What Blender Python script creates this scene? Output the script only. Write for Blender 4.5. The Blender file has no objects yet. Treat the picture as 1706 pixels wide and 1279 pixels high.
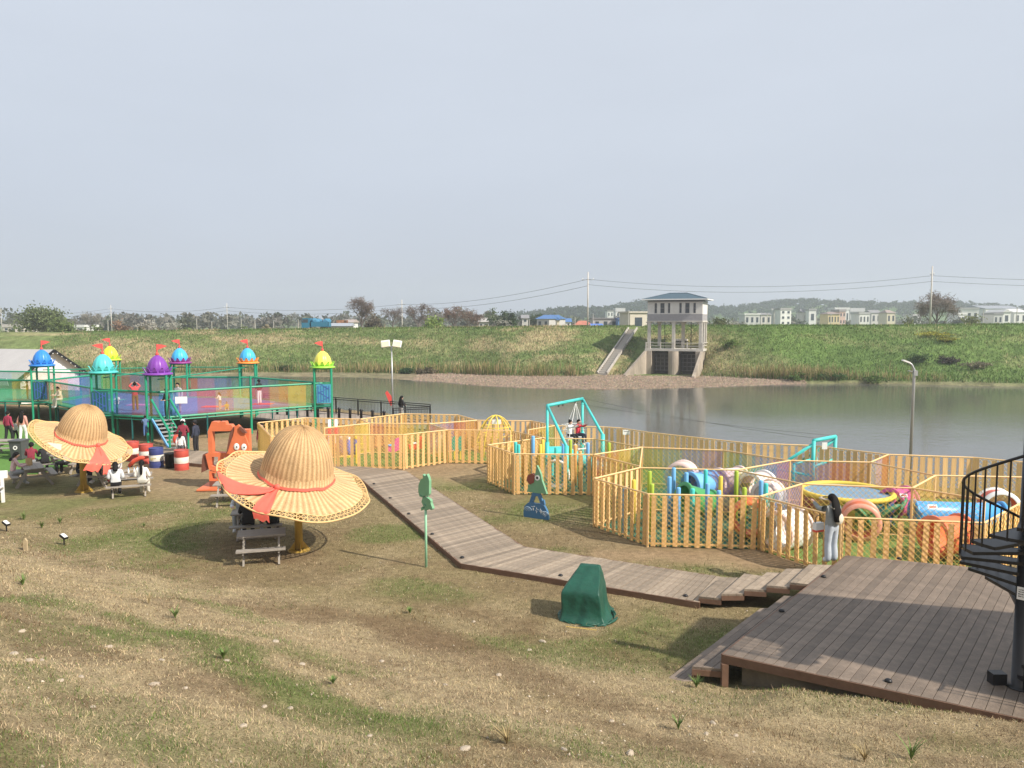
import bpy, bmesh, math, random
import numpy as np
from mathutils import Vector, Matrix, Euler

random.seed(7); np.random.seed(7)
R = math.radians
scene = bpy.context.scene
C = scene.collection

# ------------------------------------------------------------------ camera
CAM_H = 6.5
FPX = 1280.0                      # focal length in photo pixels (1706 wide)
PITCH = math.atan((639.5 - 535.0) / FPX)
cam_d = bpy.data.cameras.new('camera'); cam = bpy.data.objects.new('camera', cam_d); C.objects.link(cam)
cam.location = (0, 0, CAM_H); cam.rotation_euler = (math.pi / 2 - PITCH, 0, 0)
cam_d.sensor_fit = 'HORIZONTAL'; cam_d.sensor_width = 36.0; cam_d.lens = 36.0 * FPX / 1706.0
cam_d.clip_start = 0.1; cam_d.clip_end = 6000
scene.camera = cam

# ------------------------------------------------------------------ sky, sun, exposure
SUN_EL, SUN_AZ = R(40), math.atan2(0.87, -0.5)      # compass angle clockwise from +Y
w = bpy.data.worlds.new('World'); scene.world = w; w.use_nodes = True
nt = w.node_tree; nt.nodes.clear()
out = nt.nodes.new('ShaderNodeOutputWorld'); bg = nt.nodes.new('ShaderNodeBackground')
sky = nt.nodes.new('ShaderNodeTexSky'); sky.sky_type = 'NISHITA'; sky.sun_disc = False
sky.sun_elevation = SUN_EL; sky.sun_rotation = SUN_AZ
sky.air_density = 1.0; sky.dust_density = 3.0; sky.ozone_density = 1.0; sky.altitude = 50
hazemix = nt.nodes.new('ShaderNodeMixRGB'); hazemix.inputs[0].default_value = 0.84
# milky spring veil: greyer near the horizon, lighter overhead
wtc = nt.nodes.new('ShaderNodeTexCoord'); wsx = nt.nodes.new('ShaderNodeSeparateXYZ'); wramp = nt.nodes.new('ShaderNodeValToRGB')
wramp.color_ramp.elements[0].position = 0.0; wramp.color_ramp.elements[0].color = (.555, .60, .715, 1)
wramp.color_ramp.elements[1].position = 0.55; wramp.color_ramp.elements[1].color = (.76, .82, .905, 1)
e_ = wramp.color_ramp.elements.new(.22); e_.color = (.68, .735, .828, 1)
wmul = nt.nodes.new('ShaderNodeVectorMath'); wmul.operation = 'SCALE'; wmul.inputs['Scale'].default_value = 9.0
nt.links.new(wtc.outputs['Generated'], wsx.inputs[0]); nt.links.new(wsx.outputs[2], wramp.inputs[0]); nt.links.new(wramp.outputs[0], wmul.inputs[0]); 
wn = nt.nodes.new('ShaderNodeTexNoise'); wn.inputs['Scale'].default_value = 2.2; wn.inputs['Detail'].default_value = 4     # barely visible layers in the veil
wmp = nt.nodes.new('ShaderNodeMapping'); wmp.inputs['Scale'].default_value = (1, 1, 3.5); nt.links.new(wtc.outputs['Generated'], wmp.inputs[0]); nt.links.new(wmp.outputs[0], wn.inputs['Vector'])
wmr = nt.nodes.new('ShaderNodeMapRange'); wmr.inputs[1].default_value = .3; wmr.inputs[2].default_value = .7; wmr.inputs[3].default_value = 9.15; wmr.inputs[4].default_value = 9.75
nt.links.new(wn.outputs[0], wmr.inputs[0]); nt.links.new(wmr.outputs[0], wmul.inputs['Scale']); nt.links.new(wmul.outputs[0], hazemix.inputs[2])
nt.links.new(sky.outputs[0], hazemix.inputs[1]); nt.links.new(hazemix.outputs[0], bg.inputs[0])
bg.inputs[1].default_value = 0.084
nt.links.new(bg.outputs[0], out.inputs[0])
sun_d = bpy.data.lights.new('sun', 'SUN'); sun_d.energy = 5.0; sun_d.angle = R(0.9); sun_d.color = (1.0, 0.92, 0.80)
sun = bpy.data.objects.new('sun', sun_d); C.objects.link(sun)
sdir = Vector((math.sin(SUN_AZ) * math.cos(SUN_EL), math.cos(SUN_AZ) * math.cos(SUN_EL), math.sin(SUN_EL)))
sun.rotation_euler = sdir.to_track_quat('Z', 'Y').to_euler(); sun.location = (30, -30, 40)
vs = scene.view_settings
vs.view_transform = 'Standard'; vs.look = 'None'; vs.gamma = 1.0; vs.use_curve_mapping = False; vs.exposure = 0.36
scene.cycles.max_bounces = 8; scene.cycles.transparent_max_bounces = 24; scene.cycles.volume_bounces = 1

# ------------------------------------------------------------------ surveying helpers
def at(u, v, z=0.0):
    """plan position of a surveyed point whose height z is known"""
    a = (u - 853) / FPX; b = (639.5 - v) / FPX
    dy = math.cos(PITCH) + b * math.sin(PITCH); dz = -math.sin(PITCH) + b * math.cos(PITCH)
    t = (z - CAM_H) / dz
    return Vector((a * t, dy * t, z))
def atY(u, v, Y):
    """point seen at u,v that stands at distance Y"""
    a = (u - 853) / FPX; b = (639.5 - v) / FPX
    dy = math.cos(PITCH) + b * math.sin(PITCH); dz = -math.sin(PITCH) + b * math.cos(PITCH)
    t = Y / dy
    return Vector((a * t, Y, CAM_H + dz * t))

# ------------------------------------------------------------------ mesh helpers
class MB:
    def __init__(s): s.v = []; s.f = []; s.m = []
    def add(s, vs, fs, mi=0):
        b = len(s.v); s.v += [tuple(p) for p in vs]
        for f in fs: s.f.append(tuple(i + b for i in f)); s.m.append(mi)
        return s
    def box(s, c, size, rot=None, mi=0):
        hx, hy, hz = size[0] / 2, size[1] / 2, size[2] / 2
        P = [Vector((x, y, z)) for x in (-hx, hx) for y in (-hy, hy) for z in (-hz, hz)]
        if rot is not None: P = [rot @ p for p in P]
        c = Vector(c); P = [p + c for p in P]
        return s.add(P, [(0, 1, 3, 2), (4, 6, 7, 5), (0, 4, 5, 1), (2, 3, 7, 6), (0, 2, 6, 4), (1, 5, 7, 3)], mi)
    def bar(s, p0, p1, w, h=None, mi=0, up=(0, 0, 1)):
        p0, p1 = Vector(p0), Vector(p1); h = w if h is None else h
        d = (p1 - p0); L = d.length
        if L < 1e-6: return s
        d /= L; up = Vector(up)
        if abs(d.dot(up)) > .98: up = Vector((0, 1, 0))
        x = d.cross(up).normalized(); y = x.cross(d)
        rot = Matrix((x, d, y)).transposed()
        return s.box((p0 + p1) / 2, (w, L, h), rot, mi)
    def tube(s, p0, p1, r0, r1=None, n=8, mi=0, cap=True):
        r1 = r0 if r1 is None else r1
        return s.path([p0, p1], [r0, r1], n, mi, cap)
    def path(s, pts, r, n=8, mi=0, cap=True, closed=False):
        pts = [Vector(p) for p in pts]; k = len(pts)
        if not hasattr(r, '__len__'): r = [r] * k
        rings = []; prev = None
        for i, p in enumerate(pts):
            if closed: d = pts[(i + 1) % k] - pts[i - 1]
            else: d = pts[min(i + 1, k - 1)] - pts[max(i - 1, 0)]
            if d.length < 1e-9: d = Vector((0, 0, 1))
            d.normalize()
            if prev is None:
                a = Vector((0, 0, 1)) if abs(d.z) < .9 else Vector((1, 0, 0))
                x = d.cross(a).normalized()
            else:
                x = (prev - d * prev.dot(d))
                x = x.normalized() if x.length > 1e-6 else d.cross(Vector((1, 0, 0))).normalized()
            prev = x; y = d.cross(x)
            rings.append([p + (x * math.cos(2 * math.pi * j / n) + y * math.sin(2 * math.pi * j / n)) * r[i] for j in range(n)])
        V = [q for ring in rings for q in ring]; F = []
        for i in range(k if closed else k - 1):
            a = i * n; b = ((i + 1) % k) * n
            for j in range(n): F.append((a + j, a + (j + 1) % n, b + (j + 1) % n, b + j))
        if cap and not closed:
            F.append(tuple(range(n - 1, -1, -1))); F.append(tuple(range((k - 1) * n, k * n)))
        return s.add(V, F, mi)
    def lathe(s, prof, n=24, c=(0, 0, 0), mi=0, rot=None):
        c = Vector(c); V = []; F = []
        for (r, z) in prof:
            for j in range(n):
                a = 2 * math.pi * j / n; p = Vector((r * math.cos(a), r * math.sin(a), z))
                V.append((rot @ p if rot is not None else p) + c)
        for i in range(len(prof) - 1):
            for j in range(n): F.append((i * n + j, i * n + (j + 1) % n, (i + 1) * n + (j + 1) % n, (i + 1) * n + j))
        return s.add(V, F, mi)
    def prism(s, poly, th, mat=None, mi=0):
        """poly: 2-D outline in local xz, extruded th along local y"""
        n = len(poly); V = [Vector((x, -th / 2, z)) for x, z in poly] + [Vector((x, th / 2, z)) for x, z in poly]
        if mat is not None: V = [mat @ p for p in V]
        F = [tuple(range(n)), tuple(range(2 * n - 1, n - 1, -1))] + [((i + 1) % n, i, n + i, n + (i + 1) % n) for i in range(n)]
        return s.add(V, F, mi)
    def slab(s, poly, ztop, th, mi=0):
        """poly: plan outline (x,y), any order; ztop a number or per-corner list"""
        ar = sum(poly[i][0] * poly[(i + 1) % len(poly)][1] - poly[(i + 1) % len(poly)][0] * poly[i][1] for i in range(len(poly)))
        if ar < 0: poly = poly[::-1]
        n = len(poly)
        V = [(p[0], p[1], ztop) for p in poly] + [(p[0], p[1], ztop - th) for p in poly]
        F = [tuple(range(n)), tuple(range(2 * n - 1, n - 1, -1))] + [((i + 1) % n, i, n + i, n + (i + 1) % n) for i in range(n)]
        return s.add(V, F, mi)
    def ball(s, c, r, n=10, m=7, mi=0, rot=None):
        rx, ry, rz = r if hasattr(r, '__len__') else (r, r, r)
        c = Vector(c); V = []; F = []
        for i in range(m + 1):
            t = math.pi * i / m
            for j in range(n):
                a = 2 * math.pi * j / n
                p = Vector((rx * math.sin(t) * math.cos(a), ry * math.sin(t) * math.sin(a), rz * math.cos(t)))
                V.append((rot @ p if rot is not None else p) + c)
        for i in range(m):
            for j in range(n): F.append((i * n + j, (i + 1) * n + j, (i + 1) * n + (j + 1) % n, i * n + (j + 1) % n))
        return s.add(V, F, mi)
    def mesh(s, name, mats, smooth=False):
        me = bpy.data.meshes.new(name); me.from_pydata(s.v, [], s.f)
        for m in (mats if isinstance(mats, (list, tuple)) else [mats]): me.materials.append(m)
        if any(s.m): me.polygons.foreach_set('material_index', s.m)
        if smooth: me.polygons.foreach_set('use_smooth', [True] * len(me.polygons))
        me.update(); return me
    def build(s, name, mats, parent=None, smooth=False, loc=None, rotz=None):
        o = bpy.data.objects.new(name, s.mesh(name, mats, smooth)); C.objects.link(o)
        if parent is not None: o.parent = parent
        if loc is not None: o.location = loc
        if rotz is not None: o.rotation_euler.z = rotz
        return o
def link(name, me, parent=None, loc=(0, 0, 0), rot=(0, 0, 0), scale=None):
    o = bpy.data.objects.new(name, me); C.objects.link(o); o.parent = parent
    o.location = loc; o.rotation_euler = rot
    if scale is not None: o.scale = scale
    return o
def thing(name, label, cat, loc=(0, 0, 0), rotz=0.0, group=None):
    o = bpy.data.objects.new(name, None); C.objects.link(o); o.empty_display_size = .2
    o.location = loc; o.rotation_euler = (0, 0, rotz); o['label'] = label; o['category'] = cat
    if group: o['group'] = group
    return o
def tag(o, label, cat, group=None, kind=None):
    o['label'] = label; o['category'] = cat
    if group: o['group'] = group
    if kind: o['kind'] = kind
    return o
def struct(o, label=None):
    o['kind'] = 'structure'
    if label: o['label'] = label
    return o
def copy_tree(o, parent=None):
    c = o.copy(); C.objects.link(c); c.parent = parent
    for ch in list(o.children): copy_tree(ch, c)
    return c
def np_mesh(name, V, F, mats, parent=None, cols=None, smooth=False):
    """V (n,3) float, F (m,k) int arrays -> mesh object; cols per-vertex RGB"""
    me = bpy.data.meshes.new(name); k = F.shape[1]
    me.vertices.add(len(V)); me.vertices.foreach_set('co', np.ascontiguousarray(V, dtype=np.float32).ravel())
    me.loops.add(F.size); me.loops.foreach_set('vertex_index', np.ascontiguousarray(F, dtype=np.int32).ravel())
    me.polygons.add(len(F)); me.polygons.foreach_set('loop_start', np.arange(0, F.size, k, dtype=np.int32))
    try: me.polygons.foreach_set('loop_total', np.full(len(F), k, dtype=np.int32))
    except Exception: pass
    if smooth: me.polygons.foreach_set('use_smooth', np.ones(len(F), dtype=bool))
    me.update(calc_edges=True); me.validate()
    if cols is not None:
        ca = me.color_attributes.new('Col', 'FLOAT_COLOR', 'POINT')
        c4 = np.ones((len(V), 4), dtype=np.float32); c4[:, :3] = cols
        ca.data.foreach_set('color', c4.ravel())
    me.materials.append(mats)
    o = bpy.data.objects.new(name, me); C.objects.link(o)
    if parent is not None: o.parent = parent
    return o

# value noise in numpy
_perm = np.random.RandomState(3).rand(256, 256)
def vnoise(x, y):
    xi = np.floor(x).astype(int); yi = np.floor(y).astype(int); fx = x - xi; fy = y - yi
    fx = fx * fx * (3 - 2 * fx); fy = fy * fy * (3 - 2 * fy)
    g = lambda a, b: _perm[a % 256, b % 256]
    return (g(xi, yi) * (1 - fx) + g(xi + 1, yi) * fx) * (1 - fy) + (g(xi, yi + 1) * (1 - fx) + g(xi + 1, yi + 1) * fx) * fy
def fbm(x, y, o=4):
    x = np.asarray(x, float); y = np.asarray(y, float); s = 0; a = .5; t = 0
    for i in range(o):
        s = s + a * vnoise(x * 2 ** i + 17.3 * i, y * 2 ** i + 9.1 * i); t += a; a *= .55
    return s / t
def sstep(a, b, x):
    t = np.clip((x - a) / (b - a), 0, 1); return t * t * (3 - 2 * t)

# ------------------------------------------------------------------ materials
MATS = {}
def mat(name, col, rough=.6, var=.12, scale=6.0, bump=0.0, metal=0.0, rand=0.0, detail=4, spec=.4, stretch=None, bscale=None):
    if name in MATS: return MATS[name]
    m = bpy.data.materials.new(name); m.use_nodes = True; nt = m.node_tree; L = nt.links.new
    p = nt.nodes['Principled BSDF']; p.inputs['Roughness'].default_value = rough; p.inputs['Metallic'].default_value = metal
    p.inputs['Specular IOR Level'].default_value = spec
    tc = nt.nodes.new('ShaderNodeTexCoord'); mp = nt.nodes.new('ShaderNodeMapping')
    if stretch: mp.inputs['Scale'].default_value = stretch
    L(tc.outputs['Object'], mp.inputs[0])
    n = nt.nodes.new('ShaderNodeTexNoise'); n.inputs['Scale'].default_value = scale; n.inputs['Detail'].default_value = detail
    n.inputs['Roughness'].default_value = .65
    L(mp.outputs[0], n.inputs['Vector'])
    mr = nt.nodes.new('ShaderNodeMapRange'); mr.inputs[1].default_value = .25; mr.inputs[2].default_value = .75
    mr.inputs[3].default_value = 1 - var; mr.inputs[4].default_value = 1 + var
    L(n.outputs[0], mr.inputs[0]); fac = mr.outputs[0]
    if rand:
        oi = nt.nodes.new('ShaderNodeObjectInfo'); m2 = nt.nodes.new('ShaderNodeMapRange')
        m2.inputs[3].default_value = 1 - rand; m2.inputs[4].default_value = 1 + rand; L(oi.outputs['Random'], m2.inputs[0])
        mu = nt.nodes.new('ShaderNodeMath'); mu.operation = 'MULTIPLY'; L(fac, mu.inputs[0]); L(m2.outputs[0], mu.inputs[1]); fac = mu.outputs[0]
    vm = nt.nodes.new('ShaderNodeVectorMath'); vm.operation = 'SCALE'; vm.inputs[0].default_value = col[:3]; L(fac, vm.inputs['Scale'])
    L(vm.outputs[0], p.inputs['Base Color'])
    if bump:
        n2 = n
        if bscale:
            n2 = nt.nodes.new('ShaderNodeTexNoise'); n2.inputs['Scale'].default_value = bscale; n2.inputs['Detail'].default_value = 5; L(mp.outputs[0], n2.inputs['Vector'])
        b = nt.nodes.new('ShaderNodeBump'); b.inputs['Strength'].default_value = bump; b.inputs['Distance'].default_value = .03
        L(n2.outputs[0], b.inputs['Height']); L(b.outputs[0], p.inputs['Normal'])
    MATS[name] = m; return m
def net_mat(name, col, alpha):
    """fine coloured mesh cloth: threads with open holes between"""
    if name in MATS: return MATS[name]
    m = bpy.data.materials.new(name); m.use_nodes = True; nt = m.node_tree; L = nt.links.new
    p = nt.nodes['Principled BSDF']; p.inputs['Base Color'].default_value = (*col, 1); p.inputs['Roughness'].default_value = .8
    o = nt.nodes['Material Output']; tr = nt.nodes.new('ShaderNodeBsdfTransparent'); mx = nt.nodes.new('ShaderNodeMixShader')
    tl = nt.nodes.new('ShaderNodeBsdfTranslucent'); tl.inputs[0].default_value = (*col, 1)
    m1 = nt.nodes.new('ShaderNodeMixShader'); m1.inputs[0].default_value = .4; L(p.outputs[0], m1.inputs[1]); L(tl.outputs[0], m1.inputs[2])
    tc = nt.nodes.new('ShaderNodeTexCoord'); n = nt.nodes.new('ShaderNodeTexNoise'); n.inputs['Scale'].default_value = 2.5; L(tc.outputs['Object'], n.inputs['Vector'])
    mr = nt.nodes.new('ShaderNodeMapRange'); mr.inputs[3].default_value = alpha - .12; mr.inputs[4].default_value = alpha + .12; L(n.outputs[0], mr.inputs[0])
    L(mr.outputs[0], mx.inputs[0]); L(tr.outputs[0], mx.inputs[1]); L(m1.outputs[0], mx.inputs[2]); L(mx.outputs[0], o.inputs[0])
    MATS[name] = m; return m
def attr_mat(name, rough=.8, var=.3, scale=40., bump=.5, trans=0.0, bdist=.03, spec=.2, var2=.0, scale2=4.):
    """colour from the mesh's own albedo attribute, broken up by fine noise"""
    m = bpy.data.materials.new(name); m.use_nodes = True; nt = m.node_tree; L = nt.links.new
    p = nt.nodes['Principled BSDF']; p.inputs['Roughness'].default_value = rough; p.inputs['Specular IOR Level'].default_value = spec
    a = nt.nodes.new('ShaderNodeAttribute'); a.attribute_name = 'Col'
    tc = nt.nodes.new('ShaderNodeTexCoord'); n = nt.nodes.new('ShaderNodeTexNoise'); n.inputs['Scale'].default_value = scale; n.inputs['Detail'].default_value = 6
    n.inputs['Roughness'].default_value = .7
    L(tc.outputs['Object'], n.inputs['Vector'])
    mr = nt.nodes.new('ShaderNodeMapRange'); mr.inputs[1].default_value = .3; mr.inputs[2].default_value = .7; mr.inputs[3].default_value = 1 - var; mr.inputs[4].default_value = 1 + var
    L(n.outputs[0], mr.inputs[0]); fac = mr.outputs[0]
    if var2:
        n3 = nt.nodes.new('ShaderNodeTexNoise'); n3.inputs['Scale'].default_value = scale2; n3.inputs['Detail'].default_value = 5; L(tc.outputs['Object'], n3.inputs['Vector'])
        m3 = nt.nodes.new('ShaderNodeMapRange'); m3.inputs[1].default_value = .3; m3.inputs[2].default_value = .7; m3.inputs[3].default_value = 1 - var2; m3.inputs[4].default_value = 1 + var2
        L(n3.outputs[0], m3.inputs[0]); mu = nt.nodes.new('ShaderNodeMath'); mu.operation = 'MULTIPLY'; L(fac, mu.inputs[0]); L(m3.outputs[0], mu.inputs[1]); fac = mu.outputs[0]
    vm = nt.nodes.new('ShaderNodeVectorMath'); vm.operation = 'SCALE'; L(a.outputs['Color'], vm.inputs[0]); L(fac, vm.inputs['Scale'])
    L(vm.outputs[0], p.inputs['Base Color'])
    if bump:
        b = nt.nodes.new('ShaderNodeBump'); b.inputs['Strength'].default_value = bump; b.inputs['Distance'].default_value = bdist
        L(n.outputs[0], b.inputs['Height']); L(b.outputs[0], p.inputs['Normal'])
    if trans:
        tl = nt.nodes.new('ShaderNodeBsdfTranslucent'); L(vm.outputs[0], tl.inputs[0]); mx = nt.nodes.new('ShaderNodeMixShader'); mx.inputs[0].default_value = trans
        L(p.outputs[0], mx.inputs[1]); L(tl.outputs[0], mx.inputs[2]); L(mx.outputs[0], nt.nodes['Material Output'].inputs[0])
    return m

M_green = mat('green_paint', (.015, .27, .15), .45, .15, 3)
M_greend = mat('dark_green_panel', (.01, .10, .10), .5, .15, 3)
M_yel = mat('yellow_picket_wood', (.82, .52, .245), .7, .2, 5, .15, rand=.17, stretch=(3, 3, .6))
M_rail = mat('yellow_rail', (.80, .53, .25), .55, .08, 4, rand=.04)
M_rope = mat('yellow_rope', (.62, .42, .10), .85, .1, 20)
M_teal = mat('teal_paint', (.06, .52, .50), .45, .08, 3)
M_blue = mat('blue_foam', (.16, .42, .75), .6, .08, 3)
M_lime = mat('lime_foam', (.36, .48, .05), .6, .08, 3)
M_ylw = mat('yellow_foam', (.75, .55, .08), .6, .08, 3)
M_orng = mat('orange_foam', (.75, .36, .12), .6, .08, 3)
M_red = mat('red_plastic', (.72, .10, .06), .4, .1, 3)
M_rorange = mat('red_orange_plastic', (.78, .19, .08), .4, .1, 3)
M_pink = mat('magenta_plastic', (.62, .10, .28), .4, .1, 3)
M_pale = mat('pale_pink_plastic', (.74, .58, .54), .45, .08, 3)
M_white = mat('white_plastic', (.78, .78, .76), .5, .05, 3)
M_whitep = mat('white_paint', (.80, .80, .78), .6, .06, 4)
M_black = mat('black_iron', (.012, .012, .014), .4, .2, 6)
M_bluetube = mat('blue_plastic', (.08, .33, .68), .35, .08, 3)
M_wood = mat('weathered_decking', (.265, .212, .16), .75, .32, 5, .35, rand=.26, stretch=(1, 1, 1), bscale=30)
M_deckw = mat('brown_decking', (.168, .130, .100), .6, .36, 3, .3, rand=.2, bscale=25)
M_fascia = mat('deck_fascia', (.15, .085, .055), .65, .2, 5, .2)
M_gwood = mat('grey_picnic_wood', (.30, .27, .235), .8, .22, 8, .3, rand=.1, stretch=(1, 6, 1))
M_metal = mat('galvanised_steel', (.42, .43, .44), .4, .08, 3, metal=.5)
M_conc = mat('concrete', (.40, .37, .33), .85, .2, 1.2, .25)
M_concl = mat('pale_concrete', (.52, .49, .44), .85, .15, 1.5, .2)
M_dark = mat('dark_opening', (.03, .035, .04), .3, .1, 3)
M_glass = mat('window_glass', (.05, .065, .08), .12, .1, 2, spec=.6)
M_cable = mat('cable_black', (.03, .03, .03), .6)
M_flag = mat('red_flag', (.68, .08, .07), .6, .1, 3)
M_skin = mat('skin', (.55, .34, .25), .55, .05, 8)
M_hair = mat('black_hair', (.010, .009, .009), .7, .3, 30, spec=.15)
# ------------------------------------------------------------------ terrain: near bank
TOE_X = [-90, -30, -14, -5, 0, 4, 8, 30, 60]; TOE_Y = [55, 30, 22.0, 17.0, 14.4, 13.1, 12.75, 10.5, 5]
SH_X = [-120, -60, -38, -13, -6, -3, -1.6, 5, 10, 14, 18, 26, 60]; SH_Y = [76, 70, 66, 57, 52.5, 45, 40.6, 37.2, 33.5, 31, 30, 27, 10]
DF0, DF1 = at(1204, 1089, .8), at(1706, 1197, .8)
def near_h(x, y):
    x = np.asarray(x, float); y = np.asarray(y, float)
    s = (y - np.interp(x, TOE_X, TOE_Y)) * .87
    k = .9; z = .30 * k * np.log1p(np.exp(np.clip(-s / k, -40, 40)))
    amp = sstep(1.5, -3, s)
    z = z + amp * ((fbm(x * .45 + 3, y * .6, 3) - .5) * .34) + (fbm(x * 1.6, y * 1.6, 3) - .5) * (.035 + .05 * amp)
    fd = (DF1 - DF0).normalized(); al_ = (x - DF0.x) * fd.x + (y - DF0.y) * fd.y; dd_ = (x - DF0.x) * fd.y - (y - DF0.y) * fd.x      # soil banked against the deck front
    z = z + .26 * np.exp(-((dd_ - .55) / .75) ** 2) * sstep(.15, 1.3, al_) * sstep(9, 4, al_)
    b = y - np.interp(x, SH_X, SH_Y)
    return np.where(b > 0, z - .55 * np.maximum(b, 0), z)
def ground_z(x, y): return float(near_h(np.array([x]), np.array([y]))[0])
COL = dict(straw=(.56, .445, .275), brown=(.20, .135, .078), green=(.145, .21, .055), dirt=(.36, .25, .155), olive=(.24, .20, .095))
def slope_at(u, v):
    """where a surveyed sight line meets the near slope"""
    lo, hi = 2.5, 60.0
    for _ in range(40):
        mid = (lo + hi) / 2; p = atY(u, v, mid)
        if p.z > ground_z(p.x, p.y): lo = mid
        else: hi = mid
    return atY(u, v, (lo + hi) / 2)
PATCH = []      # worn, dry and green patches: kind (0 straw, 1 brown, 2 green), plan position, length along the contour, depth
for k, lst in ((2, [(110, 1000, 1), (220, 1035, 1), (330, 1075, 1.2), (430, 1115, 1.2), (545, 1165, 1), (150, 1215, .8), (50, 1240, .8), (260, 1245, .7), (1000, 1262, .6), (1660, 1250, .8), (700, 985, .8), (640, 1190, .6), (270, 900, 1)]),
               (0, [(60, 945, 1), (220, 965, 1), (420, 990, .8), (560, 1075, 1), (690, 1125, 1.1), (800, 1175, 1.1), (560, 1240, 1), (380, 1190, .8), (1180, 1215, 1), (1400, 1205, 1), (1300, 1255, 1), (140, 1120, .8), (30, 1165, .8)]),
               (1, [(500, 1022, 1), (620, 1040, 1.1), (760, 1085, 1.1), (900, 1130, 1.1), (1010, 1165, 1), (1080, 1105, .9), (330, 1140, .8), (820, 1030, 1), (1560, 1225, .7), (880, 1245, .6), (430, 925, 1), (120, 1165, .7)])):
    for (u, v, g) in lst: p_ = slope_at(u, v); PATCH.append((k, p_.x, p_.y, g))
def near_cover(x, y):
    """weights of straw / brown / green / dirt / olive at plan points"""
    x = np.asarray(x, float); y = np.asarray(y, float)
    s = (y - np.interp(x, TOE_X, TOE_Y)) * .87; al = x * .8 - y * .45
    n1 = fbm(al * .22 + 5, s * .75 + 2, 4); n2 = fbm(al * .35 + 40, s * .9 + 11, 4); n3 = fbm(x * .9, y * .9 + 30, 4)
    slope = sstep(.8, -1.2, s)
    straw = slope * (.45 + .9 * sstep(.46, .56, n1)) + (1 - slope) * (.20 + .55 * sstep(.5, .68, n3))
    green = slope * .5 * sstep(.54, .62, n2) + (1 - slope) * 1.6 * sstep(.52, .66, fbm(x * .28 + 7, y * .3 + 3, 4))
    brown = .26 + 1.0 * sstep(.50, .62, fbm(al * .4 + 80, s * 1.1, 4))
    olive = .35 * np.ones_like(x) + .5 * (1 - slope)
    far = sstep(27, 36, y) * sstep(2, -6, x)                      # trampled earth below the castle
    dirt = .06 + far * 2.6 * (.5 + n3)
    # churned soil along the near enclosure
    dd = np.minimum(np.abs((y - 20.7) + .05 * (x - 5)) + 3 * np.maximum(0, np.abs(x - 5) - 2.6), 9)
    dirt = dirt + 2.4 * sstep(1.0, .2, dd + .5 * (n3 - .5))
    W = np.stack([straw, brown, green, dirt, olive], -1)
    nz = 2.0 * (n3 - .5) + 1.6 * (n1 - .5)
    for (k, px0, py0, g) in PATCH:
        ax, ay = x - px0, y - py0; e1, e2 = (ax * .86 - ay * .5) / (1.5 * g * (.5 + py0 / 18)), (ax * .5 + ay * .86) / (.55 * g * (.5 + py0 / 18))
        W[..., k] += (1.1 if k == 2 else 2.4) * sstep(1.15, .25, np.sqrt(e1 * e1 + e2 * e2) + nz)
    return W / W.sum(-1, keepdims=True)
PAL = np.array([COL[k] for k in ('straw', 'brown', 'green', 'dirt', 'olive')])
def axis(parts):
    a = []
    for (p, q, d) in parts: a.append(np.arange(p, q, d))
    a.append([parts[-1][1]]); return np.concatenate(a)
gx = axis([(-100, -40, 2.5), (-40, -14, .7), (-14, 11, .2), (11, 26, .6), (26, 60, 2.5)])
gy = axis([(-14, 3, 1.2), (3, 16, .2), (16, 28, .35), (28, 60, .8), (60, 82, 1.5)])
GX, GY = np.meshgrid(gx, gy); GZ = near_h(GX, GY)
def grid_obj(name, X, Y, Z, material, cols):
    ny, nx = X.shape; idx = np.arange(nx * ny).reshape(ny, nx)
    F = np.stack([idx[:-1, :-1], idx[:-1, 1:], idx[1:, 1:], idx[1:, :-1]], -1).reshape(-1, 4)
    return np_mesh(name, np.stack([X, Y, Z], -1).reshape(-1, 3), F, material, cols=cols.reshape(-1, 3), smooth=True)
M_ground = attr_mat('dry_ground', .95, .5, 34., .9, bdist=.05, spec=.1, var2=.22, scale2=5.)
gcol = near_cover(GX, GY) @ (PAL * np.array([[.72], [.9], [.7], [1], [.9]]))      # soil and thatch under the blades
struct(grid_obj('ground', GX, GY, GZ, M_ground, gcol), 'dry grassy bank and playground earth sloping to the river')

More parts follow.
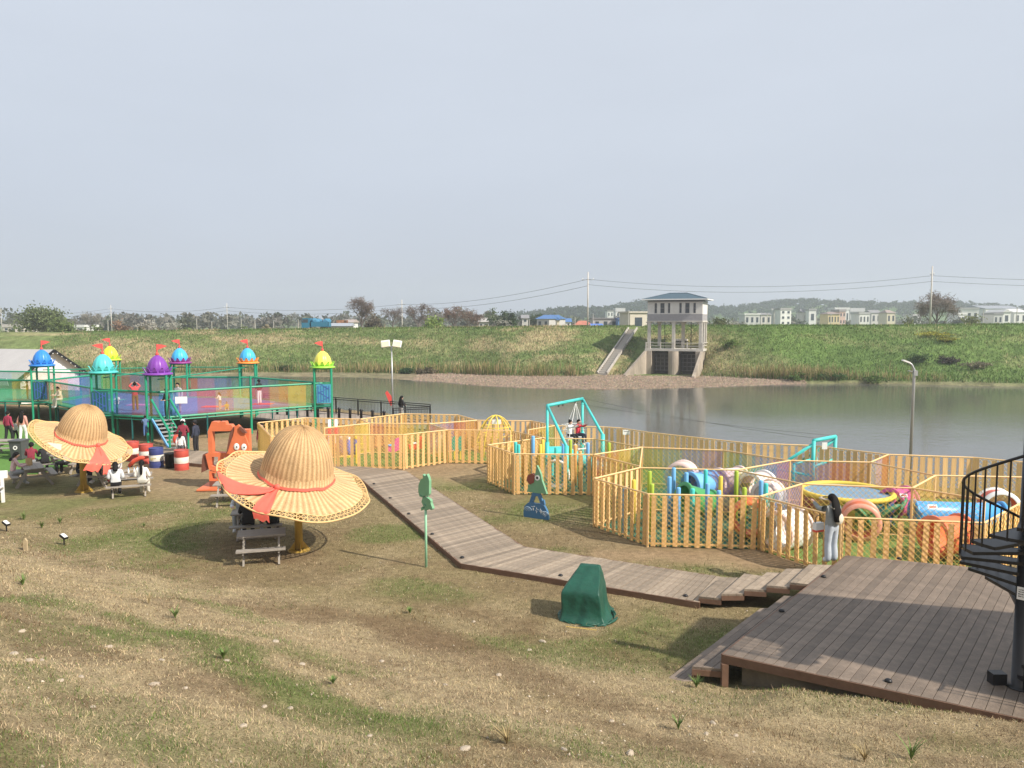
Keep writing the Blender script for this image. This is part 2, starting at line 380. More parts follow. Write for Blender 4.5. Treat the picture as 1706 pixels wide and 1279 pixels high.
# ------------------------------------------------------------------ terrain: far bank
W_X = [-260, -60, -38, -22, -9, -4, 4, 12, 22, 31, 36, 46, 64, 200]
W_Y = [133, 117, 116, 113, 104, 98.5, 94, 93, 95, 98.5, 101, 102, 97, 60]          # water's edge
G_X = [-260, -60, -30, -9, 0, 10, 16, 26, 33, 38, 64, 200]
G_Y = [134, 118, 118.5, 115, 110, 110, 112.5, 111.5, 106, 102, 98, 61]            # where the grass begins
SL_X, SL_Y, SL_A = 20.65, 117.5, R(22)                                           # sluice: front-left corner and turn
def crest_z(x): return np.interp(x, [-260, -80, -20, 20, 80, 260], [4.0, 4.5, 5.3, 5.7, 6.0, 6.1])
def far_h(x, y):
    x = np.asarray(x, float); y = np.asarray(y, float)
    yw = np.interp(x, W_X, W_Y); yg = np.maximum(np.interp(x, G_X, G_Y), yw + .6); t = y - yg
    zb = -1.75 + .35 * np.clip((y - yw) / np.maximum(yg - yw, .5), -8, 1)
    cz = crest_z(x) + .25 * (fbm(x * .05, x * 0 + 2, 3) - .5)
    q = np.clip(t / 18.0, 0, 1); q = .45 * q + .55 * q * q * (3 - 2 * q)
    z = np.where(t < 0, zb, -1.4 + (cz + 1.4) * q)
    z = z + np.where((t > 0) & (t < 17), (fbm(x * .4, y * .4, 4) - .5) * .8 * sstep(0, 3, t), 0)
    back = np.clip(t - 25, 0, 1e9)
    z = np.where(t > 25, np.maximum(z - back * .35, 2.2 + 1.2 * (fbm(x * .01, y * .01, 3) - .5)), z)
    hill = 20 * np.exp(-((x - 165) / 75) ** 2 - ((y - 900) / 120) ** 2) + 19 * np.exp(-((x - 480) / 150) ** 2 - ((y - 860) / 130) ** 2) \
        + 19 * np.exp(-((x - 330) / 90) ** 2 - ((y - 950) / 120) ** 2) + 5 * np.exp(-((x + 150) / 300) ** 2 - ((y - 900) / 140) ** 2) + 10 * np.exp(-((x - 60) / 60) ** 2 - ((y - 800) / 90) ** 2)
    z = z + hill * sstep(250, 500, y)
    lx = (x - SL_X) * math.cos(SL_A) - (y - SL_Y) * math.sin(SL_A); ly = (x - SL_X) * math.sin(SL_A) + (y - SL_Y) * math.cos(SL_A)
    z = np.where((lx > -.3 - .25 * np.maximum(0, -ly)) & (lx < 8.4 + .1 * np.maximum(0, -ly)) & (ly > -9) & (ly < 2.5), np.minimum(z, -1.5), z)   # outfall channel of the sluice
    return np.where(y < yw - 8, -4.6, z)
def far_z(x, y): return float(far_h(np.array([x]), np.array([y]))[0])
FPAL = np.array([(.125, .205, .055), (.07, .125, .04), (.42, .33, .20), (.24, .18, .135), (.17, .175, .08)])  # grass, dark grass, dry, gravel, weed
def far_cover(x, y):
    yw = np.interp(x, W_X, W_Y); yg = np.maximum(np.interp(x, G_X, G_Y), yw + .6); t = y - yg
    n1 = fbm(x * .09 + 4, t * .22, 4); n2 = fbm(x * .13 + 50, t * .3 + 9, 4); n3 = fbm(x * .2 + 90, t * .5, 4)
    right = sstep(24, 40, x)
    grass = .55 + .9 * right + .8 * sstep(.5, .65, n3); dark = .25 + 1.0 * sstep(.5, .7, n1)
    dry = (.05 + 2.2 * sstep(.57, .68, n2)) * (1 - .8 * right); weed = .75 - .45 * right
    for (px0, pt0, sx0, st0) in ((-62, 9, 9, 3), (-53, 6, 6, 2.5), (-38, 13, 7, 3), (-14, 12, 3.5, 2.5), (-8, 5, 2, 2), (1.5, 9, 4, 3.5), (5, 12, 3, 2), (-24, 12, 4, 2), (13, 3, 2, 2)): dry = dry + 3.2 * np.exp(-((x - px0) / sx0) ** 2 - ((t - pt0) / st0) ** 2) * sstep(.36, .56, n3 * .6 + n2 * .4)
    grav = 14. * sstep(.9, -.6, t + 1.2 * (n3 - .5)) * (.25 + .75 * sstep(-18, -8, x) * sstep(40, 34, x)) ; grav = grav + .9 * sstep(.55, .8, n3) * sstep(3, 0, t)
    sc = 3.0 * np.exp(-((x - 29.5) / 4.0) ** 2 - ((t - 8) / 5.0) ** 2); dry = dry + sc; weed = weed + sc     # scuffed bank right of the sluice
    dark = dark + 6 * sstep(300, 600, y)
    W = np.stack([grass, dark, dry, grav, weed], -1); return W / W.sum(-1, keepdims=True)
fx = axis([(-900, -260, 40), (-260, -75, 6), (-75, 80, .8), (80, 260, 6), (260, 901, 40)])
fy = axis([(84, 92, 2), (92, 140, .6), (140, 160, 2), (160, 400, 12), (400, 1200, 25)])
FX, FY = np.meshgrid(fx, fy); FZ = far_h(FX, FY)
M_far = attr_mat('far_bank_grass', .95, .35, 3.5, .8, bdist=.25, spec=.1, var2=.3, scale2=.9)
struct(grid_obj('far_bank', FX, FY, FZ, M_far, far_cover(FX, FY) @ FPAL), 'grassy levee and fields across the river')

# ------------------------------------------------------------------ water
m = bpy.data.materials.new('river_water'); m.use_nodes = True; nt = m.node_tree; L = nt.links.new
p = nt.nodes['Principled BSDF']; p.inputs['Base Color'].default_value = (.095, .095, .083, 1); p.inputs['Roughness'].default_value = .10
p.inputs['IOR'].default_value = 1.33; p.inputs['Specular IOR Level'].default_value = .5
tc = nt.nodes.new('ShaderNodeTexCoord'); mp = nt.nodes.new('ShaderNodeMapping'); mp.inputs['Scale'].default_value = (.8, 1.5, 1); L(tc.outputs['Object'], mp.inputs[0])
mp.inputs['Rotation'].default_value = (0, 0, R(12))
n = nt.nodes.new('ShaderNodeTexNoise'); n.inputs['Scale'].default_value = 1.5; n.inputs['Detail'].default_value = 4; L(mp.outputs[0], n.inputs['Vector'])
mp2 = nt.nodes.new('ShaderNodeMapping'); mp2.inputs['Scale'].default_value = (.02, .07, 1); L(tc.outputs['Object'], mp2.inputs[0])
n2 = nt.nodes.new('ShaderNodeTexNoise'); n2.inputs['Scale'].default_value = 1.0; n2.inputs['Detail'].default_value = 3; L(mp2.outputs[0], n2.inputs['Vector'])
mr = nt.nodes.new('ShaderNodeMapRange'); mr.inputs[1].default_value = .38; mr.inputs[2].default_value = .62; mr.inputs[3].default_value = .05; mr.inputs[4].default_value = .22; L(n2.outputs[0], mr.inputs[0])
b = nt.nodes.new('ShaderNodeBump'); b.inputs['Distance'].default_value = .12; L(mr.outputs[0], b.inputs['Strength']); L(n.outputs[0], b.inputs['Height']); L(b.outputs[0], p.inputs['Normal'])
WZ = -1.75
wt = MB().add([(-900, 20, WZ), (400, 5, WZ), (400, 140, WZ), (-900, 200, WZ)], [(0, 1, 2, 3)]).build('river_water', m); struct(wt, 'calm grey-green river')

# ------------------------------------------------------------------ blade builder (grass, reeds)
def blades(name, x, y, z, h, wd, lean, cols, material, label, cat, seg=2, tipfade=1.0):
    n = len(x); az = np.random.rand(n) * 2 * math.pi; la = np.random.rand(n) * 2 * math.pi
    dx, dy = np.cos(az) * wd * .5, np.sin(az) * wd * .5; lx, ly = np.cos(la) * lean * h, np.sin(la) * lean * h
    hz = h * np.sqrt(np.clip(1 - lean ** 2 * .8, .08, 1))
    V = np.zeros((n, 5, 3)); base = np.stack([x, y, z - .01], -1)
    off = np.stack([dx, dy, 0 * dx], -1); mid = np.stack([lx * .35, ly * .35, hz * .6], -1); tip = np.stack([lx, ly, hz], -1)
    V[:, 0] = base - off; V[:, 1] = base + off; V[:, 2] = base + mid + off * .75; V[:, 3] = base + mid - off * .75; V[:, 4] = base + tip
    i = np.arange(n)[:, None] * 5
    F = np.concatenate([i + np.array([[0, 1, 2]]), i + np.array([[0, 2, 3]]), i + np.array([[3, 2, 4]])], 0)
    o = np_mesh(name, V.reshape(-1, 3), F, material, cols=np.repeat(cols, 5, 0))
    return tag(o, label, cat, kind='stuff')
M_blade = attr_mat('grass_blades', .85, .12, 3., 0, trans=.25, spec=.15)

# matted dry and green grass over the near slope
def near_points(n):
    d = 4.0 + 26.0 * np.random.rand(n) ** 1.25; a = (np.random.rand(n) - .5) * R(84)
    return np.sin(a) * d, np.cos(a) * d
bx, by = near_points(430000)
# footprints of built things, kept clear of grass
def in_poly(x, y, poly):
    c = np.zeros(len(x), bool); n = len(poly)
    for i in range(n):
        x0, y0 = poly[i][0], poly[i][1]; x1, y1 = poly[(i + 1) % n][0], poly[(i + 1) % n][1]
        cond = ((y0 > y) != (y1 > y)) & (x < (x1 - x0) * (y - y0) / (y1 - y0 + 1e-12) + x0); c ^= cond
    return c
# ------------------------------------------------------------------ layout of decks and walks
ZB, ZD = .15, .80                                  # boardwalk, raised deck
d_fl, d_bl, d_br, d_cut = at(1204, 1089, ZD), at(1410, 925, ZD), at(1642, 947, ZD), at(1690, 985, ZD)
d_fr = at(1706, 1197, ZD); d_far = d_fl + (d_fr - d_fl) * 2.0
ddir = (d_bl - d_fl).normalized(); dper = Vector((ddir.y, -ddir.x, 0))
d_rb = d_far + ddir * 3.6
deck_poly = [d_fl, d_bl, d_br, d_cut, d_rb, d_far]
seg1 = (at(600, 796, ZB), at(768, 938, ZB), at(676, 784, ZB), at(872, 910, ZB))       # near edge a->b, far edge a->b
seg2 = (at(768, 938, ZB), at(1166, 1003, ZB), at(872, 910, ZB), at(1203, 961, ZB))
seg0 = (at(236, 764, ZB), at(600, 796, ZB), at(262, 744, ZB), at(676, 784, ZB))
clear = [[p for p in deck_poly]] + [[s[0], s[1], s[3], s[2]] for s in (seg0, seg1, seg2)]
st_near = [at(1164, 993, .26), at(1202, 989, .37), at(1240, 981, .48), at(1277, 975, .59), at(1316, 970, .70)]
st_far = [at(1202, 961, .26), at(1240, 955, .37), at(1278, 953, .48), at(1310, 947, .59), at(1348, 940, .70)]
side1, side2 = at(1153, 1110, .53), at(1103, 1137, .27)
step_run = (d_bl - d_fl).length * .62
clear += [[side2, side2 + ddir * step_run, d_fl + ddir * step_run, d_fl], [st_near[0], st_far[0], d_bl, st_near[4]]]

keep = np.ones(len(bx), bool)
for pl in clear: keep &= ~in_poly(bx, by, pl)
keep &= (by < np.interp(bx, SH_X, SH_Y) - .6) & ~((by > 20.9) & (bx > 3.0)) & ~((by > 27) & (bx > 0))
keep &= ~((bx > -11.5) & (bx < 0) & (by > 33.2))
bx, by = bx[keep], by[keep]
Wc = near_cover(bx, by); rr = np.random.rand(len(bx))
thin = rr < (.30 + .9 * Wc[:, 0] + 1.0 * Wc[:, 2] + .35 * Wc[:, 4] - .9 * Wc[:, 3])
bx, by, Wc = bx[thin], by[thin], Wc[thin]
cum = np.cumsum(Wc * np.array([1.25, .9, 1.5, .4, 1.0]), 1); cum /= cum[:, -1:]
pick = (np.random.rand(len(bx))[:, None] > cum).sum(1).clip(0, 4)
bc = PAL[pick] * (.62 + .62 * np.random.rand(len(bx), 1)) * (1 + .12 * (np.random.rand(len(bx), 3) - .5))
dist = np.sqrt(bx ** 2 + by ** 2)
bh = (.020 + .036 * np.random.rand(len(bx)) + .035 * (pick == 2) * np.random.rand(len(bx))) * (1 + .5 * (np.random.rand(len(bx)) < .04) * 3 * np.random.rand(len(bx)))
lean = np.where(pick == 2, .3 + .4 * np.random.rand(len(bx)), .55 + .42 * np.random.rand(len(bx)))
bl = bh * np.where(pick == 2, .9, 1.2)
blades('grass', bx, by, near_h(bx, by), bl, .0026 + .00055 * dist, lean, bc, M_blade, 'short dry and green grass matted over the near slope', 'grass')

# darker tufts of dead weed in the brown patches
n = 45000; tx_, ty_ = near_points(n); k_ = fbm(tx_ * .55 + 31, ty_ * .8 + 12, 4) + .10 * (np.random.rand(n) - .5) > .60
for pl in clear: k_ &= ~in_poly(tx_, ty_, pl)
k_ &= (ty_ < np.interp(tx_, TOE_X, TOE_Y) + 3.5) & ~((ty_ > 20.5) & (tx_ > 2.5)); tx_, ty_ = tx_[k_], ty_[k_]; n = len(tx_)
tc2 = np.where(np.random.rand(n, 1) < .6, np.array([[.15, .095, .05]]), np.array([[.30, .215, .115]])) * (.6 + .8 * np.random.rand(n, 1))
blades('dead_weed_tufts', tx_, ty_, near_h(tx_, ty_), .03 + .10 * np.random.rand(n) ** 2, .003 + .0006 * np.sqrt(tx_ ** 2 + ty_ ** 2), .2 + .6 * np.random.rand(n), tc2, M_blade, 'dark tufts of dead weeds in the brown patches of the slope', 'weeds')

# coarse weeds standing up out of the slope, each one a plant
M_weed = mat('weed_leaf', (.12, .19, .045), .7, .3, 10)
M_weedd = mat('dry_weed_leaf', (.33, .25, .12), .8, .3, 10)
def weed(loc, h, n, label, m):
    b = MB(); rnd = random.Random(int(loc[0] * 1000 + loc[1] * 77))
    for i in range(int(n * 2.2)):
        a = rnd.random() * 6.283; l = h * (.5 + .6 * rnd.random()); sp = .25 + .5 * rnd.random(); w_ = .0045 + .005 * rnd.random()
        ca, sa = math.cos(a), math.sin(a); p = []
        for t, ww in ((0, .6), (.4, 1), (.75, .8), (1, .05)):
            c = Vector((ca * sp * l * t ** 1.6, sa * sp * l * t ** 1.6, l * t * (1 - .25 * t))); o = Vector((-sa, ca, 0)) * w_ * ww
            p += [c - o, c + o]
        b.add(p, [(0, 1, 3, 2), (2, 3, 5, 4), (4, 5, 7, 6)])
    o = b.build('weed', m); o.location = (loc[0], loc[1], ground_z(loc[0], loc[1])); tag(o, label, 'weed'); return o
for (u, v, h, n, lab, mm) in [
    (372, 1098, .22, 26, 'bushy green weed in the green band of the left slope', M_weed),
    (292, 1030, .30, 18, 'dark leafy weed standing above the green band at left', M_weed),
    (38, 975, .28, 12, 'small green weed near the left edge below the stake', M_weed),
    (555, 1140, .16, 16, 'low green weed at the right end of the green band', M_weed),
    (683, 1022, .20, 16, 'spiky rosette weed between the sign post and the covered machine', M_weed),
    (845, 1240, .30, 16, 'brown tufted weed near the bottom centre', M_weedd),
    (1160, 1146, .26, 26, 'green tuft growing against the lowest deck step', M_weed),
    (1425, 1148, .26, 16, 'thin green weed by the front edge of the deck', M_weed),
    (1487, 1165, .34, 8, 'tall thin weed under the deck edge left of the last two', M_weed),
    (1645, 1192, .40, 9, 'tall pale weed in front of the deck near the right corner', M_weed),
    (1518, 1265, .34, 12, 'upright green weed at the bottom right', M_weed),
    (1440, 1268, .26, 14, 'dry straw tuft at the bottom right', M_weedd),
    (1130, 1215, .3, 12, 'thin weed below the deck steps', M_weed),
    (248, 1006, .34, 6, 'dry twiggy stalk on the left slope', M_weedd),
    (70, 880, .34, 18, 'green weed clump behind the left ground spotlight', M_weed),
    (100, 872, .30, 16, 'green weed clump above the right ground spotlight', M_weed),
    (40, 866, .36, 16, 'weed clump left of the others by the spotlights', M_weed),
    (240, 878, .2, 12, 'low weed left of the shaded ground under the hat', M_weed)]:
    weed(slope_at(u, v), h, n, lab, mm)

# stones
M_stone = mat('pale_stone', (.40, .335, .26), .85, .3, 14, .3)
stone_me = []
for k in range(5):
    b = MB(); rs = random.Random(k); b.ball((0, 0, 0), (1, .8, .62), 8, 5)
    b.v = [tuple(c * (1 + .28 * (rs.random() - .5)) for c in p) for p in b.v]
    stone_me.append(b.mesh('stone', M_stone))
for i, (u, v, r) in enumerate([(23, 1090, 9), (48, 1101, 8), (258, 1140, 9), (270, 1101, 7), (180, 1078, 6), (308, 1147, 6), (405, 1210, 8), (100, 1134, 6), (155, 1178, 6),
                  (36, 1052, 6), (459, 1069, 6), (440, 1178, 6), (503, 1107, 6), (904, 1069, 6), (882, 1083, 4), (636, 1102, 5), (831, 1125, 5), (742, 1141, 4), (774, 1248, 9), (940, 1249, 7), (1050, 1256, 10),
                  (789, 1036, 4), (1019, 1202, 5), (1188, 1205, 6), (1344, 1151, 6), (1177, 1223, 6), (1226, 1226, 6), (484, 1180, 5), (378, 1101, 6), (135, 1128, 5), (70, 1100, 5), (616, 1226, 6)]):
    p = slope_at(u, v); s = r / FPX * p.y * 1.15
    o = link('stone', stone_me[i % 5], None, (p.x, p.y, ground_z(p.x, p.y) + s * .02), (0, 0, random.random() * 6), (s * random.uniform(.8, 1.2), s * random.uniform(.7, 1.1), s * random.uniform(.6, 1)))
    tag(o, 'pale stone lying in the dry grass of the near slope', 'stone', 'pale stones on the near slope')
px_, py_ = near_points(3600); kk = (py_ < np.interp(px_, TOE_X, TOE_Y) + 7) & (fbm(px_ * .5, py_ * .5) > .47)
for pl in clear: kk &= ~in_poly(px_, py_, pl)
px_, py_ = px_[kk], py_[kk]; pz_ = near_h(px_, py_); n = len(px_); sz = .008 + .02 * np.random.rand(n) ** 2.5
oc = np.array([(1, 0, 0), (0, 1, 0), (-1, 0, 0), (0, -1, 0), (0, 0, .8), (0, 0, -.5)]); V = np.zeros((n, 6, 3))
V[:] = oc[None] * sz[:, None, None] * (.7 + .6 * np.random.rand(n, 6, 1)); V += np.stack([px_, py_, pz_ + .004], -1)[:, None]
F = np.array([(0, 1, 4), (1, 2, 4), (2, 3, 4), (3, 0, 4), (1, 0, 5), (2, 1, 5), (3, 2, 5), (0, 3, 5)])
F = (np.arange(n)[:, None, None] * 6 + F[None]).reshape(-1, 3)
cc = np.repeat(np.array([[.48, .41, .32]]) * (.6 + .6 * np.random.rand(n, 1)), 6, 0)
tag(np_mesh('pebbles', V.reshape(-1, 3), F, attr_mat('pebble', .9, .1, 10, 0), cols=cc), 'small pale pebbles strewn through the dry grass', 'pebbles', kind='stuff')

# ------------------------------------------------------------------ boardwalk
def plank_run(parent, s, pitch, m, zt, th=.035, gap=.008, name='plank', tilt=0.0):
    a0, a1, b0, b1 = s; n = max(1, round(((a1 - a0).length + (b1 - b0).length) / 2 / pitch)); rnd = random.Random(n)
    for i in range(n):
        t0, t1 = i / n, (i + 1) / n - gap / pitch / n
        q = [a0.lerp(a1, t0), a0.lerp(a1, t1), b0.lerp(b1, t1), b0.lerp(b1, t0)]
        c = sum(q, Vector()) / 4; dz = rnd.uniform(-.006, .006); e = (q[3] - q[0]).normalized() * rnd.uniform(-.015, .015)
        MB().slab([(p.x - c.x + e.x, p.y - c.y + e.y) for p in q], 0, th).build(name, m, parent, loc=(c.x, c.y, zt + dz))
def edge_board(parent, pts, zt, h, m, name='edge_board', th=.05):
    for a, b in zip(pts[:-1], pts[1:]):
        MB().bar((a.x, a.y, zt - h / 2), (b.x, b.y, zt - h / 2), th, h).build(name, m, parent)
bw = thing('boardwalk', 'weathered grey plank boardwalk winding across the grass to the steps', 'boardwalk')
for s in (seg0, seg1, seg2): plank_run(bw, s, .15, M_wood, ZB, gap=.016)
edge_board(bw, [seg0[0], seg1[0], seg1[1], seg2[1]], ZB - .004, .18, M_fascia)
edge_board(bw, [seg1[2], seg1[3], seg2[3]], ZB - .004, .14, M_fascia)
def path_light(p, label):
    b = MB(); b.lathe([(.0, .045), (.035, .042), (.055, .025), (.06, 0), (0, 0)], 12)
    o = b.build('path_light', M_black, smooth=True); o.location = p; tag(o, label, 'path light', 'low black path lights on the boardwalk and deck'); return o
for (u, v, z, lab) in [(623, 806, ZB, 'low black path light on the boardwalk beside the front straw hat'), (650, 830, ZB, 'second black path light from the front straw hat along the boardwalk'),
                       (681, 856, ZB, 'black path light on the boardwalk just left of the green sign'), (720, 890, ZB, 'black path light on the boardwalk right of the green sign pole'),
                       (770, 929, ZB, 'black path light at the bend of the boardwalk'), (934, 959, ZB, 'black path light behind the green covered machine'), (1142, 993, ZB, 'black path light on the boardwalk before the steps'),
                       (1372, 961, ZD, 'black path light at the far left of the deck'), (1302, 1018, ZD, 'black path light at the left deck edge above the side steps'), (1480, 1135, ZD, 'black path light near the front edge of the deck'),
                       (1498, 931, ZD, 'black path light at the back edge of the deck by the pickets')]:
    path_light(at(u, v, z + .002), lab)
# steps up from the boardwalk to the deck
ws = thing('wooden_steps', 'five weathered wooden steps rising from the boardwalk to the deck', 'steps')
for k in range(5):
    z = .26 + .11 * k; a, b = st_near[k], st_far[k]
    nx_ = st_near[k + 1] if k < 4 else at(1350, 966, ZD); nf = st_far[k + 1] if k < 4 else at(1388, 934, ZD)
    for t in range(3):
        f0, f1 = t / 3, (t + 1) / 3 - .02
        q = [a.lerp(Vector((nx_.x, nx_.y, z)), f0), a.lerp(Vector((nx_.x, nx_.y, z)), f1), b.lerp(Vector((nf.x, nf.y, z)), f1), b.lerp(Vector((nf.x, nf.y, z)), f0)]
        MB().slab([(p.x, p.y) for p in q], z, .045).build('tread', M_wood, ws)
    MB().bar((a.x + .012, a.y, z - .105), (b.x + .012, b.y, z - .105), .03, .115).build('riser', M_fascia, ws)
    e = Vector((nx_.x, nx_.y, 0)); MB().bar((a.x, a.y, z - .10), (e.x, e.y, z - .10), .035, .10).build('stringer', M_fascia, ws)

# ------------------------------------------------------------------ raised deck
dk = thing('raised_deck', 'brown wooden platform deck with two long side steps at right', 'deck')
def clip_span(poly, off):
    """range along ddir where the line at signed offset `off` along dper crosses the outline"""
    pts = [((p - d_fl).dot(ddir), (p - d_fl).dot(dper)) for p in poly]; hit = []
    for i in range(len(pts)):
        (a0, o0), (a1, o1) = pts[i], pts[(i + 1) % len(pts)]
        if (o0 - off) * (o1 - off) < 0: hit.append(a0 + (a1 - a0) * (off - o0) / (o1 - o0))
    return (min(hit), max(hit)) if len(hit) >= 2 else None
offmax = max((p - d_fl).dot(dper) for p in deck_poly); pw = .165; o_ = .001; rnd = random.Random(3)
while o_ < offmax:
    A, B = clip_span(deck_poly, o_ + .004), clip_span(deck_poly, o_ + pw - .005)
    if A and B:
        q = [d_fl + ddir * A[0] + dper * (o_ + .003), d_fl + ddir * B[0] + dper * (o_ + pw - .005), d_fl + ddir * B[1] + dper * (o_ + pw - .005), d_fl + ddir * A[1] + dper * (o_ + .003)]
        c = sum(q, Vector()) / 4; ang = math.atan2(ddir.y, ddir.x); cr, sr = math.cos(-ang), math.sin(-ang)
        loc2 = [((p.x - c.x) * cr - (p.y - c.y) * sr, (p.x - c.x) * sr + (p.y - c.y) * cr) for p in q]
        MB().slab(loc2, 0, .04).build('plank', M_deckw, dk, loc=(c.x, c.y, ZD + rnd.uniform(-.002, .002)), rotz=ang)
    o_ += pw
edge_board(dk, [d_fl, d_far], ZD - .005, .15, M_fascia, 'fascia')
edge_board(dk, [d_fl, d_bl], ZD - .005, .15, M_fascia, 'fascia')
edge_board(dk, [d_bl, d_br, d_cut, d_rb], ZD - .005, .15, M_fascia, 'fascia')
inset = [d_fl + ddir * .25 + dper * .25, d_bl - ddir * .2 + dper * .2, d_br - ddir * .25, d_rb - ddir * .2 - dper * .3, d_far + ddir * .25 - dper * .3]
MB().slab([(p.x, p.y) for p in inset], ZD - .16, 1.0).build('footing', mat('rubble_footing', (.17, .14, .10), .9, .35, 3, .5), dk)
MB().bar((d_fl.x + .03, d_fl.y - .03, ZD - .16), (d_fl.x + .03, d_fl.y - .03, .1), .11, .11).build('corner_post', M_fascia, dk)
for (c0, z, nxt) in ((side1, .53, d_fl), (side2, .27, side1)):
    wv = Vector((nxt.x - c0.x, nxt.y - c0.y, 0)); st = thing and None
    for t in range(3):
        f0, f1 = t / 3, (t + 1) / 3 - .02; a = Vector((c0.x, c0.y, z))
        q = [a + wv * f0, a + wv * f1, a + wv * f1 + ddir * step_run, a + wv * f0 + ddir * step_run]
        MB().slab([(p.x, p.y) for p in q], z, .045).build('side_step_board', M_deckw, dk)
    a = Vector((c0.x, c0.y, z - .047)); MB().bar(a + wv * .0 + Vector((0, 0, -.05)), a + wv * .98 + Vector((0, 0, -.05)), .04, .10).build('step_fascia', M_fascia, dk)
    MB().bar(a + Vector((.01, 0, -.09)), a + ddir * step_run + Vector((.01, 0, -.09)), .03, .18).build('step_riser', M_fascia, dk)
    MB().bar(a + wv * .08 + ddir * .1 + Vector((0, 0, -.1)), a + wv * .08 + ddir * .1 + Vector((0, 0, -.45)), .08, .08).build('step_post', M_fascia, dk)

# ------------------------------------------------------------------ spiral staircase and the unseen platform added to shade the deck
pc = at(1703, 1148, ZD); PX, PY = pc.x + .03, pc.y + .10
sp = thing('spiral_staircase', 'black iron spiral staircase at the right edge of the deck', 'staircase', (PX, PY, ZD))
zoff = ZD
pil = MB().lathe([(0, 0), (.22, 0), (.22, .02), (.125, .021), (.125, 4.9), (0, 4.9)], 20).build('pillar', M_black, sp, True)
sgn = MB().box((-.098, -.098, 1.52), (.16, .006, .2), Matrix.Rotation(R(-45), 3, 'Z')).build('notice', M_whitep, sp)
txt = MB()
for k in range(4):
    for j in range(5):
        txt.box((-.098 - .0085 + (-.05 + .025 * j + random.uniform(-.004, .004)) * .707, -.098 - .0085 - (-.05 + .025 * j) * .707 * -1 * -1, 1.58 - .035 * k), (.014 + .006 * random.random(), .003, .005 + .012 * random.random()), Matrix.Rotation(R(-45), 3, 'Z'))
txt.build('notice_lettering', M_black, sp)
MB().box((-.30, .1, .09), (.22, .16, .18)).build('footlight_box', M_black, sp)
RS = .90; NST = 22; dphi = R(23.0); rise = .178; phi0 = R(126) - 9 * dphi; z1 = .12
post_pts = []
for k in range(NST):
    ph = phi0 + k * dphi; z = z1 + rise * (k + .55); a0, a1 = ph - dphi * .62, ph + dphi * .62
    poly = [(.11 * math.cos(ph - 1.2), .11 * math.sin(ph - 1.2)), (RS * math.cos(a0), RS * math.sin(a0)), (RS * math.cos(ph), RS * math.sin(ph)), (RS * math.cos(a1), RS * math.sin(a1)), (.11 * math.cos(ph + 1.2), .11 * math.sin(ph + 1.2))]
    t = MB().slab(poly, z, .008); 
    for (pa, pb) in ((poly[0], poly[1]), (poly[4], poly[3]), (poly[1], poly[2]), (poly[2], poly[3])): t.bar((pa[0], pa[1], z - .022), (pb[0], pb[1], z - .022), .012, .05)
    t.build('step', M_black, sp)
    for f in (-.45, .05):
        a = ph + dphi * f; zz = z1 + rise * (k + .55 + f)
        MB().tube((RS * math.cos(a), RS * math.sin(a), z - .05), (RS * math.cos(a), RS * math.sin(a), zz + 1.14), .013, n=6).build('baluster', M_black, sp)
    for f in (-.5, 0):
        a = ph + dphi * f; post_pts.append((RS * math.cos(a), RS * math.sin(a), z1 + rise * (k + .55 + f) + 1.15))
MB().path(post_pts, .022, 8).build('handrail', M_black, sp, True)
# guessed platform out of view at the stair head, shaped to shade the deck
band = [at(1330, 988, ZD), at(1706, 1022, ZD), at(1706, 1172, ZD), at(1252, 1062, ZD)]
ZP = ZD + z1 + rise * (NST) + .05
sh = Vector((sdir.x, sdir.y, 0)) / sdir.z * (ZP - ZD)
lk = thing('added_shadow_platform', 'unseen platform added beyond the spiral stairs to cast the deck shadow', 'platform')
q = [band[0] - (band[1] - band[0]) * .25, band[1] + (band[1] - band[0]) * 1.2, band[2] + (band[2] - band[3]) * .9, band[3] - (band[2] - band[3]) * .22]
q = [p + sh for p in q]
MB().slab([(p.x, p.y) for p in q], ZP, .16).build('floor', M_deckw, lk)
for p in (q[0].lerp(q[2], .25), q[0].lerp(q[2], .9), q[1].lerp(q[3], .12)):
    MB().tube((p.x, p.y, ground_z(p.x, p.y) - .2), (p.x, p.y, ZP - .16), .12, n=10).build('post', M_black, lk)
for a, b in ((q[1], q[2]),):
    for i in range(13):
        c = a.lerp(b, i / 12); MB().tube((c.x, c.y, ZP), (c.x, c.y, ZP + .2), .015, n=5).build('baluster', M_black, lk)
    MB().tube((a.x, a.y, ZP + .2), (b.x, b.y, ZP + .2), .03, n=6).build('handrail', M_black, lk)
# ------------------------------------------------------------------ sluice gatehouse on the far bank
M_wallw = mat('white_render', (.66, .64, .60), .85, .16, .6, .05)
M_band = mat('grey_band_tiles', (.31, .30, .31), .7, .12, 3)
M_slate = mat('blue_slate', (.045, .085, .115), .5, .15, 2)
M_stain = mat('stained_concrete', (.34, .29, .235), .9, .45, .5, .3, stretch=(1, 1, .35))
zv = lambda v: atY(1120, v, 116).z
sl = thing('sluice_gatehouse', 'white sluice gatehouse with hipped slate roof on concrete columns across the river', 'gatehouse', (SL_X, SL_Y, 0), -SL_A)
FW, FD = 8.2, 5.2; zp, zc, zb_, zw, ze, zr = zv(581), zv(534), zv(523), zv(503), zv(499), zv(487)
MB().box((FW / 2, FD / 2, (zc + zb_) / 2), (FW, FD, zb_ - zc)).build('beam_band', M_band, sl)
MB().box((FW / 2, FD / 2, zc - .09), (FW + .12, FD + .12, .18)).build('beam', M_concl, sl)
wins = [(.95, 1.3), (1.75, 2.35), (2.8, 3.12), (4.35, 4.7), (5.15, 5.75), (6.25, 6.6)]
wz0, wz1 = zb_ + .12, zw - .12; wb = MB(); sc_ = FW / 7.5; xs = 0
edges = [0] + [e * sc_ for wpair in wins for e in wpair] + [FW]
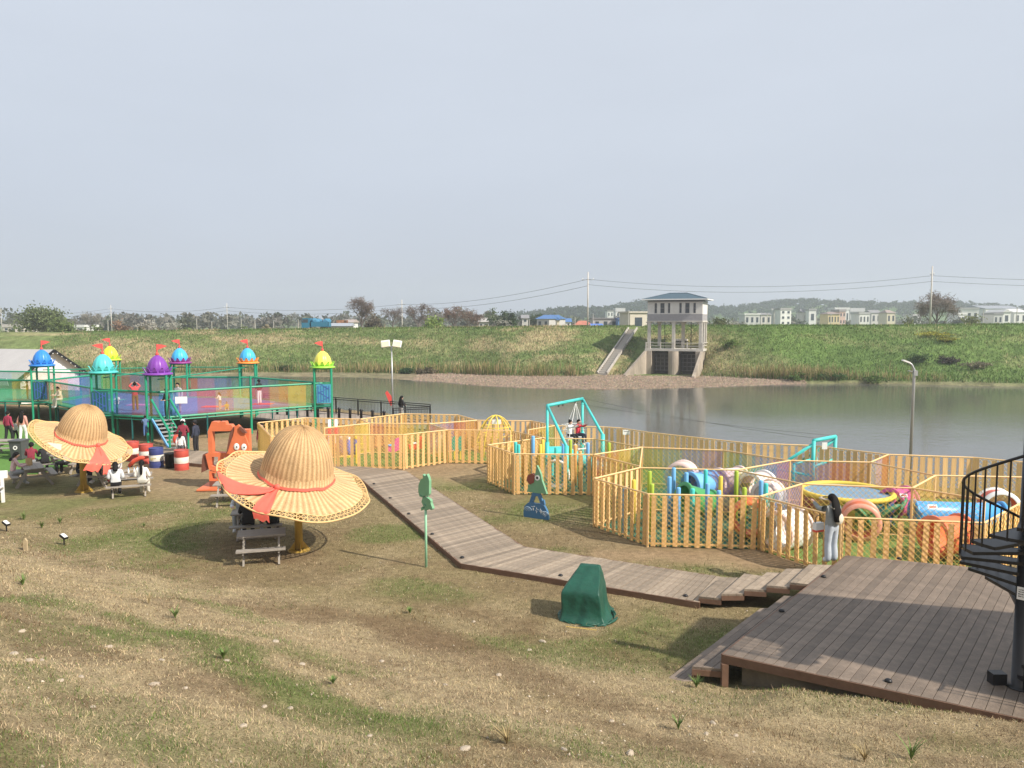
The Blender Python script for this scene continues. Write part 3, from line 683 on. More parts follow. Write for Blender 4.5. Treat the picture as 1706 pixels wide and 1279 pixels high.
for i in range(0, len(edges), 2): wb.box(((edges[i] + edges[i + 1]) / 2, .12, (wz0 + wz1) / 2), (edges[i + 1] - edges[i], .24, wz1 - wz0))
wb.box((FW / 2, .12, (zb_ + wz0) / 2 + .001), (FW, .24, wz0 - zb_)); wb.box((FW / 2, .12, (wz1 + zw) / 2), (FW, .24, zw - wz1))
for (x, wd) in ((.12, .24), (FW - .12, .24)): wb.box((x, FD / 2, (zb_ + zw) / 2), (wd, FD - .5, zw - zb_))
wb.box((FW / 2, FD - .12, (zb_ + zw) / 2), (FW, .24, zw - zb_))
wb.build('wall', M_wallw, sl)
for a, b in wins:
    f = MB().box(((a + b) / 2 * sc_, .20, (wz0 + wz1) / 2), ((b - a) * sc_, .03, wz1 - wz0)).build('window', M_glass, sl)
    fr = MB(); x0, x1 = a * sc_, b * sc_
    for x in (x0 + .03, x1 - .03): fr.box((x, .16, (wz0 + wz1) / 2), (.06, .05, wz1 - wz0))
    for z in (wz0 + .03, (wz0 + wz1) / 2, wz1 - .03): fr.box(((x0 + x1) / 2, .158, z), (x1 - x0 - .12, .05, .05))
    fr.build('window_frame', M_band, f)
MB().box((FW / 2, FD / 2, zw + .1), (FW + .1, FD + .1, .2)).build('cornice', M_band, sl)
o_ = .75; rb = [(-o_, -o_), (FW + o_, -o_), (FW + o_, FD + o_), (-o_, FD + o_)]; rd = FD / 2 + o_ - .2
V = [(x, y, ze + .1) for x, y in rb] + [(rd - .4, FD / 2, zr), (FW - rd + .4, FD / 2, zr)] + [(x, y, ze - .03) for x, y in rb]
rf = MB().add(V, [(0, 1, 5, 4), (1, 2, 5), (2, 3, 4, 5), (3, 0, 4), (9, 8, 7, 6)]).build('roof', M_slate, sl)
ev = MB()
for i in range(4):
    a, b = rb[i], rb[(i + 1) % 4]; ev.bar((a[0], a[1], ze + .03), (b[0], b[1], ze + .03), .1, .16)
ev.build('eave', M_whitep, rf)
rg = MB(); rg.bar(V[4], V[5], .12, .1)
for i, k in ((0, 4), (1, 5), (2, 5), (3, 4)): rg.bar(V[i], V[k], .1, .08)
rg.build('ridge', M_slate, rf)
for (x, y) in ((.25, .25), (3.95, .25), (FW - .25, .25), (.9, FD - .3), (4.6, FD - .3), (FW - .25, FD * .5), (FW - .25, FD - .25)):
    cb = MB().box((x, y, (zp + zc) / 2 - .09), (.46, .46, zc - zp - .18))
    cb.add([(x - .23, y, zc - .55), (x - .23, y, zc - .18), (x - .6, y, zc - .18), (x + .23, y, zc - .55), (x + .23, y, zc - .18), (x + .6, y, zc - .18)], [(0, 1, 2), (3, 5, 4)])
    cb.build('column', M_concl, sl)
MB().box((FW - .65, FD * .82, (zp + zc) / 2), (.75, .8, zc - zp - .2)).build('stair_core', M_conc, sl)
for x in (2.45, 6.4): MB().tube((x, 1.2, zp - .5), (x, 1.2, zc), .055, n=8).build('lifting_rod', M_black, sl)
MB().box((FW / 2, FD / 2 - .2, zp - .16), (FW + .5, FD + .4, .32)).build('platform', M_concl, sl)
rl = MB()
for z in (.45, .9):
    for (a, b) in (((-.1, -.3), (FW + .1, -.3)), ((-.1, -.3), (-.1, FD)), ((FW + .1, -.3), (FW + .1, FD))): rl.bar((a[0], a[1], zp + z), (b[0], b[1], zp + z), .07, .08)
rl.build('railing', M_concl, sl)
for x in (-.1, 2.1, FW * .5, 6.1, FW + .1): MB().box((x, -.3, zp + .5), (.16, .16, 1.0)).build('railing_post', M_concl, sl)
for (x, wd) in ((.35, .9), (4.1, 1.5), (FW - .35, .9)):
    pr = MB().box((x, 1.6, (zp - .32 - 2.2) / 2), (wd, 4.6 if wd < 1 else 4.2, zp - .32 + 2.2))
    if wd > 1: pr.lathe([(wd / 2, -2.2), (wd / 2, zp - .33)], 16, (x, -.5, 0))
    pr.build('pier', M_stain, sl)
for x0, x1 in ((.8, 3.35), (4.85, FW - .8)):
    g = MB().box(((x0 + x1) / 2, 1.9, (zp - 2.3) / 2 - .2), (x1 - x0, .2, zp + 1.6)).build('sluice_gate', mat('gate_iron', (.10, .085, .075), .7, .3, 2), sl)
    r_ = MB()
    for k in range(5): r_.box(((x0 + x1) / 2, 1.72, -1.0 + .62 * k), (x1 - x0 - .3, .16, .12))
    for k in range(4): r_.box((x0 + .35 + (x1 - x0 - .7) * k / 3, 1.7, .2), (.12, .14, 2.6))
    r_.build('gate_rib', mat('gate_rib_iron', (.22, .20, .18), .7, .3, 2), g)
def wing(x0, y0, x1, y1, z0, z1):
    d = Vector((x1 - x0, y1 - y0, 0)); nrm = Vector((-d.y, d.x, 0)).normalized() * .2
    a, b = Vector((x0, y0, 0)), Vector((x1, y1, 0)); V = []
    for o in (nrm, -nrm): V += [a + o + Vector((0, 0, -2.3)), b + o + Vector((0, 0, -2.3)), b + o + Vector((0, 0, z1)), a + o + Vector((0, 0, z0))]
    return MB().add(V, [(0, 1, 2, 3), (7, 6, 5, 4), (3, 2, 6, 7), (1, 5, 6, 2), (0, 3, 7, 4), (0, 4, 5, 1)])
wing(-.1, -.7, -1.9, -6.5, zp - .3, -1.3).build('wing_wall', M_stain, sl)
wing(FW + .1, -.7, FW - 0.2, -6.5, zp - .3, -1.3).build('wing_wall', M_stain, sl)
MB().box((FW / 2, FD + 3.5, zp + 1.2), (2.0, 7.5, .3)).build('access_bridge', M_concl, sl)

# stairs down the levee
bs = thing('bank_stairs', 'narrow concrete stairs with kerbs climbing the levee left of the gatehouse', 'stairs')
s0, s1 = Vector((at(1001, 622, -1.2).x, 111.8, 0)), Vector((20.0, 127.5, 0)); sd = (s1 - s0).normalized(); sp_ = Vector((sd.y, -sd.x, 0)); Ls = (s1 - s0).length; NT = 26
tread_me = MB().box((0, 0, -.2), (1.15, Ls / NT + .06, .45)).mesh('tread', M_conc); ang = math.atan2(sd.y, sd.x) - math.pi / 2
stair_z = lambda f: max(-1.25 + (far_z(s1.x, s1.y) + 1.3) * f, far_z((s0 + sd * Ls * f).x, (s0 + sd * Ls * f).y) + .02)
for k in range(NT):
    c = s0 + sd * (Ls * (k + .5) / NT); z = far_z(c.x, c.y); link('tread', tread_me, bs, (c.x, c.y, stair_z((k + .5) / NT) + .1), (0, 0, ang))
for sgn_ in (-1, 1):
    pts = []
    for k in range(14):
        c = s0 + sd * (Ls * k / 13) + sp_ * sgn_ * .72; pts.append((c.x, c.y, stair_z(k / 13) + .22))
    kb = MB()
    for a, b in zip(pts[:-1], pts[1:]):
        if not (sgn_ > 0 and 4.6 < (Vector(a) - s0).xy.length / Ls * 13 < 7.5): kb.bar(a, b, .18, .34)
    kb.build('kerb', M_conc, bs)

# ------------------------------------------------------------------ power poles and cables
poles = {}
def power_pole(key, u, vtop, Y, label, arm=0.8, yoff=0.0, r=.15):
    b = atY(u, 545, Y); top = atY(u, vtop, Y).z; z0 = far_z(b.x, Y) - .5
    t = thing('power_pole', label, 'power pole', (b.x, Y, z0), R(-10), 'concrete power poles along the far levee')
    MB().tube((0, 0, 0), (0, 0, top - z0), r, r * .62, 10).build('pole', M_concl, t, True)
    hs = (top - z0)
    if arm:
        MB().bar((-arm, 0, hs - 1.3), (arm, 0, hs - 1.3), .1, .1).build('crossarm', M_metal, t)
        for x in (-arm * .9, arm * .9): MB().lathe([(0, 0), (.06, 0), (.09, .08), (.05, .16), (.07, .22), (0, .26)], 8, (x, 0, hs - 1.25)).build('insulator', M_whitep, t)
        MB().bar((-.2, 0, hs - 2.0), (.2, 0, hs - 2.0), .06, .06).build('bracket', M_metal, t)
    poles[key] = Vector((b.x, Y, top)); return t
power_pole('F', -260, 515, 330, 'distant pole beyond the left edge carrying the cables') if False else None
power_pole('E', 3, 515, 292, 'concrete power pole at the far left edge behind the levee', .9)
power_pole('D', 186, 508, 262, 'concrete power pole right of the big round tree at left', .9)
power_pole('Cc', 379, 505, 240, 'concrete power pole behind the levee above the blue and orange dome', .9)
power_pole('B', 670, 499, 205, 'concrete power pole between the bare trees left of centre', .9)
power_pole('A', 979, 453, 131, 'tall concrete power pole on the levee left of the gatehouse', 1.0)
power_pole('R', 1549, 443, 122, 'tall concrete power pole on the levee at right', .3)
def cable(p, q, sag, label, r=.03):
    pts = [p.lerp(q, i / 24) - Vector((0, 0, sag * 4 * (i / 24) * (1 - i / 24))) for i in range(25)]
    o = MB().path(pts, r, 5, cap=False).build('power_cable', M_cable); tag(o, label, 'cable', 'overhead cables between the power poles')
names = {'E': 'far left pole', 'D': 'pole by the round tree', 'Cc': 'pole above the domes', 'B': 'pole among bare trees', 'A': 'tall pole left of the gatehouse', 'R': 'tall right pole'}
seq = ['E', 'D', 'Cc', 'B', 'A', 'R']
for a, b in zip(seq[:-1], seq[1:]):
    for dz, nm in ((1.2, 'upper'), (2.3 if 'R' not in (a, b) else 2.1, 'lower')):
        cable(poles[a] - Vector((0, 0, dz)), poles[b] - Vector((0, 0, dz if b != 'R' else dz + .3)), 1.3 if b != 'R' else 1.5, '%s cable from the %s to the %s' % (nm, names[a], names[b]), .03 if b != 'R' else .022)
for dz, nm in ((1.5, 'upper'), (2.4, 'lower')): cable(poles['R'] - Vector((0, 0, dz)), poles['R'] + Vector((60, -14, -dz - .6)), 1.0, '%s cable running off right from the tall right pole' % nm, .022)
for dz, nm in ((1.2, 'upper'), (2.3, 'lower')): cable(poles['E'] - Vector((0, 0, dz)), poles['E'] + Vector((-80, 30, -dz)), 1.0, '%s cable running off left from the far left pole' % nm)
def lamp_post(u, vt, Y, label):
    b = atY(u, 545, Y); z0 = far_z(b.x, Y) - .3; top = atY(u, vt, Y).z
    t = thing('field_post', label, 'post', (b.x, Y, z0), 0, 'slim pale posts behind the levee')
    MB().tube((0, 0, 0), (0, 0, top - z0), .09, .07, 6).build('shaft', M_concl, t); MB().box((0, 0, top - z0), (.34, .2, .14)).build('cap', M_metal, t)
for (u, vt, Y, lab) in [(328, 530, 200, 'slim pale post nearest left of the pole above the domes'), (353, 535, 210, 'short slim post touching left of the pole above the domes'), (402, 531, 190, 'first slim post right of the pole above the domes'),
        (425, 532, 190, 'second slim post right of the pole above the domes'), (456, 534, 200, 'third slim post right of the pole above the domes'), (497, 532, 215, 'last slim post before the blue lorry'), (180, 534, 220, 'slim post just left of the pole by the round tree'),
        (258, 531, 220, 'slim post in the white blossoming tree'), (1278, 522, 150, 'left of two slim posts in front of the open concrete frame'), (1289, 520, 160, 'right of two slim posts in front of the four storey house'), (1360, 526, 150, 'slim post below the white cube house'),
        (1491, 524, 160, 'slim post left of the tall right pole'), (1637, 516, 170, 'slim post left of the factory hall'), (1693, 512, 165, 'slim post at the far right in front of the factory'), (958, 528, 170, 'slim post by the low red roofed house'),
        (882, 532, 180, 'slim post left of the blue roofed house'), (988, 522, 190, 'slim post just right of the tall pole base'), (1047, 517, 145, 'white slim post beside the tall cream block'), (1384, 524, 155, 'slim post in front of the ochre house')]:
    lamp_post(u, vt, Y, lab)

# ------------------------------------------------------------------ village beyond the levee
def cmat(c, nm): return mat(nm, c, .85, .08, .5)
def building(u0, u1, v0, vr, Y, label, wall, roofc, roof='flat', depth=9, yaw=0.0, rows=2, cols=3, gable='x', wcol=None, group='village buildings beyond the levee'):
    a, b = atY(u0, v0, Y), atY(u1, v0, Y); W_ = b.x - a.x; X = (a.x + b.x) / 2; zt = a.z; zr_ = atY(u0, vr, Y).z; z0 = min(far_z(X, Y), zt - 2.6) - .5
    t = thing('village_house', label, 'house', (X, Y, z0), yaw, group); H = zt - z0
    mw = cmat(wall, 'wall_%.2f_%.2f_%.2f' % wall); mr_ = cmat(roofc, 'roof_%.2f_%.2f_%.2f' % roofc)
    MB().box((0, depth / 2, H / 2), (W_, depth, H)).build('wall', mw, t)
    hr = zr_ - zt; o = .4
    if roof == 'flat':
        MB().box((0, depth / 2, H + max(hr, .3) / 2), (W_ + .5, depth + .5, max(hr, .3))).build('roof', mr_, t)
    elif roof == 'gable':
        if gable == 'x': V = [(-W_ / 2 - o, -o, H), (W_ / 2 + o, -o, H), (W_ / 2 + o, depth + o, H), (-W_ / 2 - o, depth + o, H), (-W_ / 2 - o, depth / 2, H + hr), (W_ / 2 + o, depth / 2, H + hr)]; Fq = [(0, 1, 5, 4), (3, 4, 5, 2), (0, 4, 3), (1, 2, 5), (3, 2, 1, 0)]
        else: V = [(-W_ / 2 - o, -o, H), (W_ / 2 + o, -o, H), (W_ / 2 + o, depth + o, H), (-W_ / 2 - o, depth + o, H), (0, -o, H + hr), (0, depth + o, H + hr)]; Fq = [(0, 4, 5, 3), (1, 2, 5, 4), (0, 1, 4), (2, 3, 5), (3, 2, 1, 0)]
        MB().add(V, Fq).build('roof', mr_, t)
    else:
        V = [(-W_ / 2 - o, -o, H), (W_ / 2 + o, -o, H), (W_ / 2 + o, depth + o, H), (-W_ / 2 - o, depth + o, H), (-W_ / 4, depth / 2, H + hr), (W_ / 4, depth / 2, H + hr)]
        MB().add(V, [(0, 1, 5, 4), (2, 3, 4, 5), (1, 2, 5), (3, 0, 4), (3, 2, 1, 0)]).build('roof', mr_, t)
    vis = min(H, zt - crest_z(X) + 1.5)
    for r_ in range(rows):
        for c_ in range(cols):
            ww, wh = W_ / cols * .42, vis / rows * .45; x = -W_ / 2 + W_ * (c_ + .5) / cols; z = H - vis + vis * (r_ + .55) / rows
            f = MB().box((x, -.02, z), (ww, .06, wh)).build('window', M_glass, t)
            MB().box((x, -.05, z - wh / 2 - .06), (ww + .2, .14, .1)).build('sill', M_whitep, f)
    return t
GR, RE, BL, CR, WH = (.22, .22, .23), (.42, .16, .11), (.07, .16, .36), (.62, .55, .42), (.66, .66, .64)
building(893, 916, 531, 524, 215, 'small grey house with bright blue gabled roof left of the tall pole', (.42, .41, .40), BL, 'gable', 11, R(-28), 1, 2)
building(916, 932, 533, 525, 218, 'cream gable end beside the blue roofed house', CR, BL, 'gable', 8, R(0), 1, 1, 'y')
building(936, 951, 536, 530, 240, 'small white shed with blue roof right of the cream gable', WH, BL, 'gable', 6, 0, 1, 2)
building(960, 985, 541, 534, 190, 'low red roofed house just left of the tall pole base', (.45, .30, .26), RE, 'hip', 7, 0, 1, 2)
building(987, 1003, 543, 539, 185, 'low shed under a blue tarpaulin right of the tall pole', (.3, .3, .32), (.08, .17, .5), 'gable', 5, 0, 1, 1)
building(988, 1030, 531, 529, 200, 'long grey flat roofed block right of the tall pole', (.40, .39, .38), GR, 'flat', 8, 0, 1, 3)
building(1030, 1047, 532, 529, 195, 'small blue cabin next to the grey block', (.10, .20, .38), (.1, .15, .3), 'flat', 6, 0, 1, 1)
building(1049, 1079, 521, 519, 150, 'tall cream concrete block with dark glazing left of the gatehouse', (.56, .51, .43), (.5, .46, .4), 'flat', 6, R(12), 1, 1)
building(1012, 1022, 518, 516, 420, 'distant white house on the rise left of the gatehouse', WH, GR, 'flat', 10, 0, 2, 2)
building(1026, 1041, 519, 513, 430, 'distant pale house with stair tower above the grey block', WH, (.5, .5, .5), 'flat', 10, 0, 2, 2)
building(798, 820, 536, 529, 210, 'pale old house with grey roof among trees left of centre', (.46, .43, .40), (.40, .38, .36), 'gable', 8, 0, 1, 3)
building(870, 880, 530, 524, 240, 'narrow grey house between dark trees left of the blue roof', (.5, .48, .46), GR, 'gable', 8, 0, 2, 1)
building(117, 140, 545, 541, 260, 'low white house right of the big round tree', WH, (.6, .6, .6), 'flat', 9, 0, 1, 2)
building(5, 38, 545, 540, 270, 'low pale house left of the big round tree', (.55, .5, .45), (.45, .42, .4), 'flat', 9, 0, 1, 3)
building(535, 582, 543, 538, 150, 'low white shed with grey sheet roof beside the blue lorry', (.58, .55, .51), (.30, .33, .38), 'gable', 4, 0, 1, 3)
building(563, 571, 540, 533, 165, 'narrow orange brick hut behind the white shed', (.45, .22, .12), (.4, .2, .12), 'flat', 4, 0, 1, 1)
building(572, 586, 537, 532, 200, 'white two storey house behind the shed and the bare tree', WH, (.35, .3, .28), 'gable', 8, 0, 2, 2)
building(1300, 1319, 516, 513, 330, 'white four storey house with open balconies right of the gatehouse', WH, (.32, .31, .32), 'flat', 11, R(8), 3, 2)
building(1286, 1299, 517, 514, 335, 'grey wing joined left of the white four storey house', (.46, .47, .48), (.5, .5, .5), 'flat', 9, 0, 3, 1)
building(1241, 1266, 524, 522, 300, 'low open concrete frame building right of the gatehouse', (.50, .50, .49), WH, 'flat', 8, 0, 1, 3)
building(1268, 1285, 524, 521, 310, 'low pale house left of the grey wing', (.55, .52, .49), GR, 'gable', 8, 0, 1, 2)
building(1348, 1360, 517, 514, 400, 'white cube house with one dark window', WH, (.3, .3, .3), 'flat', 10, 0, 1, 1)
building(1338, 1348, 520, 515, 405, 'small house with dark roof left of the white cube house', (.55, .5, .47), (.25, .24, .26), 'gable', 9, 0, 1, 1)
building(1380, 1399, 523, 519, 330, 'yellow ochre house with dark hipped roof', (.60, .48, .28), (.25, .2, .19), 'hip', 9, 0, 1, 4)
building(1399, 1409, 519, 515, 340, 'pink house next to the ochre house', (.56, .40, .36), (.3, .28, .3), 'flat', 9, 0, 2, 2)
building(1391, 1415, 516, 512, 420, 'long white building on the rise behind the pink house', WH, (.55, .55, .55), 'flat', 9, 0, 1, 4)
building(1417, 1440, 519, 513, 430, 'pale grey house with rooftop tower right of the pink house', (.56, .56, .57), (.45, .45, .47), 'flat', 9, 0, 2, 3)
building(1432, 1449, 523, 520, 350, 'white house with flat roof at the right end of the village', WH, (.4, .4, .4), 'flat', 9, 0, 1, 3)
building(1452, 1468, 521, 516, 400, 'pale house with grey gable left of the wide bare tree', (.56, .54, .52), GR, 'gable', 9, 0, 1, 2)
building(1478, 1492, 521, 516, 380, 'cream house near the tall right pole', CR, (.3, .24, .22), 'hip', 9, 0, 1, 2)
building(1521, 1535, 526, 523, 330, 'low white house under the wide bare tree', WH, (.5, .5, .5), 'flat', 8, 0, 1, 2)
building(1602, 1629, 515, 512, 330, 'white flat roofed house with dark windows right of the wide bare tree', WH, (.4, .4, .4), 'flat', 11, R(-18), 1, 3)
building(1596, 1610, 524, 521, 320, 'low white shed in front of the white flat roofed house', WH, WH, 'flat', 8, 0, 1, 2)
building(1640, 1706, 514, 508, 420, 'long white factory hall at the right edge', (.6, .6, .58), (.24, .26, .3), 'gable', 22, R(6), 1, 8)
building(1671, 1684, 520, 515, 330, 'white gabled store in front of the factory hall', WH, (.5, .5, .5), 'gable', 12, 0, 1, 1, 'y')
building(1656, 1671, 524, 521, 330, 'grey lean-to beside the white gabled store', (.45, .45, .45), GR, 'flat', 8, 0, 1, 2)
building(1690, 1712, 520, 514, 340, 'white hall at the far right edge below the factory', WH, (.55, .55, .55), 'gable', 12, 0, 1, 2)

# blue lorry parked on the levee
tr = thing('lorry', 'blue lorry parked on the levee beside the white shed', 'lorry', (atY(533, 545, 146).x - 3.2, 146, far_z(-36, 146)), 0)
Mlb = mat('lorry_blue', (.03, .16, .26), .5, .1, 3); zl = atY(530, 550.5, 146).z - tr.location.z
cabp = [(0, .5), (0, 1.5), (.25, 2.35), (1.5, 2.35), (1.5, .5)]
MB().prism(cabp, 2.0, Matrix.Translation((0, 0, zl))).build('cab', Mlb, tr)
MB().prism([(.08, 1.5), (.28, 2.15), (1.2, 2.15), (1.2, 1.5)], 2.04, Matrix.Translation((0, 0, zl))).build('cab_window', M_glass, tr)
bd = MB(); bd.box((3.4, 0, zl + .8), (3.4, 2, .12))
for y in (-.97, .97): bd.box((3.4, y, zl + 1.25), (3.4, .06, .8))
for x in (1.73, 5.07): bd.box((x, 0, zl + 1.25), (.06, 2, .8))
bd.build('cargo_bed', Mlb, tr)
ld = MB()
for k in range(14): ld.ball((1.8 + 3.1 * random.random(), -.6 + 1.2 * random.random(), zl + 1.6 + .3 * random.random()), .35 + .2 * random.random(), 7, 5)
ld.build('tarp_load', mat('blue_tarp', (.05, .2, .33), .6, .2, 3), tr)
for x in (.75, 3.9, 4.7):
    for y in (-.85, .85):
        wv = MB().lathe([(0, -.12), (.42, -.12), (.46, 0), (.42, .12), (0, .12)], 14, (x, y, zl + .45), rot=Matrix.Rotation(R(90), 3, 'X')).build('wheel', M_black, tr)

# ------------------------------------------------------------------ trees
def leaf_cloud(n, cx, cy, cz, rx, ry, rz, size, rs, tight=1.0):
    """leaf quads in uneven clumps through a crown's volume"""
    k = max(6, n // 45); d = rs.normal(size=(k, 3)); d /= np.linalg.norm(d, axis=1)[:, None]
    rad = (rs.rand(k) ** .45); cl = d * rad[:, None] * np.array([rx, ry, rz]) * .86; cl[:, 2] = np.maximum(cl[:, 2], -rz * .75)
    csz = (.16 + .2 * rs.rand(k)) * tight; ids = rs.randint(0, k, n); g = rs.normal(size=(n, 3)) * csz[ids][:, None] * np.array([rx, ry, rz * .8])
    P_ = cl[ids] + g + np.array([cx, cy, cz])
    a = rs.normal(size=(n, 3)); a /= np.linalg.norm(a, axis=1)[:, None]; b = np.cross(a, rs.normal(size=(n, 3))); b /= np.linalg.norm(b, axis=1)[:, None] + 1e-9
    s = size * (.6 + .8 * rs.rand(n, 1)); V = np.stack([P_ - a * s, P_ + b * s * .6, P_ + a * s, P_ - b * s * .6], 1)
    return V.reshape(-1, 3), np.arange(n * 4).reshape(-1, 4), ids
M_leaf = attr_mat('tree_leaves', .8, .15, 1., 0, trans=.3, spec=.15)
M_bark = mat('bark', (.13, .105, .085), .9, .25, 3, .3)
def tree(u, vb, vt, wpx, Y, label, col, n=900, leaf=.22, bare=False, name='tree', tilt=0, group='trees on and behind the levee'):
    seed = int(u * 7 + Y); rs = np.random.RandomState(seed); b = atY(u, vb, Y); z0 = min(far_z(b.x, Y), b.z) - .2; H = atY(u, vt, Y).z - z0; Wd = wpx / FPX * Y
    t = thing(name, label, 'tree', (b.x, Y, z0), 0, group); rnd = random.Random(seed)
    tb = MB(); ch = H * (.34 if bare else .28); tb.path([(0, 0, 0), (.1, 0, ch * .5), (0, .1, ch), (.05, 0, H * .7)], [H * .028, H * .023, H * .019, H * .008], 7)
    tips = []
    def grow(p, d, l, r, lev):
        q = p + d * l; m_ = p.lerp(q, .5) + Vector((rnd.uniform(-.06, .06), rnd.uniform(-.06, .06), .03)) * l
        tb.path([p, m_, q], [r, r * .8, r * .5], 5 if lev < 2 else 3, cap=False); tips.append(q)
        if lev < (4 if bare else 2):
            for k in range(3 if bare else 2):
                nd = (d + Vector((rnd.uniform(-1, 1), rnd.uniform(-1, 1), rnd.uniform(-.25, .7))) * .75).normalized()
                grow(p.lerp(q, rnd.uniform(.55, 1)), nd, l * rnd.uniform(.6, .8), r * .5, lev + 1)
    for k in range(6 if bare else 5):
        a = k * 6.283 / (6 if bare else 5) + rnd.random(); st = ch * rnd.uniform(.8, 1.0) + (H * .25) * rnd.random()
        dd = Vector((math.cos(a) * Wd / H * .8, math.sin(a) * Wd / H * .8, .75)).normalized(); grow(Vector((0, 0, st)), dd, H * (.24 if bare else .22), H * .013, 0)
    tb.build('trunk', M_bark if not bare else mat('bare_bark', (.16, .135, .125), .9, .2, 3), t)
    V, F, ids = leaf_cloud(n, 0, 0, H * .58, Wd * .5, Wd * .42, H * .40, leaf, rs, .8)
    if bare:     # fine twigs and first buds at the branch ends
        tp = np.array([list(q) for q in tips]); pk = tp[rs.randint(0, len(tp), n)] + rs.normal(size=(n, 3)) * H * .035
        a = rs.normal(size=(n, 3)); a[:, 2] = np.abs(a[:, 2]) * .8; a /= np.linalg.norm(a, axis=1)[:, None]; bb = np.cross(a, rs.normal(size=(n, 3))); bb /= np.linalg.norm(bb, axis=1)[:, None] + 1e-9
        s = leaf * 1.7 * (.6 + .8 * rs.rand(n, 1)); V = np.stack([pk - a * s, pk + bb * s * .10, pk + a * s, pk - bb * s * .10], 1).reshape(-1, 3); ids = rs.randint(0, 40, n)
    cl = np.array(col) * (.6 + .75 * rs.rand(400, 1))[ids] * (.8 + .4 * rs.rand(len(ids), 1))
    np_mesh('crown', V, F, M_leaf, t, cols=np.repeat(cl, 4, 0)); return t
OL, GRN, DK, BR, BLS = (.17, .20, .075), (.12, .19, .05), (.055, .085, .04), (.22, .16, .12), (.44, .42, .37)
tree(72, 556, 508, 84, 165, 'big round olive green tree on the levee at left', (.15, .185, .085), 5600, .22)
tree(104, 556, 529, 40, 158, 'lower leafy bush tree joined right of the big round tree', (.15, .20, .07), 2600, .2)
tree(151, 554, 521, 32, 230, 'pale grey bare tree right of the big round tree', (.26, .24, .21), 900, .28, True)
tree(202, 554, 531, 30, 190, 'rounded rusty brown shrubby tree behind the pole at left', (.24, .15, .10), 1000, .24)
tree(243, 553, 531, 36, 180, 'white blossoming tree above the purple dome', BLS, 1000, .2)
tree(285, 553, 533, 32, 185, 'second white blossoming tree right of the first', (.38, .37, .32), 900, .2)
tree(310, 553, 526, 40, 260, 'dark hazy tree behind the blossoming trees', (.12, .13, .085), 900, .35)
tree(603, 551, 499, 44, 165, 'tall bare tree with tangled crown left of centre', (.19, .15, .13), 2200, .22, True)
tree(622, 551, 520, 40, 175, 'dark shrubby tree beside the tall bare tree', (.14, .12, .09), 1000, .25)
tree(654, 550, 515, 26, 190, 'slender bare tree left of the centre pole', (.17, .13, .11), 900, .22, True)
tree(698, 549, 509, 34, 165, 'forked bare tree right of the centre pole', (.17, .13, .105), 1300, .2, True)
tree(722, 549, 524, 44, 160, 'fresh green tree with pale new leaves', (.20, .27, .075), 1600, .22)
tree(690, 549, 538, 26, 158, 'low white blossoming bush under the forked tree', (.36, .37, .31), 600, .18)
tree(757, 548, 515, 34, 185, 'rust coloured budding tree left of the pale old house', (.20, .13, .10), 1200, .24, True)
tree(790, 548, 519, 36, 190, 'brown budding tree behind the pale old house', (.19, .13, .10), 1200, .24, True)
tree(823, 547, 514, 30, 200, 'green tree right of the pale old house', (.11, .15, .07), 1000, .26)
tree(846, 547, 514, 36, 195, 'dark dense tree left of the blue roofed house', DK, 1600, .26)
tree(832, 547, 532, 40, 170, 'grey blossoming bush below the dark dense tree', (.30, .29, .25), 900, .2)
tree(893, 546, 517, 30, 250, 'dark tree just behind the blue roof', DK, 1100, .3)
tree(1560, 545, 489, 78, 150, 'wide spreading bare tree beside the tall right pole', (.21, .175, .15), 3200, .24, True)
tree(1200, 546, 523, 44, 170, 'olive bush right of the gatehouse roof line', (.13, .15, .06), 1300, .25)
tree(1228, 545, 528, 34, 160, 'white blossoming bush right of the gatehouse', (.38, .38, .33), 900, .18)
tree(1620, 544, 525, 34, 155, 'rounded pale green bush at right', (.20, .22, .09), 1000, .2)
tree(1512, 544, 524, 24, 160, 'small light green tree left of the tall right pole', (.20, .23, .08), 800, .2)
# distant wood: one mass of hazy crowns
rs = np.random.RandomState(5); Vs, Fs, Cs = [], [], []; base = 0
def clump(x, y, h, wd, col, n, leaf):
    global base
    V, F, ids = leaf_cloud(n, x, y, far_z(x, y) + h * .5, wd, wd, h * .5, leaf, rs, .75)
    Vs.append(V); Fs.append(F + base); base += len(V); c = np.array(col) * (.6 + .7 * rs.rand(200, 1))[ids]; Cs.append(np.repeat(c, 4, 0))
for i in range(520):
    u = rs.uniform(-250, 1950); Y = rs.uniform(300, 680); p = atY(u, 540, Y); c = [(.13, .15, .10), (.15, .15, .125), (.17, .16, .14), (.13, .14, .105), (.16, .155, .13)][rs.randint(0, 5)]  # belt leaf colours greyed and lightened to stand in for haze
    dens = .95 if u < 900 else .5
    if rs.rand() < dens: clump(p.x, Y, rs.uniform(6, 11.0) * (.95 if u < 800 else .75), rs.uniform(4, 9), c, 110, 1.05)
for i in range(260):
    u = rs.uniform(-150, 1850); Y = rs.uniform(150, 185); p = atY(u, 545, Y); c = [(.11, .14, .055), (.16, .15, .08), (.22, .19, .13), (.13, .17, .06)][rs.randint(0, 4)]
    clump(p.x, Y, rs.uniform(1.6, 3.8), rs.uniform(1.0, 2.6), c, 80, .34)
for i in range(1000):
    k = rs.randint(0, 4); hx, hy, sx, sy = [(165, 900, 75, 90), (480, 860, 150, 100), (330, 950, 90, 90), (60, 800, 60, 70)][k]
    x, y = hx + rs.normal() * sx * .75, hy - abs(rs.normal()) * sy * .8; clump(x, y, rs.uniform(5, 9), rs.uniform(4, 8), (.04, .062, .04), 44, 1.3)
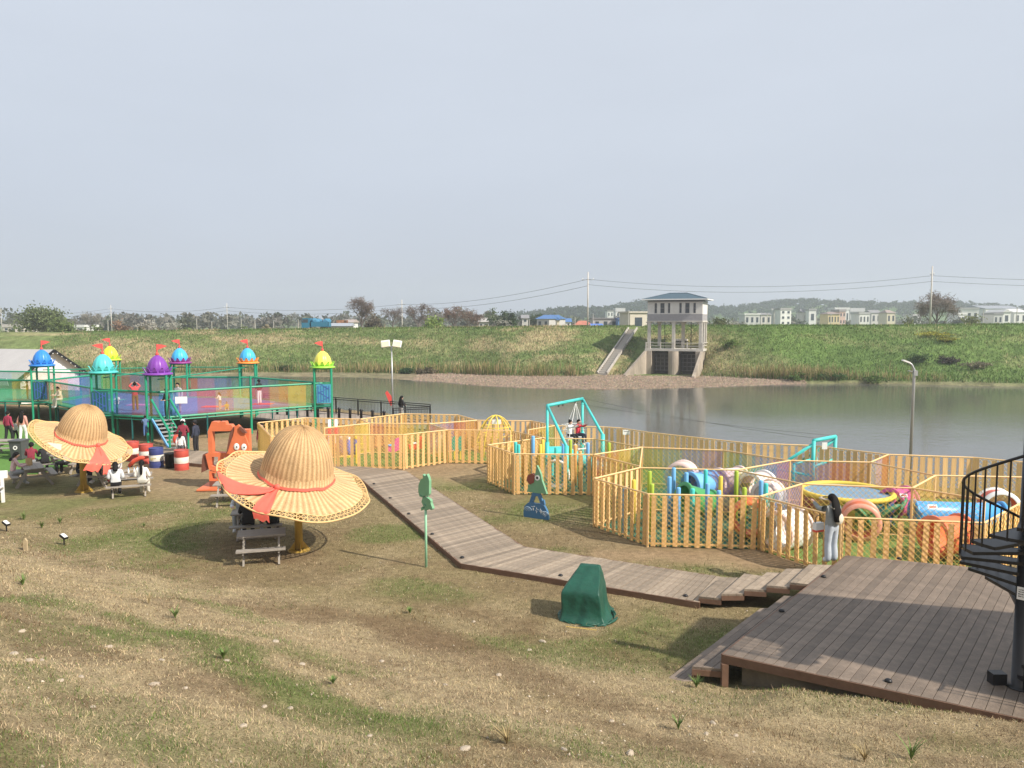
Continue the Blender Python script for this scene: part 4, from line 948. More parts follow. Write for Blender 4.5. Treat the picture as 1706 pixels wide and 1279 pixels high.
tag(np_mesh('distant_wood', np.concatenate(Vs), np.concatenate(Fs), M_leaf, cols=np.concatenate(Cs)), 'hazy mass of distant woods, hedges and scrub behind the levee', 'woods', kind='stuff')

# ------------------------------------------------------------------ grass, reeds and gravel on the far bank
n = 90000; fxp = np.random.uniform(-80, 78, n); yw = np.interp(fxp, W_X, W_Y); yg = np.maximum(np.interp(fxp, G_X, G_Y), yw + .6)
tt = np.random.rand(n) ** 1.1 * 22; fyp = yg + tt; cw = far_cover(fxp, fyp)
lxx = (fxp - SL_X) * math.cos(SL_A) - (fyp - SL_Y) * math.sin(SL_A); lyy = (fxp - SL_X) * math.sin(SL_A) + (fyp - SL_Y) * math.cos(SL_A)
ok = ~((lxx > -2.2) & (lxx < 8.6) & (lyy > -9) & (lyy < 6)) & (np.random.rand(n) > .6 * cw[:, 3])
ds = np.abs((fxp - s0.x) * sp_.x + (fyp - s0.y) * sp_.y); ok &= ds > 1.0
fxp, fyp, cw, tt = fxp[ok], fyp[ok], cw[ok], tt[ok]; n = len(fxp)
cum = np.cumsum(cw * np.array([1.5, 1.2, .6, .15, .9]), 1); cum /= cum[:, -1:]; pk = (np.random.rand(n)[:, None] > cum).sum(1).clip(0, 4); pal = FPAL.copy(); pal[3] = (.32, .26, .13)
cc = pal[pk] * (.65 + .75 * np.random.rand(n, 1)); hh = (.16 + .26 * np.random.rand(n)) * (1 + .4 * (pk == 2)) * (1 + .5 * sstep(4, 0, tt))
blades('bank_grass', fxp, fyp, far_h(fxp, fyp), hh, .05 + .05 * np.random.rand(n), .25 + .5 * np.random.rand(n), cc, M_blade, 'rough green and straw coloured grass over the far levee', 'grass')
# dry reeds by the water
ru = []
for (x0, sp2, k, h_) in [(-20, 3, 500, 1.6), (-4, 2.2, 500, 2.0), (4, 1.5, 300, 1.9), (8.6, .5, 160, 1.7), (37, 3.0, 900, 1.9), (43, 2.5, 500, 1.5), (-30, 4, 400, 1.4), (-45, 6, 500, 1.4), (52, 3, 250, 1.2), (-12, 3, 500, 1.4)]:
    x = np.random.normal(x0, sp2, k); yw = np.interp(x, W_X, W_Y); y = np.maximum(np.interp(x, G_X, G_Y), yw + .6) + np.abs(np.random.normal(0, 1.5, k)) + .1; ru.append(np.stack([x, y, np.full(k, h_)], 1))
ru = np.concatenate(ru); n = len(ru)
cc = np.where(np.random.rand(n, 1) < .65, np.array([[.36, .28, .15]]), np.array([[.14, .19, .05]])) * (.7 + .6 * np.random.rand(n, 1))
blades('reeds', ru[:, 0], ru[:, 1], far_h(ru[:, 0], ru[:, 1]), ru[:, 2] * (.5 + .6 * np.random.rand(n)), np.full(n, .07), .1 + .25 * np.random.rand(n), cc, M_blade, 'dry reeds standing along the far water edge', 'reeds')
# gravel beach
n = 16000; x = np.random.uniform(-14, 39, n); yw = np.interp(x, W_X, W_Y); yg = np.interp(x, G_X, G_Y); y = yw - .4 + (np.maximum(yg, yw + .8) - yw + 1.0) * np.random.rand(n); s = .04 + .11 * np.random.rand(n) ** 2
V = oc[None] * s[:, None, None] * (.7 + .6 * np.random.rand(n, 6, 1)) + np.stack([x, y, far_h(x, y) + .02], -1)[:, None]
Fo = np.array([(0, 1, 4), (1, 2, 4), (2, 3, 4), (3, 0, 4)]); F = (np.arange(n)[:, None, None] * 6 + Fo[None]).reshape(-1, 3)
cc = np.repeat(np.array([[.29, .22, .165]]) * (.5 + .8 * np.random.rand(n, 1)) * (1 + .2 * (np.random.rand(n, 3) - .5)), 6, 0)
tag(np_mesh('gravel_beach', V.reshape(-1, 3), F, attr_mat('beach_gravel', .9, .1, 10, 0), cols=cc), 'pinkish gravel strand along the far water edge', 'gravel', kind='stuff')
# shrubs on the bank
def bush(u, v, Y, wd, h, col, label, n=500):
    p = atY(u, v, Y); z0 = far_z(p.x, Y); rs = np.random.RandomState(int(u)); t = thing('bush', label, 'bush', (p.x, Y, z0), 0, 'bushes on the far levee')
    b = MB(); rnd = random.Random(int(u))
    for k in range(7): a = rnd.random() * 6.28; b.tube((0, 0, -.1), (math.cos(a) * wd * .3, math.sin(a) * wd * .3, h * .6), .04, .015, 4)
    b.build('stems', M_bark, t); V, F, ids = leaf_cloud(n, 0, 0, h * .45, wd * .5, wd * .4, h * .5, .14, rs); c = np.array(col) * (.6 + .7 * rs.rand(200, 1))[ids]
    np_mesh('foliage', V, F, M_leaf, t, cols=np.repeat(c, 4, 0))
for a in [(1215, 563, 116, 3.0, 1.5, (.13, .20, .05), 'upright green bush right of the gatehouse columns'), (1530, 588, 106, 3.4, 1.3, (.08, .13, .05), 'dark green bush left on the slope behind the street lamp'),
          (1580, 598, 105, 3.2, 1.3, (.085, .075, .06), 'dark bare thicket in the middle of the right slope'), (1620, 608, 103, 4.0, 1.0, (.20, .18, .12), 'dry grey scrub right of the dark thicket'),
          (1555, 570, 112, 5.5, .9, (.34, .33, .06), 'patch of yellow rape flowers on the right slope'), (1575, 580, 110, 3.0, .8, (.30, .30, .06), 'smaller patch of yellow flowers below the first'),
          (680, 622, 116, 2.6, 1.1, (.05, .10, .045), 'dark green bush at the water behind the floodlight'), (712, 622, 115.5, 3.0, 1.1, (.14, .12, .08), 'brown bush at the water right of the floodlight'),
          (478, 615, 120, 3.4, 1.1, (.07, .11, .04), 'low dark bush at the water behind the right dome'), (1385, 634, 102.6, 4.2, 1.2, (.06, .11, .035), 'dark overhanging bush at the water on the right'), (1325, 634, 102.5, 3.2, 1.0, (.10, .16, .045), 'green bush at the water left of the overhanging one'),
          (1450, 634, 101.8, 3.6, .9, (.12, .18, .05), 'low green bush at the water below the street lamp')]: bush(a[0], a[1], a[2], a[3], a[4], a[5], a[6])
# ------------------------------------------------------------------ lawn, dock
lawn_poly = [at(-60, 705, .01), at(95, 712, .01), at(120, 775, .01), at(60, 790, .01), at(-120, 790, .01)]
struct(MB().slab([(p.x, p.y) for p in lawn_poly], .035, .03).build('artificial_lawn', mat('artificial_turf', (.09, .20, .035), .95, .25, 9, .5)), 'bright green artificial lawn at left')
# waterside dock
M_dock = mat('dock_boards', (.30, .25, .21), .8, .2, 4, .2, rand=.1)
dkp = thing('river_dock', 'grey plank dock along the river behind the castle climbing frame', 'dock')
dk_q = [at(425, 699, .05), at(720, 716, .05), at(722, 699, .05), at(430, 679, .05)]
plank_run(dkp, (dk_q[0], dk_q[1], dk_q[3], dk_q[2]), .42, M_dock, .08, .06, .02)
edge_board(dkp, [dk_q[0], dk_q[1]], .06, .2, M_fascia)
for i in range(8):
    p = dk_q[3].lerp(dk_q[2], (i + .5) / 8); MB().tube((p.x, p.y, .04), (p.x, p.y, -4), .12, n=8).build('pile', M_fascia, dkp)
def iron_railing(pts, h, label, post_d=2.0, bal=.13):
    t = thing('iron_railing', label, 'railing')
    bal_b = MB()
    for a, b in zip(pts[:-1], pts[1:]):
        L_ = (b - a).length; n = max(1, round(L_ / post_d))
        for i in range(n + 1):
            p = a.lerp(b, i / n); MB().bar((p.x, p.y, p.z), (p.x, p.y, p.z + h), .06, .06).build('post', M_black, t)
        for z in (h - .02, h - .14, .1): MB().bar((a.x, a.y, a.z + z), (b.x, b.y, b.z + z), .04, .05).build('rail', M_black, t)
        m_ = max(2, round(L_ / bal))
        for i in range(m_): p = a.lerp(b, (i + .5) / m_); bal_b.bar((p.x, p.y, p.z + .1), (p.x, p.y, p.z + h - .14), .018, .018)
    o = bal_b.build('balusters', M_black, t); o['kind'] = 'stuff'; return t
ra = [at(548, 693, .1), at(640, 697.5, .1), at(717, 703, .1)]
back = at(717, 703, .1)
iron_railing([at(440, 681, .1), at(560, 689, .1), back], 1.15, 'long black iron railing along the river edge of the dock')
iron_railing([at(655, 706, .1), back], 1.0, 'short black railing across the end of the dock behind the woman')
bol = MB().lathe([(0, 0), (.09, 0), (.09, .62), (.11, .64), (.11, .72), (.05, .78), (0, .78)], 10).mesh('bollard', M_black, True)
for i in range(11):
    p = at(462, 689.5, .1).lerp(at(640, 703.5, .1), i / 10); o = link('bollard', bol, None, (p.x, p.y, .082)); tag(o, ['leftmost', 'second', 'third', 'fourth', 'fifth', 'sixth', 'seventh', 'eighth', 'ninth', 'tenth', 'rightmost'][i] + (' squat black bollard in the row along the dock' if i in (0, 10) else ' squat black bollard from the left in the row along the dock'), 'bollard', 'black bollards along the dock')

# ------------------------------------------------------------------ castle climbing frame
ZF, ZT, ZR = 1.40, 2.72, 3.66           # floor, rail top, tower eaves
tw = {'purple': (-18.9, 40.9), 'teal': (-22.55, 42.3), 'blue': (-30.0, 49.0), 'yellow': (-29.3, 56.0), 'sky': (-22.5, 52.0), 'orange': (-17.9, 52.0), 'lemon': (-11.6, 47.0)}
corner = (-15.1, 44.2); wl = (-41.0, 50.5); wlb = (-40.0, 58.5)
cas = thing('climbing_castle', 'green steel castle climbing frame with rainbow mesh walls and onion domes', 'climbing frame')
RB = [(.62, .10, .10), (.75, .33, .09), (.72, .55, .10), (.20, .42, .13), (.05, .36, .36), (.10, .25, .60), (.38, .20, .50)]
RBn = ['red', 'orange', 'yellow', 'green', 'teal', 'blue', 'violet']
def net_wall(parent, a, b, z0, z1, pitch=1.1, alpha=.38, ph=0):
    a, b = Vector((a[0], a[1], 0)), Vector((b[0], b[1], 0)); L_ = (b - a).length; n = max(1, round(L_ / pitch))
    for i in range(n):
        p, q = a.lerp(b, i / n), a.lerp(b, (i + 1) / n); k = (i + ph) % 7
        MB().add([(p.x, p.y, z0), (q.x, q.y, z0), (q.x, q.y, z1), (p.x, p.y, z1)], [(0, 1, 2, 3)]).build('mesh_panel', net_mat('mesh_' + RBn[k], RB[k], alpha), parent)
def side(a, b, ph, posts=1, dark=False, gray=False):
    A, B = Vector((*a, 0)), Vector((*b, 0))
    for z, r in ((ZT, .055), (ZF - .06, .06), (ZF - .22, .035)): MB().tube((A.x, A.y, z), (B.x, B.y, z), r, n=8).build('rail', M_green if z > 2 or not dark else M_greend, cas)
    net_wall(cas, a, b, ZF, ZT - .05, 1.1, .44, ph)
    L_ = (B - A).length; n = max(1, round(L_ / 2.6))
    for i in range(1, n): p = A.lerp(B, i / n); MB().tube((p.x, p.y, 0), (p.x, p.y, ZF), .05, n=8).build('leg', M_greend, cas)
ring = ['blue', 'teal', 'purple', 'corner', 'lemon', 'orange', 'sky', 'yellow']
pt = dict(tw); pt['corner'] = corner
for i, (a, b) in enumerate(zip(ring, ring[1:] + ring[:1])): side(pt[a], pt[b], [0, 5, 5, 0, 0, 4, 2, 3][i])
side(pt['blue'], wl, 1); side(pt['yellow'], wlb, 3); side(wl, wlb, 0)
for nm in ('corner',): MB().tube((*pt[nm], 0), (*pt[nm], 3.35), .07, n=8).build('post', M_green, cas)
for p in (wl, wlb): MB().tube((*p, 0), (*p, 3.2), .07, n=8).build('post', M_green, cas)
# high tie rails between the towers
for a, b in (('blue', 'sky'), ('teal', 'sky'), ('sky', 'orange'), ('purple', 'orange')):
    MB().tube((*pt[a], 3.4), (*pt[b], 3.4), .035, n=6).build('tie_rail', M_green, cas)
# bouncing floor: blue mat with coloured lanes and green walkway
fl = [pt[k] for k in ring]; cxy = Vector((sum(p[0] for p in fl) / 8, sum(p[1] for p in fl) / 8, 0))
MB().slab([(p[0], p[1]) for p in fl], ZF - .06, .05).build('walkway', M_green, cas)
sh_ = lambda k: [(cxy.x + (p[0] - cxy.x) * k, cxy.y + (p[1] - cxy.y) * k) for p in fl]
MB().slab(sh_(.88), ZF - .03, .02).build('bounce_mat', mat('blue_mat', (.045, .15, .32), .6, .15, 1.5), cas)
for j, (cx_, cy_, k) in enumerate([(-18, 46, 0), (-15.5, 47.5, 0), (-23, 47, 6), (-26, 50, 4)]):
    MB().slab([(cx_ - .6, cy_ - .4), (cx_ + .6, cy_ - .4), (cx_ + .6, cy_ + .4), (cx_ - .6, cy_ + .4)], ZF - .005, .02).build('bounce_pad', mat('pad_' + RBn[k], RB[k], .6, .1, 2), cas)
wf = [pt['blue'], wl, wlb, pt['yellow']]
MB().slab(wf, ZF - .07, .05).build('wing_floor', M_green, cas)
# towers (each an octagonal-roofed turret carried by four posts)
def tower(key, dome, crown, label, flagdir=1, panel=None, sc=1.0):
    x, y = tw[key]; t = thing('tower_turret', label, 'turret', (x, y, 0), R(12), 'domed turrets of the climbing castle')
    for px_, py_ in ((-.5, -.45), (.5, -.45), (.5, .45), (-.5, .45)):
        MB().tube((px_, py_, 0), (px_, py_, ZR), .065, n=8).build('post', M_green, t)
    for z in (ZT, ZF - .06, ZR - .05):
        for a, b in (((-.5, -.45), (.5, -.45)), ((.5, -.45), (.5, .45)), ((.5, .45), (-.5, .45)), ((-.5, .45), (-.5, -.45))):
            if z == ZT and a == (-.5, -.45) and key == 'purple': continue
            MB().tube((*a, z), (*b, z), .03, n=6).build('crossbar', M_green, t)
    MB().box((0, 0, ZF - .1), (1.0, .9, .05)).build('landing', M_greend, t)
    Md = mat('dome_' + key, dome, .35, .08, 3); Mc = mat('crown_' + key, crown, .4, .08, 3)
    # ribbed onion dome
    n = 48; b = MB(); prof = [(.50, 0), (.53, .12), (.51, .32), (.44, .55), (.31, .76), (.16, .89), (.05, .95), (0, .97)]
    V = []; F = []
    for (r, z) in prof:
        for j in range(n): a = 2 * math.pi * j / n; rr_ = r * (1 + .055 * abs(math.cos(a * 6)) - .03); V.append((rr_ * math.cos(a), rr_ * math.sin(a), ZR + .1 + z))
    for i in range(len(prof) - 1):
        for j in range(n): F.append((i * n + j, i * n + (j + 1) % n, (i + 1) * n + (j + 1) % n, (i + 1) * n + j))
    b.add(V, F).build('dome', Md, t, True)
    b = MB().lathe([(0, ZR), (.74, ZR), (.76, ZR + .03), (.74, ZR + .08), (.6, ZR + .13), (.56, ZR + .2), (.5, ZR + .2)], 28); b.build('eave_disc', Mc, t, True)
    cb = MB()
    for j in range(12):     # upturned petals round the rim
        a = 2 * math.pi * j / 12; c, s_ = math.cos(a), math.sin(a); tx = Vector((-s_, c, 0)); pts = []
        for (r, z, wd) in ((.58, .12, .13), (.66, .2, .11), (.70, .33, .07), (.76, .40, .015)):
            p = Vector((c * r, s_ * r, ZR + z)); pts += [p - tx * wd, p + tx * wd]
        ins = [p - Vector((c, s_, 0)) * .03 for p in pts]
        cb.add(pts + ins, [(0, 1, 3, 2), (2, 3, 5, 4), (4, 5, 7, 6), (10, 11, 9, 8), (12, 13, 11, 10), (14, 15, 13, 12), (0, 2, 10, 8), (2, 4, 12, 10), (4, 6, 14, 12), (3, 1, 9, 11), (5, 3, 11, 13), (7, 5, 13, 15), (6, 7, 15, 14)])
    cb.build('petal_crown', Mc, t)
    st = MB().tube((0, 0, ZR + 1.02), (0, 0, ZR + 1.62), .03, n=6); st.lathe([(0, ZR + 1.2), (.07, ZR + 1.16), (.09, ZR + 1.08), (.05, ZR + 1.0)], 10); f = st.build('flag_staff', M_flag, t)
    fg = MB(); fd = flagdir
    fg.prism([(0, 1.62), (.25 * fd, 1.6), (.5 * fd, 1.52), (.22 * fd, 1.4), (0, 1.32)] if fd > 0 else [(0, 1.32), (.22 * fd, 1.4), (.5 * fd, 1.52), (.25 * fd, 1.6), (0, 1.62)], .03, Matrix.Translation((0, 0, ZR)) @ Matrix.Rotation(R(20), 4, 'Z'))
    fg.build('flag', M_flag, f)
    if panel:
        pn = MB().box((panel[0], panel[1], (ZF + ZT) / 2 + .05), (.86 if panel[2] == 'x' else .04, .04 if panel[2] == 'x' else .8, 1.15)).build('play_panel', panel[3], t)
        g = MB()
        for k in range(5): g.box((panel[0] - .32 + .16 * k, panel[1] - .035, (ZF + ZT) / 2 + .05), (.035, .03, 1.0))
        for k in range(4): g.box((panel[0], panel[1] - .035, ZF + .35 + .28 * k), (.7, .02, .03), Matrix.Rotation(R(35 if k % 2 else -30), 3, 'Y'))
        g.build('panel_relief', mat('panel_relief_blue', (.05, .12, .40), .5), pn)
    return t
tower('blue', (.03, .22, .66), (.03, .20, .60), 'turret with plain mid blue dome, leftmost of the castle', 1, (0, -.5, 'x', M_greend))
tower('teal', (.10, .55, .55), (.08, .50, .48), 'turret with turquoise dome between the blue and the purple one', -1, (-.1, -.5, 'x', M_greend))
tower('yellow', (.78, .72, .05), (.45, .62, .05), 'turret with yellow dome farthest back at left', -1)
tower('purple', (.20, .05, .35), (.20, .05, .35), 'turret with purple dome at the head of the castle stairs', 1)
tower('sky', (.06, .42, .75), (.25, .04, .22), 'turret with sky blue dome on a plum coloured crown', -1)
tower('orange', (.06, .42, .75), (.78, .27, .05), 'turret with sky blue dome on an orange petal crown', -1)
tower('lemon', (.82, .75, .12), (.30, .62, .06), 'turret with lemon yellow dome on a lime crown, rightmost of the castle', -1, (.05, -.5, 'x', mat('play_panel_blue', (.06, .30, .42), .5)))
# stairs to the purple turret
stt = thing('castle_stairs', 'green railed stairs leading up to the purple domed turret', 'stairs', (-18.55, 40.35, 0), R(12))
run = 2.4; vx = Vector((.62, -1, 0)).normalized()
for k in range(8):
    z = ZF - .17 * (k + .6); c = vx * (run * (k + .5) / 8); MB().box((c.x, c.y, z), (.85, .3, .05), Matrix.Rotation(math.atan2(vx.x, -vx.y), 3, 'Z')).build('tread', M_metal, stt)
pxv = Vector((-vx.y, vx.x, 0))
for s_ in (-1, 1):
    o = pxv * .46 * s_
    MB().bar(o + Vector((0, 0, ZF - .05)), o + vx * run + Vector((0, 0, .02)), .06, .14).build('stringer', M_blue if s_ < 0 else M_green, stt)
    MB().tube(o + Vector((0, 0, ZF + 1.0)), o + vx * run + Vector((0, 0, .95)), .06, n=8).build('handrail', M_green, stt)
    MB().tube(o + vx * run + Vector((0, 0, .95)), o + vx * run, .05, n=8).build('newel', M_green, stt)
ng = MB().box(tuple(Vector((.95, .35, 2.3))), (.6, .03, .36)).build('notice_board', M_whitep, stt)

# white marquee behind the castle (local x along the gable, y along the ridge away from it)
G1, G2 = Vector((-38.6, 60.0, 0)), Vector((-36.9, 65.4, 0)); gd = (G2 - G1); Wm = gd.length
mq = thing('marquee', 'white gabled marquee tent with grey roof behind the blue dome', 'marquee', G1, math.atan2(gd.y, gd.x))
Mc_ = mat('marquee_grey', (.40, .39, .39), .8, .06, 1); Mw_ = mat('marquee_white', (.80, .79, .77), .8, .04, 1)
Lm, He, Hr = 10.0, 2.35, 4.15
MB().add([(0, 0, 0), (Wm, 0, 0), (Wm, 0, He), (Wm / 2, 0, Hr), (0, 0, He), (0, .05, 0), (Wm, .05, 0), (Wm, .05, He), (Wm / 2, .05, Hr), (0, .05, He)], [(0, 1, 2, 3, 4), (9, 8, 7, 6, 5)]).build('gable_wall', Mw_, mq)
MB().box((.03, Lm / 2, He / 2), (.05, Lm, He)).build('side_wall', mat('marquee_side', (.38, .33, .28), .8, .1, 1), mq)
MB().box((Wm - .03, Lm / 2, He / 2), (.05, Lm, He)).build('side_wall', Mw_, mq)
o_ = .5; zl_ = He - o_ * (Hr - He) / (Wm / 2); V = [(-o_, -.5, zl_), (Wm / 2, -.5, Hr + .06), (Wm + o_, -.5, zl_), (-o_, Lm, zl_), (Wm / 2, Lm, Hr + .06), (Wm + o_, Lm, zl_)]
V2 = [(x, y, z - .06) for x, y, z in V]
MB().add(V + V2, [(0, 1, 4, 3), (1, 2, 5, 4), (9, 10, 7, 6), (10, 11, 8, 7), (6, 7, 1, 0), (7, 8, 2, 1), (3, 4, 10, 9), (4, 5, 11, 10), (0, 3, 9, 6), (2, 8, 11, 5)]).build('roof', Mc_, mq)
eg = MB(); eg.bar((-o_, -.52, zl_ - .08), (Wm / 2, -.52, Hr - .02), .08, .2); eg.bar((Wm / 2, -.52, Hr - .02), (Wm + o_, -.52, zl_ - .08), .08, .2); eg.build('gable_trim', M_black, mq)
bulb = MB()
for i in range(16): f = i / 15 * 2 - 1; bulb.ball((Wm / 2 + f * (Wm / 2 + .3), -.6, Hr - abs(f) * (Hr - zl_) - .12), .045, 6, 4)
bulb.build('light_string', M_whitep, mq)
MB().box((-.45, 1.2, zl_ - .25), (.06, 1.1, .6), Matrix.Rotation(R(-12), 3, 'Y')).build('flood_lamp', M_whitep, mq)
for (x, y) in ((0, 0), (Wm, 0), (0, Lm), (Wm, Lm)): MB().tube((x, y - .02, 0), (x, y - .02, He), .05, n=6).build('tent_pole', M_black, mq)
# ------------------------------------------------------------------ yellow picket fences
FH = 1.55
picket_me = MB().box((0, 0, .74), (.135, .028, 1.48)).mesh('picket', M_yel)
picket_b = MB().box((0, 0, .74), (.16, .028, 1.48)).mesh('picket', M_yel)
def tp(u, v): return at(u, v, FH)
def diamond_net(b, p, q, z0, z1, sp=.15, r=.006):
    d = Vector((q.x - p.x, q.y - p.y, 0)); L_ = d.length; d /= L_; Hh = z1 - z0
    for sg in (1, -1):
        s = -Hh
        while s < L_:
            a0, a1 = s, s + Hh; t0, t1 = max(0, a0), min(L_, a1)
            if t1 - t0 > .05:
                za, zb2 = ((t0 - s), (t1 - s)) if sg > 0 else (Hh - (t0 - s), Hh - (t1 - s))
                A = Vector((p.x, p.y, z0 + za)) + d * t0; B = Vector((p.x, p.y, z0 + zb2)) + d * t1; b.tube(A, B, r, n=3, cap=False)
            s += sp
def fence(label, runs, net_side=.05, zg=0.0, name='picket_fence', pitch=.30, wide=False, rainbow=None, ralpha=.45):
    t = thing(name, label, 'fence'); nb = MB(); seen = set()
    for ri, run in enumerate(runs):
        P_ = [Vector((p.x, p.y, 0)) for p in run]
        for p, q in zip(P_[:-1], P_[1:]):
            d = (q - p); L_ = d.length; d /= L_; nrm = Vector((d.y, -d.x, 0)); ang = math.atan2(d.y, d.x)
            n = max(1, round(L_ / pitch)); rnd = random.Random(int(L_ * 100))
            for i in range(n):
                c = p + d * (L_ * (i + .5) / n); link('picket', picket_b if wide else picket_me, t, (c.x, c.y, .03 + rnd.uniform(-.02, .006)), (rnd.uniform(-.008, .008), rnd.gauss(0, .012), ang + rnd.uniform(-.03, .03)))
            MB().tube((p.x, p.y, FH), (q.x, q.y, FH), .027, n=6).build('top_rail', M_rail, t)
            o = nrm * -.03
            MB().bar((p.x + o.x, p.y + o.y, .10), (q.x + o.x, q.y + o.y, .10), .03, .05).build('bottom_rail', M_rail, t)
            o = nrm * net_side; diamond_net(nb, p + o, q + o, .05, FH)
            for c in (p, q):
                key = (round(c.x, 1), round(c.y, 1))
                if key not in seen: seen.add(key); MB().tube((c.x, c.y, -.1), (c.x, c.y, FH + .01), .038, n=8).build('post', M_rail, t)
    if len(nb.v): o = nb.build('diamond_net', M_rope, t); o['kind'] = 'stuff'
    return t
def net_fence(label, runs, cols=None, alpha=.42, cords=True):
    t = thing('net_partition', label, 'net'); nb = MB(); seen = set()
    for ri, run in enumerate(runs):
        P_ = [Vector((p.x, p.y, 0)) for p in run]; ph = ri * 2
        for p, q in zip(P_[:-1], P_[1:]):
            MB().tube((p.x, p.y, FH), (q.x, q.y, FH), .027, n=6).build('top_rail', M_rail, t); MB().tube((p.x, p.y, .12), (q.x, q.y, .12), .02, n=6).build('bottom_rail', M_rail, t)
            if cords: diamond_net(nb, p, q, .12, FH, .17, .006)
            if cols and cols[ri] is not None: net_wall(t, p, q, .14, FH - .04, .75, alpha, cols[ri])
            for c in (p, q):
                key = (round(c.x, 1), round(c.y, 1))
                if key not in seen: seen.add(key); MB().tube((c.x, c.y, -.1), (c.x, c.y, FH + .01), .038, n=8).build('post', M_rail, t)
    if len(nb.v): o = nb.build('cord_net', M_rope, t); o['kind'] = 'stuff'
    return t
# turf inside the enclosures
M_turf = mat('dark_green_turf', (.025, .115, .075), .9, .3, 6, .3); M_turf2 = mat('grass_green_turf', (.12, .19, .045), .95, .3, 7, .4)
def turf(pts, m, label, z=.02): struct(MB().slab([(p.x, p.y) for p in pts], z, .03).build('play_turf', m), label)

A_l, A_l2 = tp(430, 704), tp(434, 738)
fA = fence('yellow picket fence round the left play enclosure behind the front straw hat',
           [[tp(452, 727), tp(557, 724), tp(672, 724), tp(745, 716), tp(850, 717)], [tp(430, 704), tp(508, 696), tp(600, 698), tp(672, 689), tp(763, 691), tp(795, 700)], [tp(430, 704), tp(452, 727)]])
net_fence('rainbow netted partitions inside the left play enclosure', [[tp(540, 713), tp(615, 705), tp(715, 706), tp(745, 716)], [tp(615, 705), tp(600, 698)], [tp(715, 706), tp(795, 700)]], [0, None, 5])
turf([tp(432, 705), tp(508, 698), tp(600, 700), tp(672, 691), tp(763, 693), tp(795, 703), tp(850, 717), tp(745, 715), tp(672, 722), tp(557, 722), tp(455, 725)], M_turf2, 'green turf of the left enclosure')
fB = fence('yellow picket fence round the middle play enclosure with the swing',
           [[tp(813, 741), tp(857, 756), tp(988, 757), tp(1066, 777)], [tp(813, 741), tp(906, 729)], [tp(855, 718), tp(906, 730)]])
net_fence('netted partition rails around the swing in the middle enclosure', [[tp(906, 730), tp(990, 731), tp(1070, 745)], [tp(990, 757), tp(1070, 745)], [tp(880, 716), tp(930, 708)]], [None, 0, 1], .4)
fC = fence('yellow picket fence round the near right enclosure with padded posts', [[tp(1066, 779), tp(990, 797), tp(1080, 823), tp(1266, 827), tp(1401, 862)]])
fD = fence('yellow picket fence just behind the raised deck', [[tp(1404, 862), tp(1640, 871), tp(1706, 835)]], pitch=.31)
fR = fence('long yellow picket fence along the river bank behind all enclosures', [[tp(795, 700), tp(885, 701), tp(925, 709), tp(1005, 711), tp(1035, 713), tp(1080, 720), tp(1245, 738), tp(1352, 742), tp(1480, 757), tp(1622, 762), tp(1720, 771)]], net_side=-.05, pitch=.27, wide=True)
net_fence('low rainbow netted partitions dividing the right enclosures',
          [[tp(1070, 745), tp(1205, 750), tp(1316, 767)], [tp(1066, 779), tp(1226, 783), tp(1316, 767)], [tp(1316, 767), tp(1450, 770), tp(1480, 757)], [tp(1226, 783), tp(1336, 806)], [tp(1266, 827), tp(1336, 806)],
           [tp(1336, 806), tp(1520, 813), tp(1558, 792)], [tp(1558, 792), tp(1720, 795)], [tp(1450, 770), tp(1558, 792)], [tp(1520, 813), tp(1640, 832)], [tp(1070, 745), tp(1066, 779)]],
          [3, 3, 5, None, 4, None, None, None, None, 0], .38)
turf([tp(813, 741), tp(906, 731), tp(990, 733), tp(1070, 747), tp(1066, 777), tp(988, 756), tp(857, 755)], M_turf, 'dark green turf of the middle enclosure')
turf([tp(992, 797), tp(1066, 781), tp(1070, 748), tp(1205, 752), tp(1316, 769), tp(1336, 806), tp(1264, 826), tp(1081, 822)], M_turf, 'dark green turf of the near right enclosure')
turf([tp(1268, 827), tp(1336, 807), tp(1318, 769), tp(1480, 759), tp(1622, 764), tp(1720, 773), tp(1720, 800), tp(1640, 868), tp(1404, 860)], M_turf2, 'green turf of the far right enclosure')
turf([tp(800, 702), tp(885, 703), tp(925, 711), tp(1035, 715), tp(1245, 740), tp(1352, 744), tp(1480, 757), tp(1316, 767), tp(1205, 750), tp(1070, 745), tp(906, 730), tp(855, 718)], M_turf2, 'green turf strip by the river fence', .016)
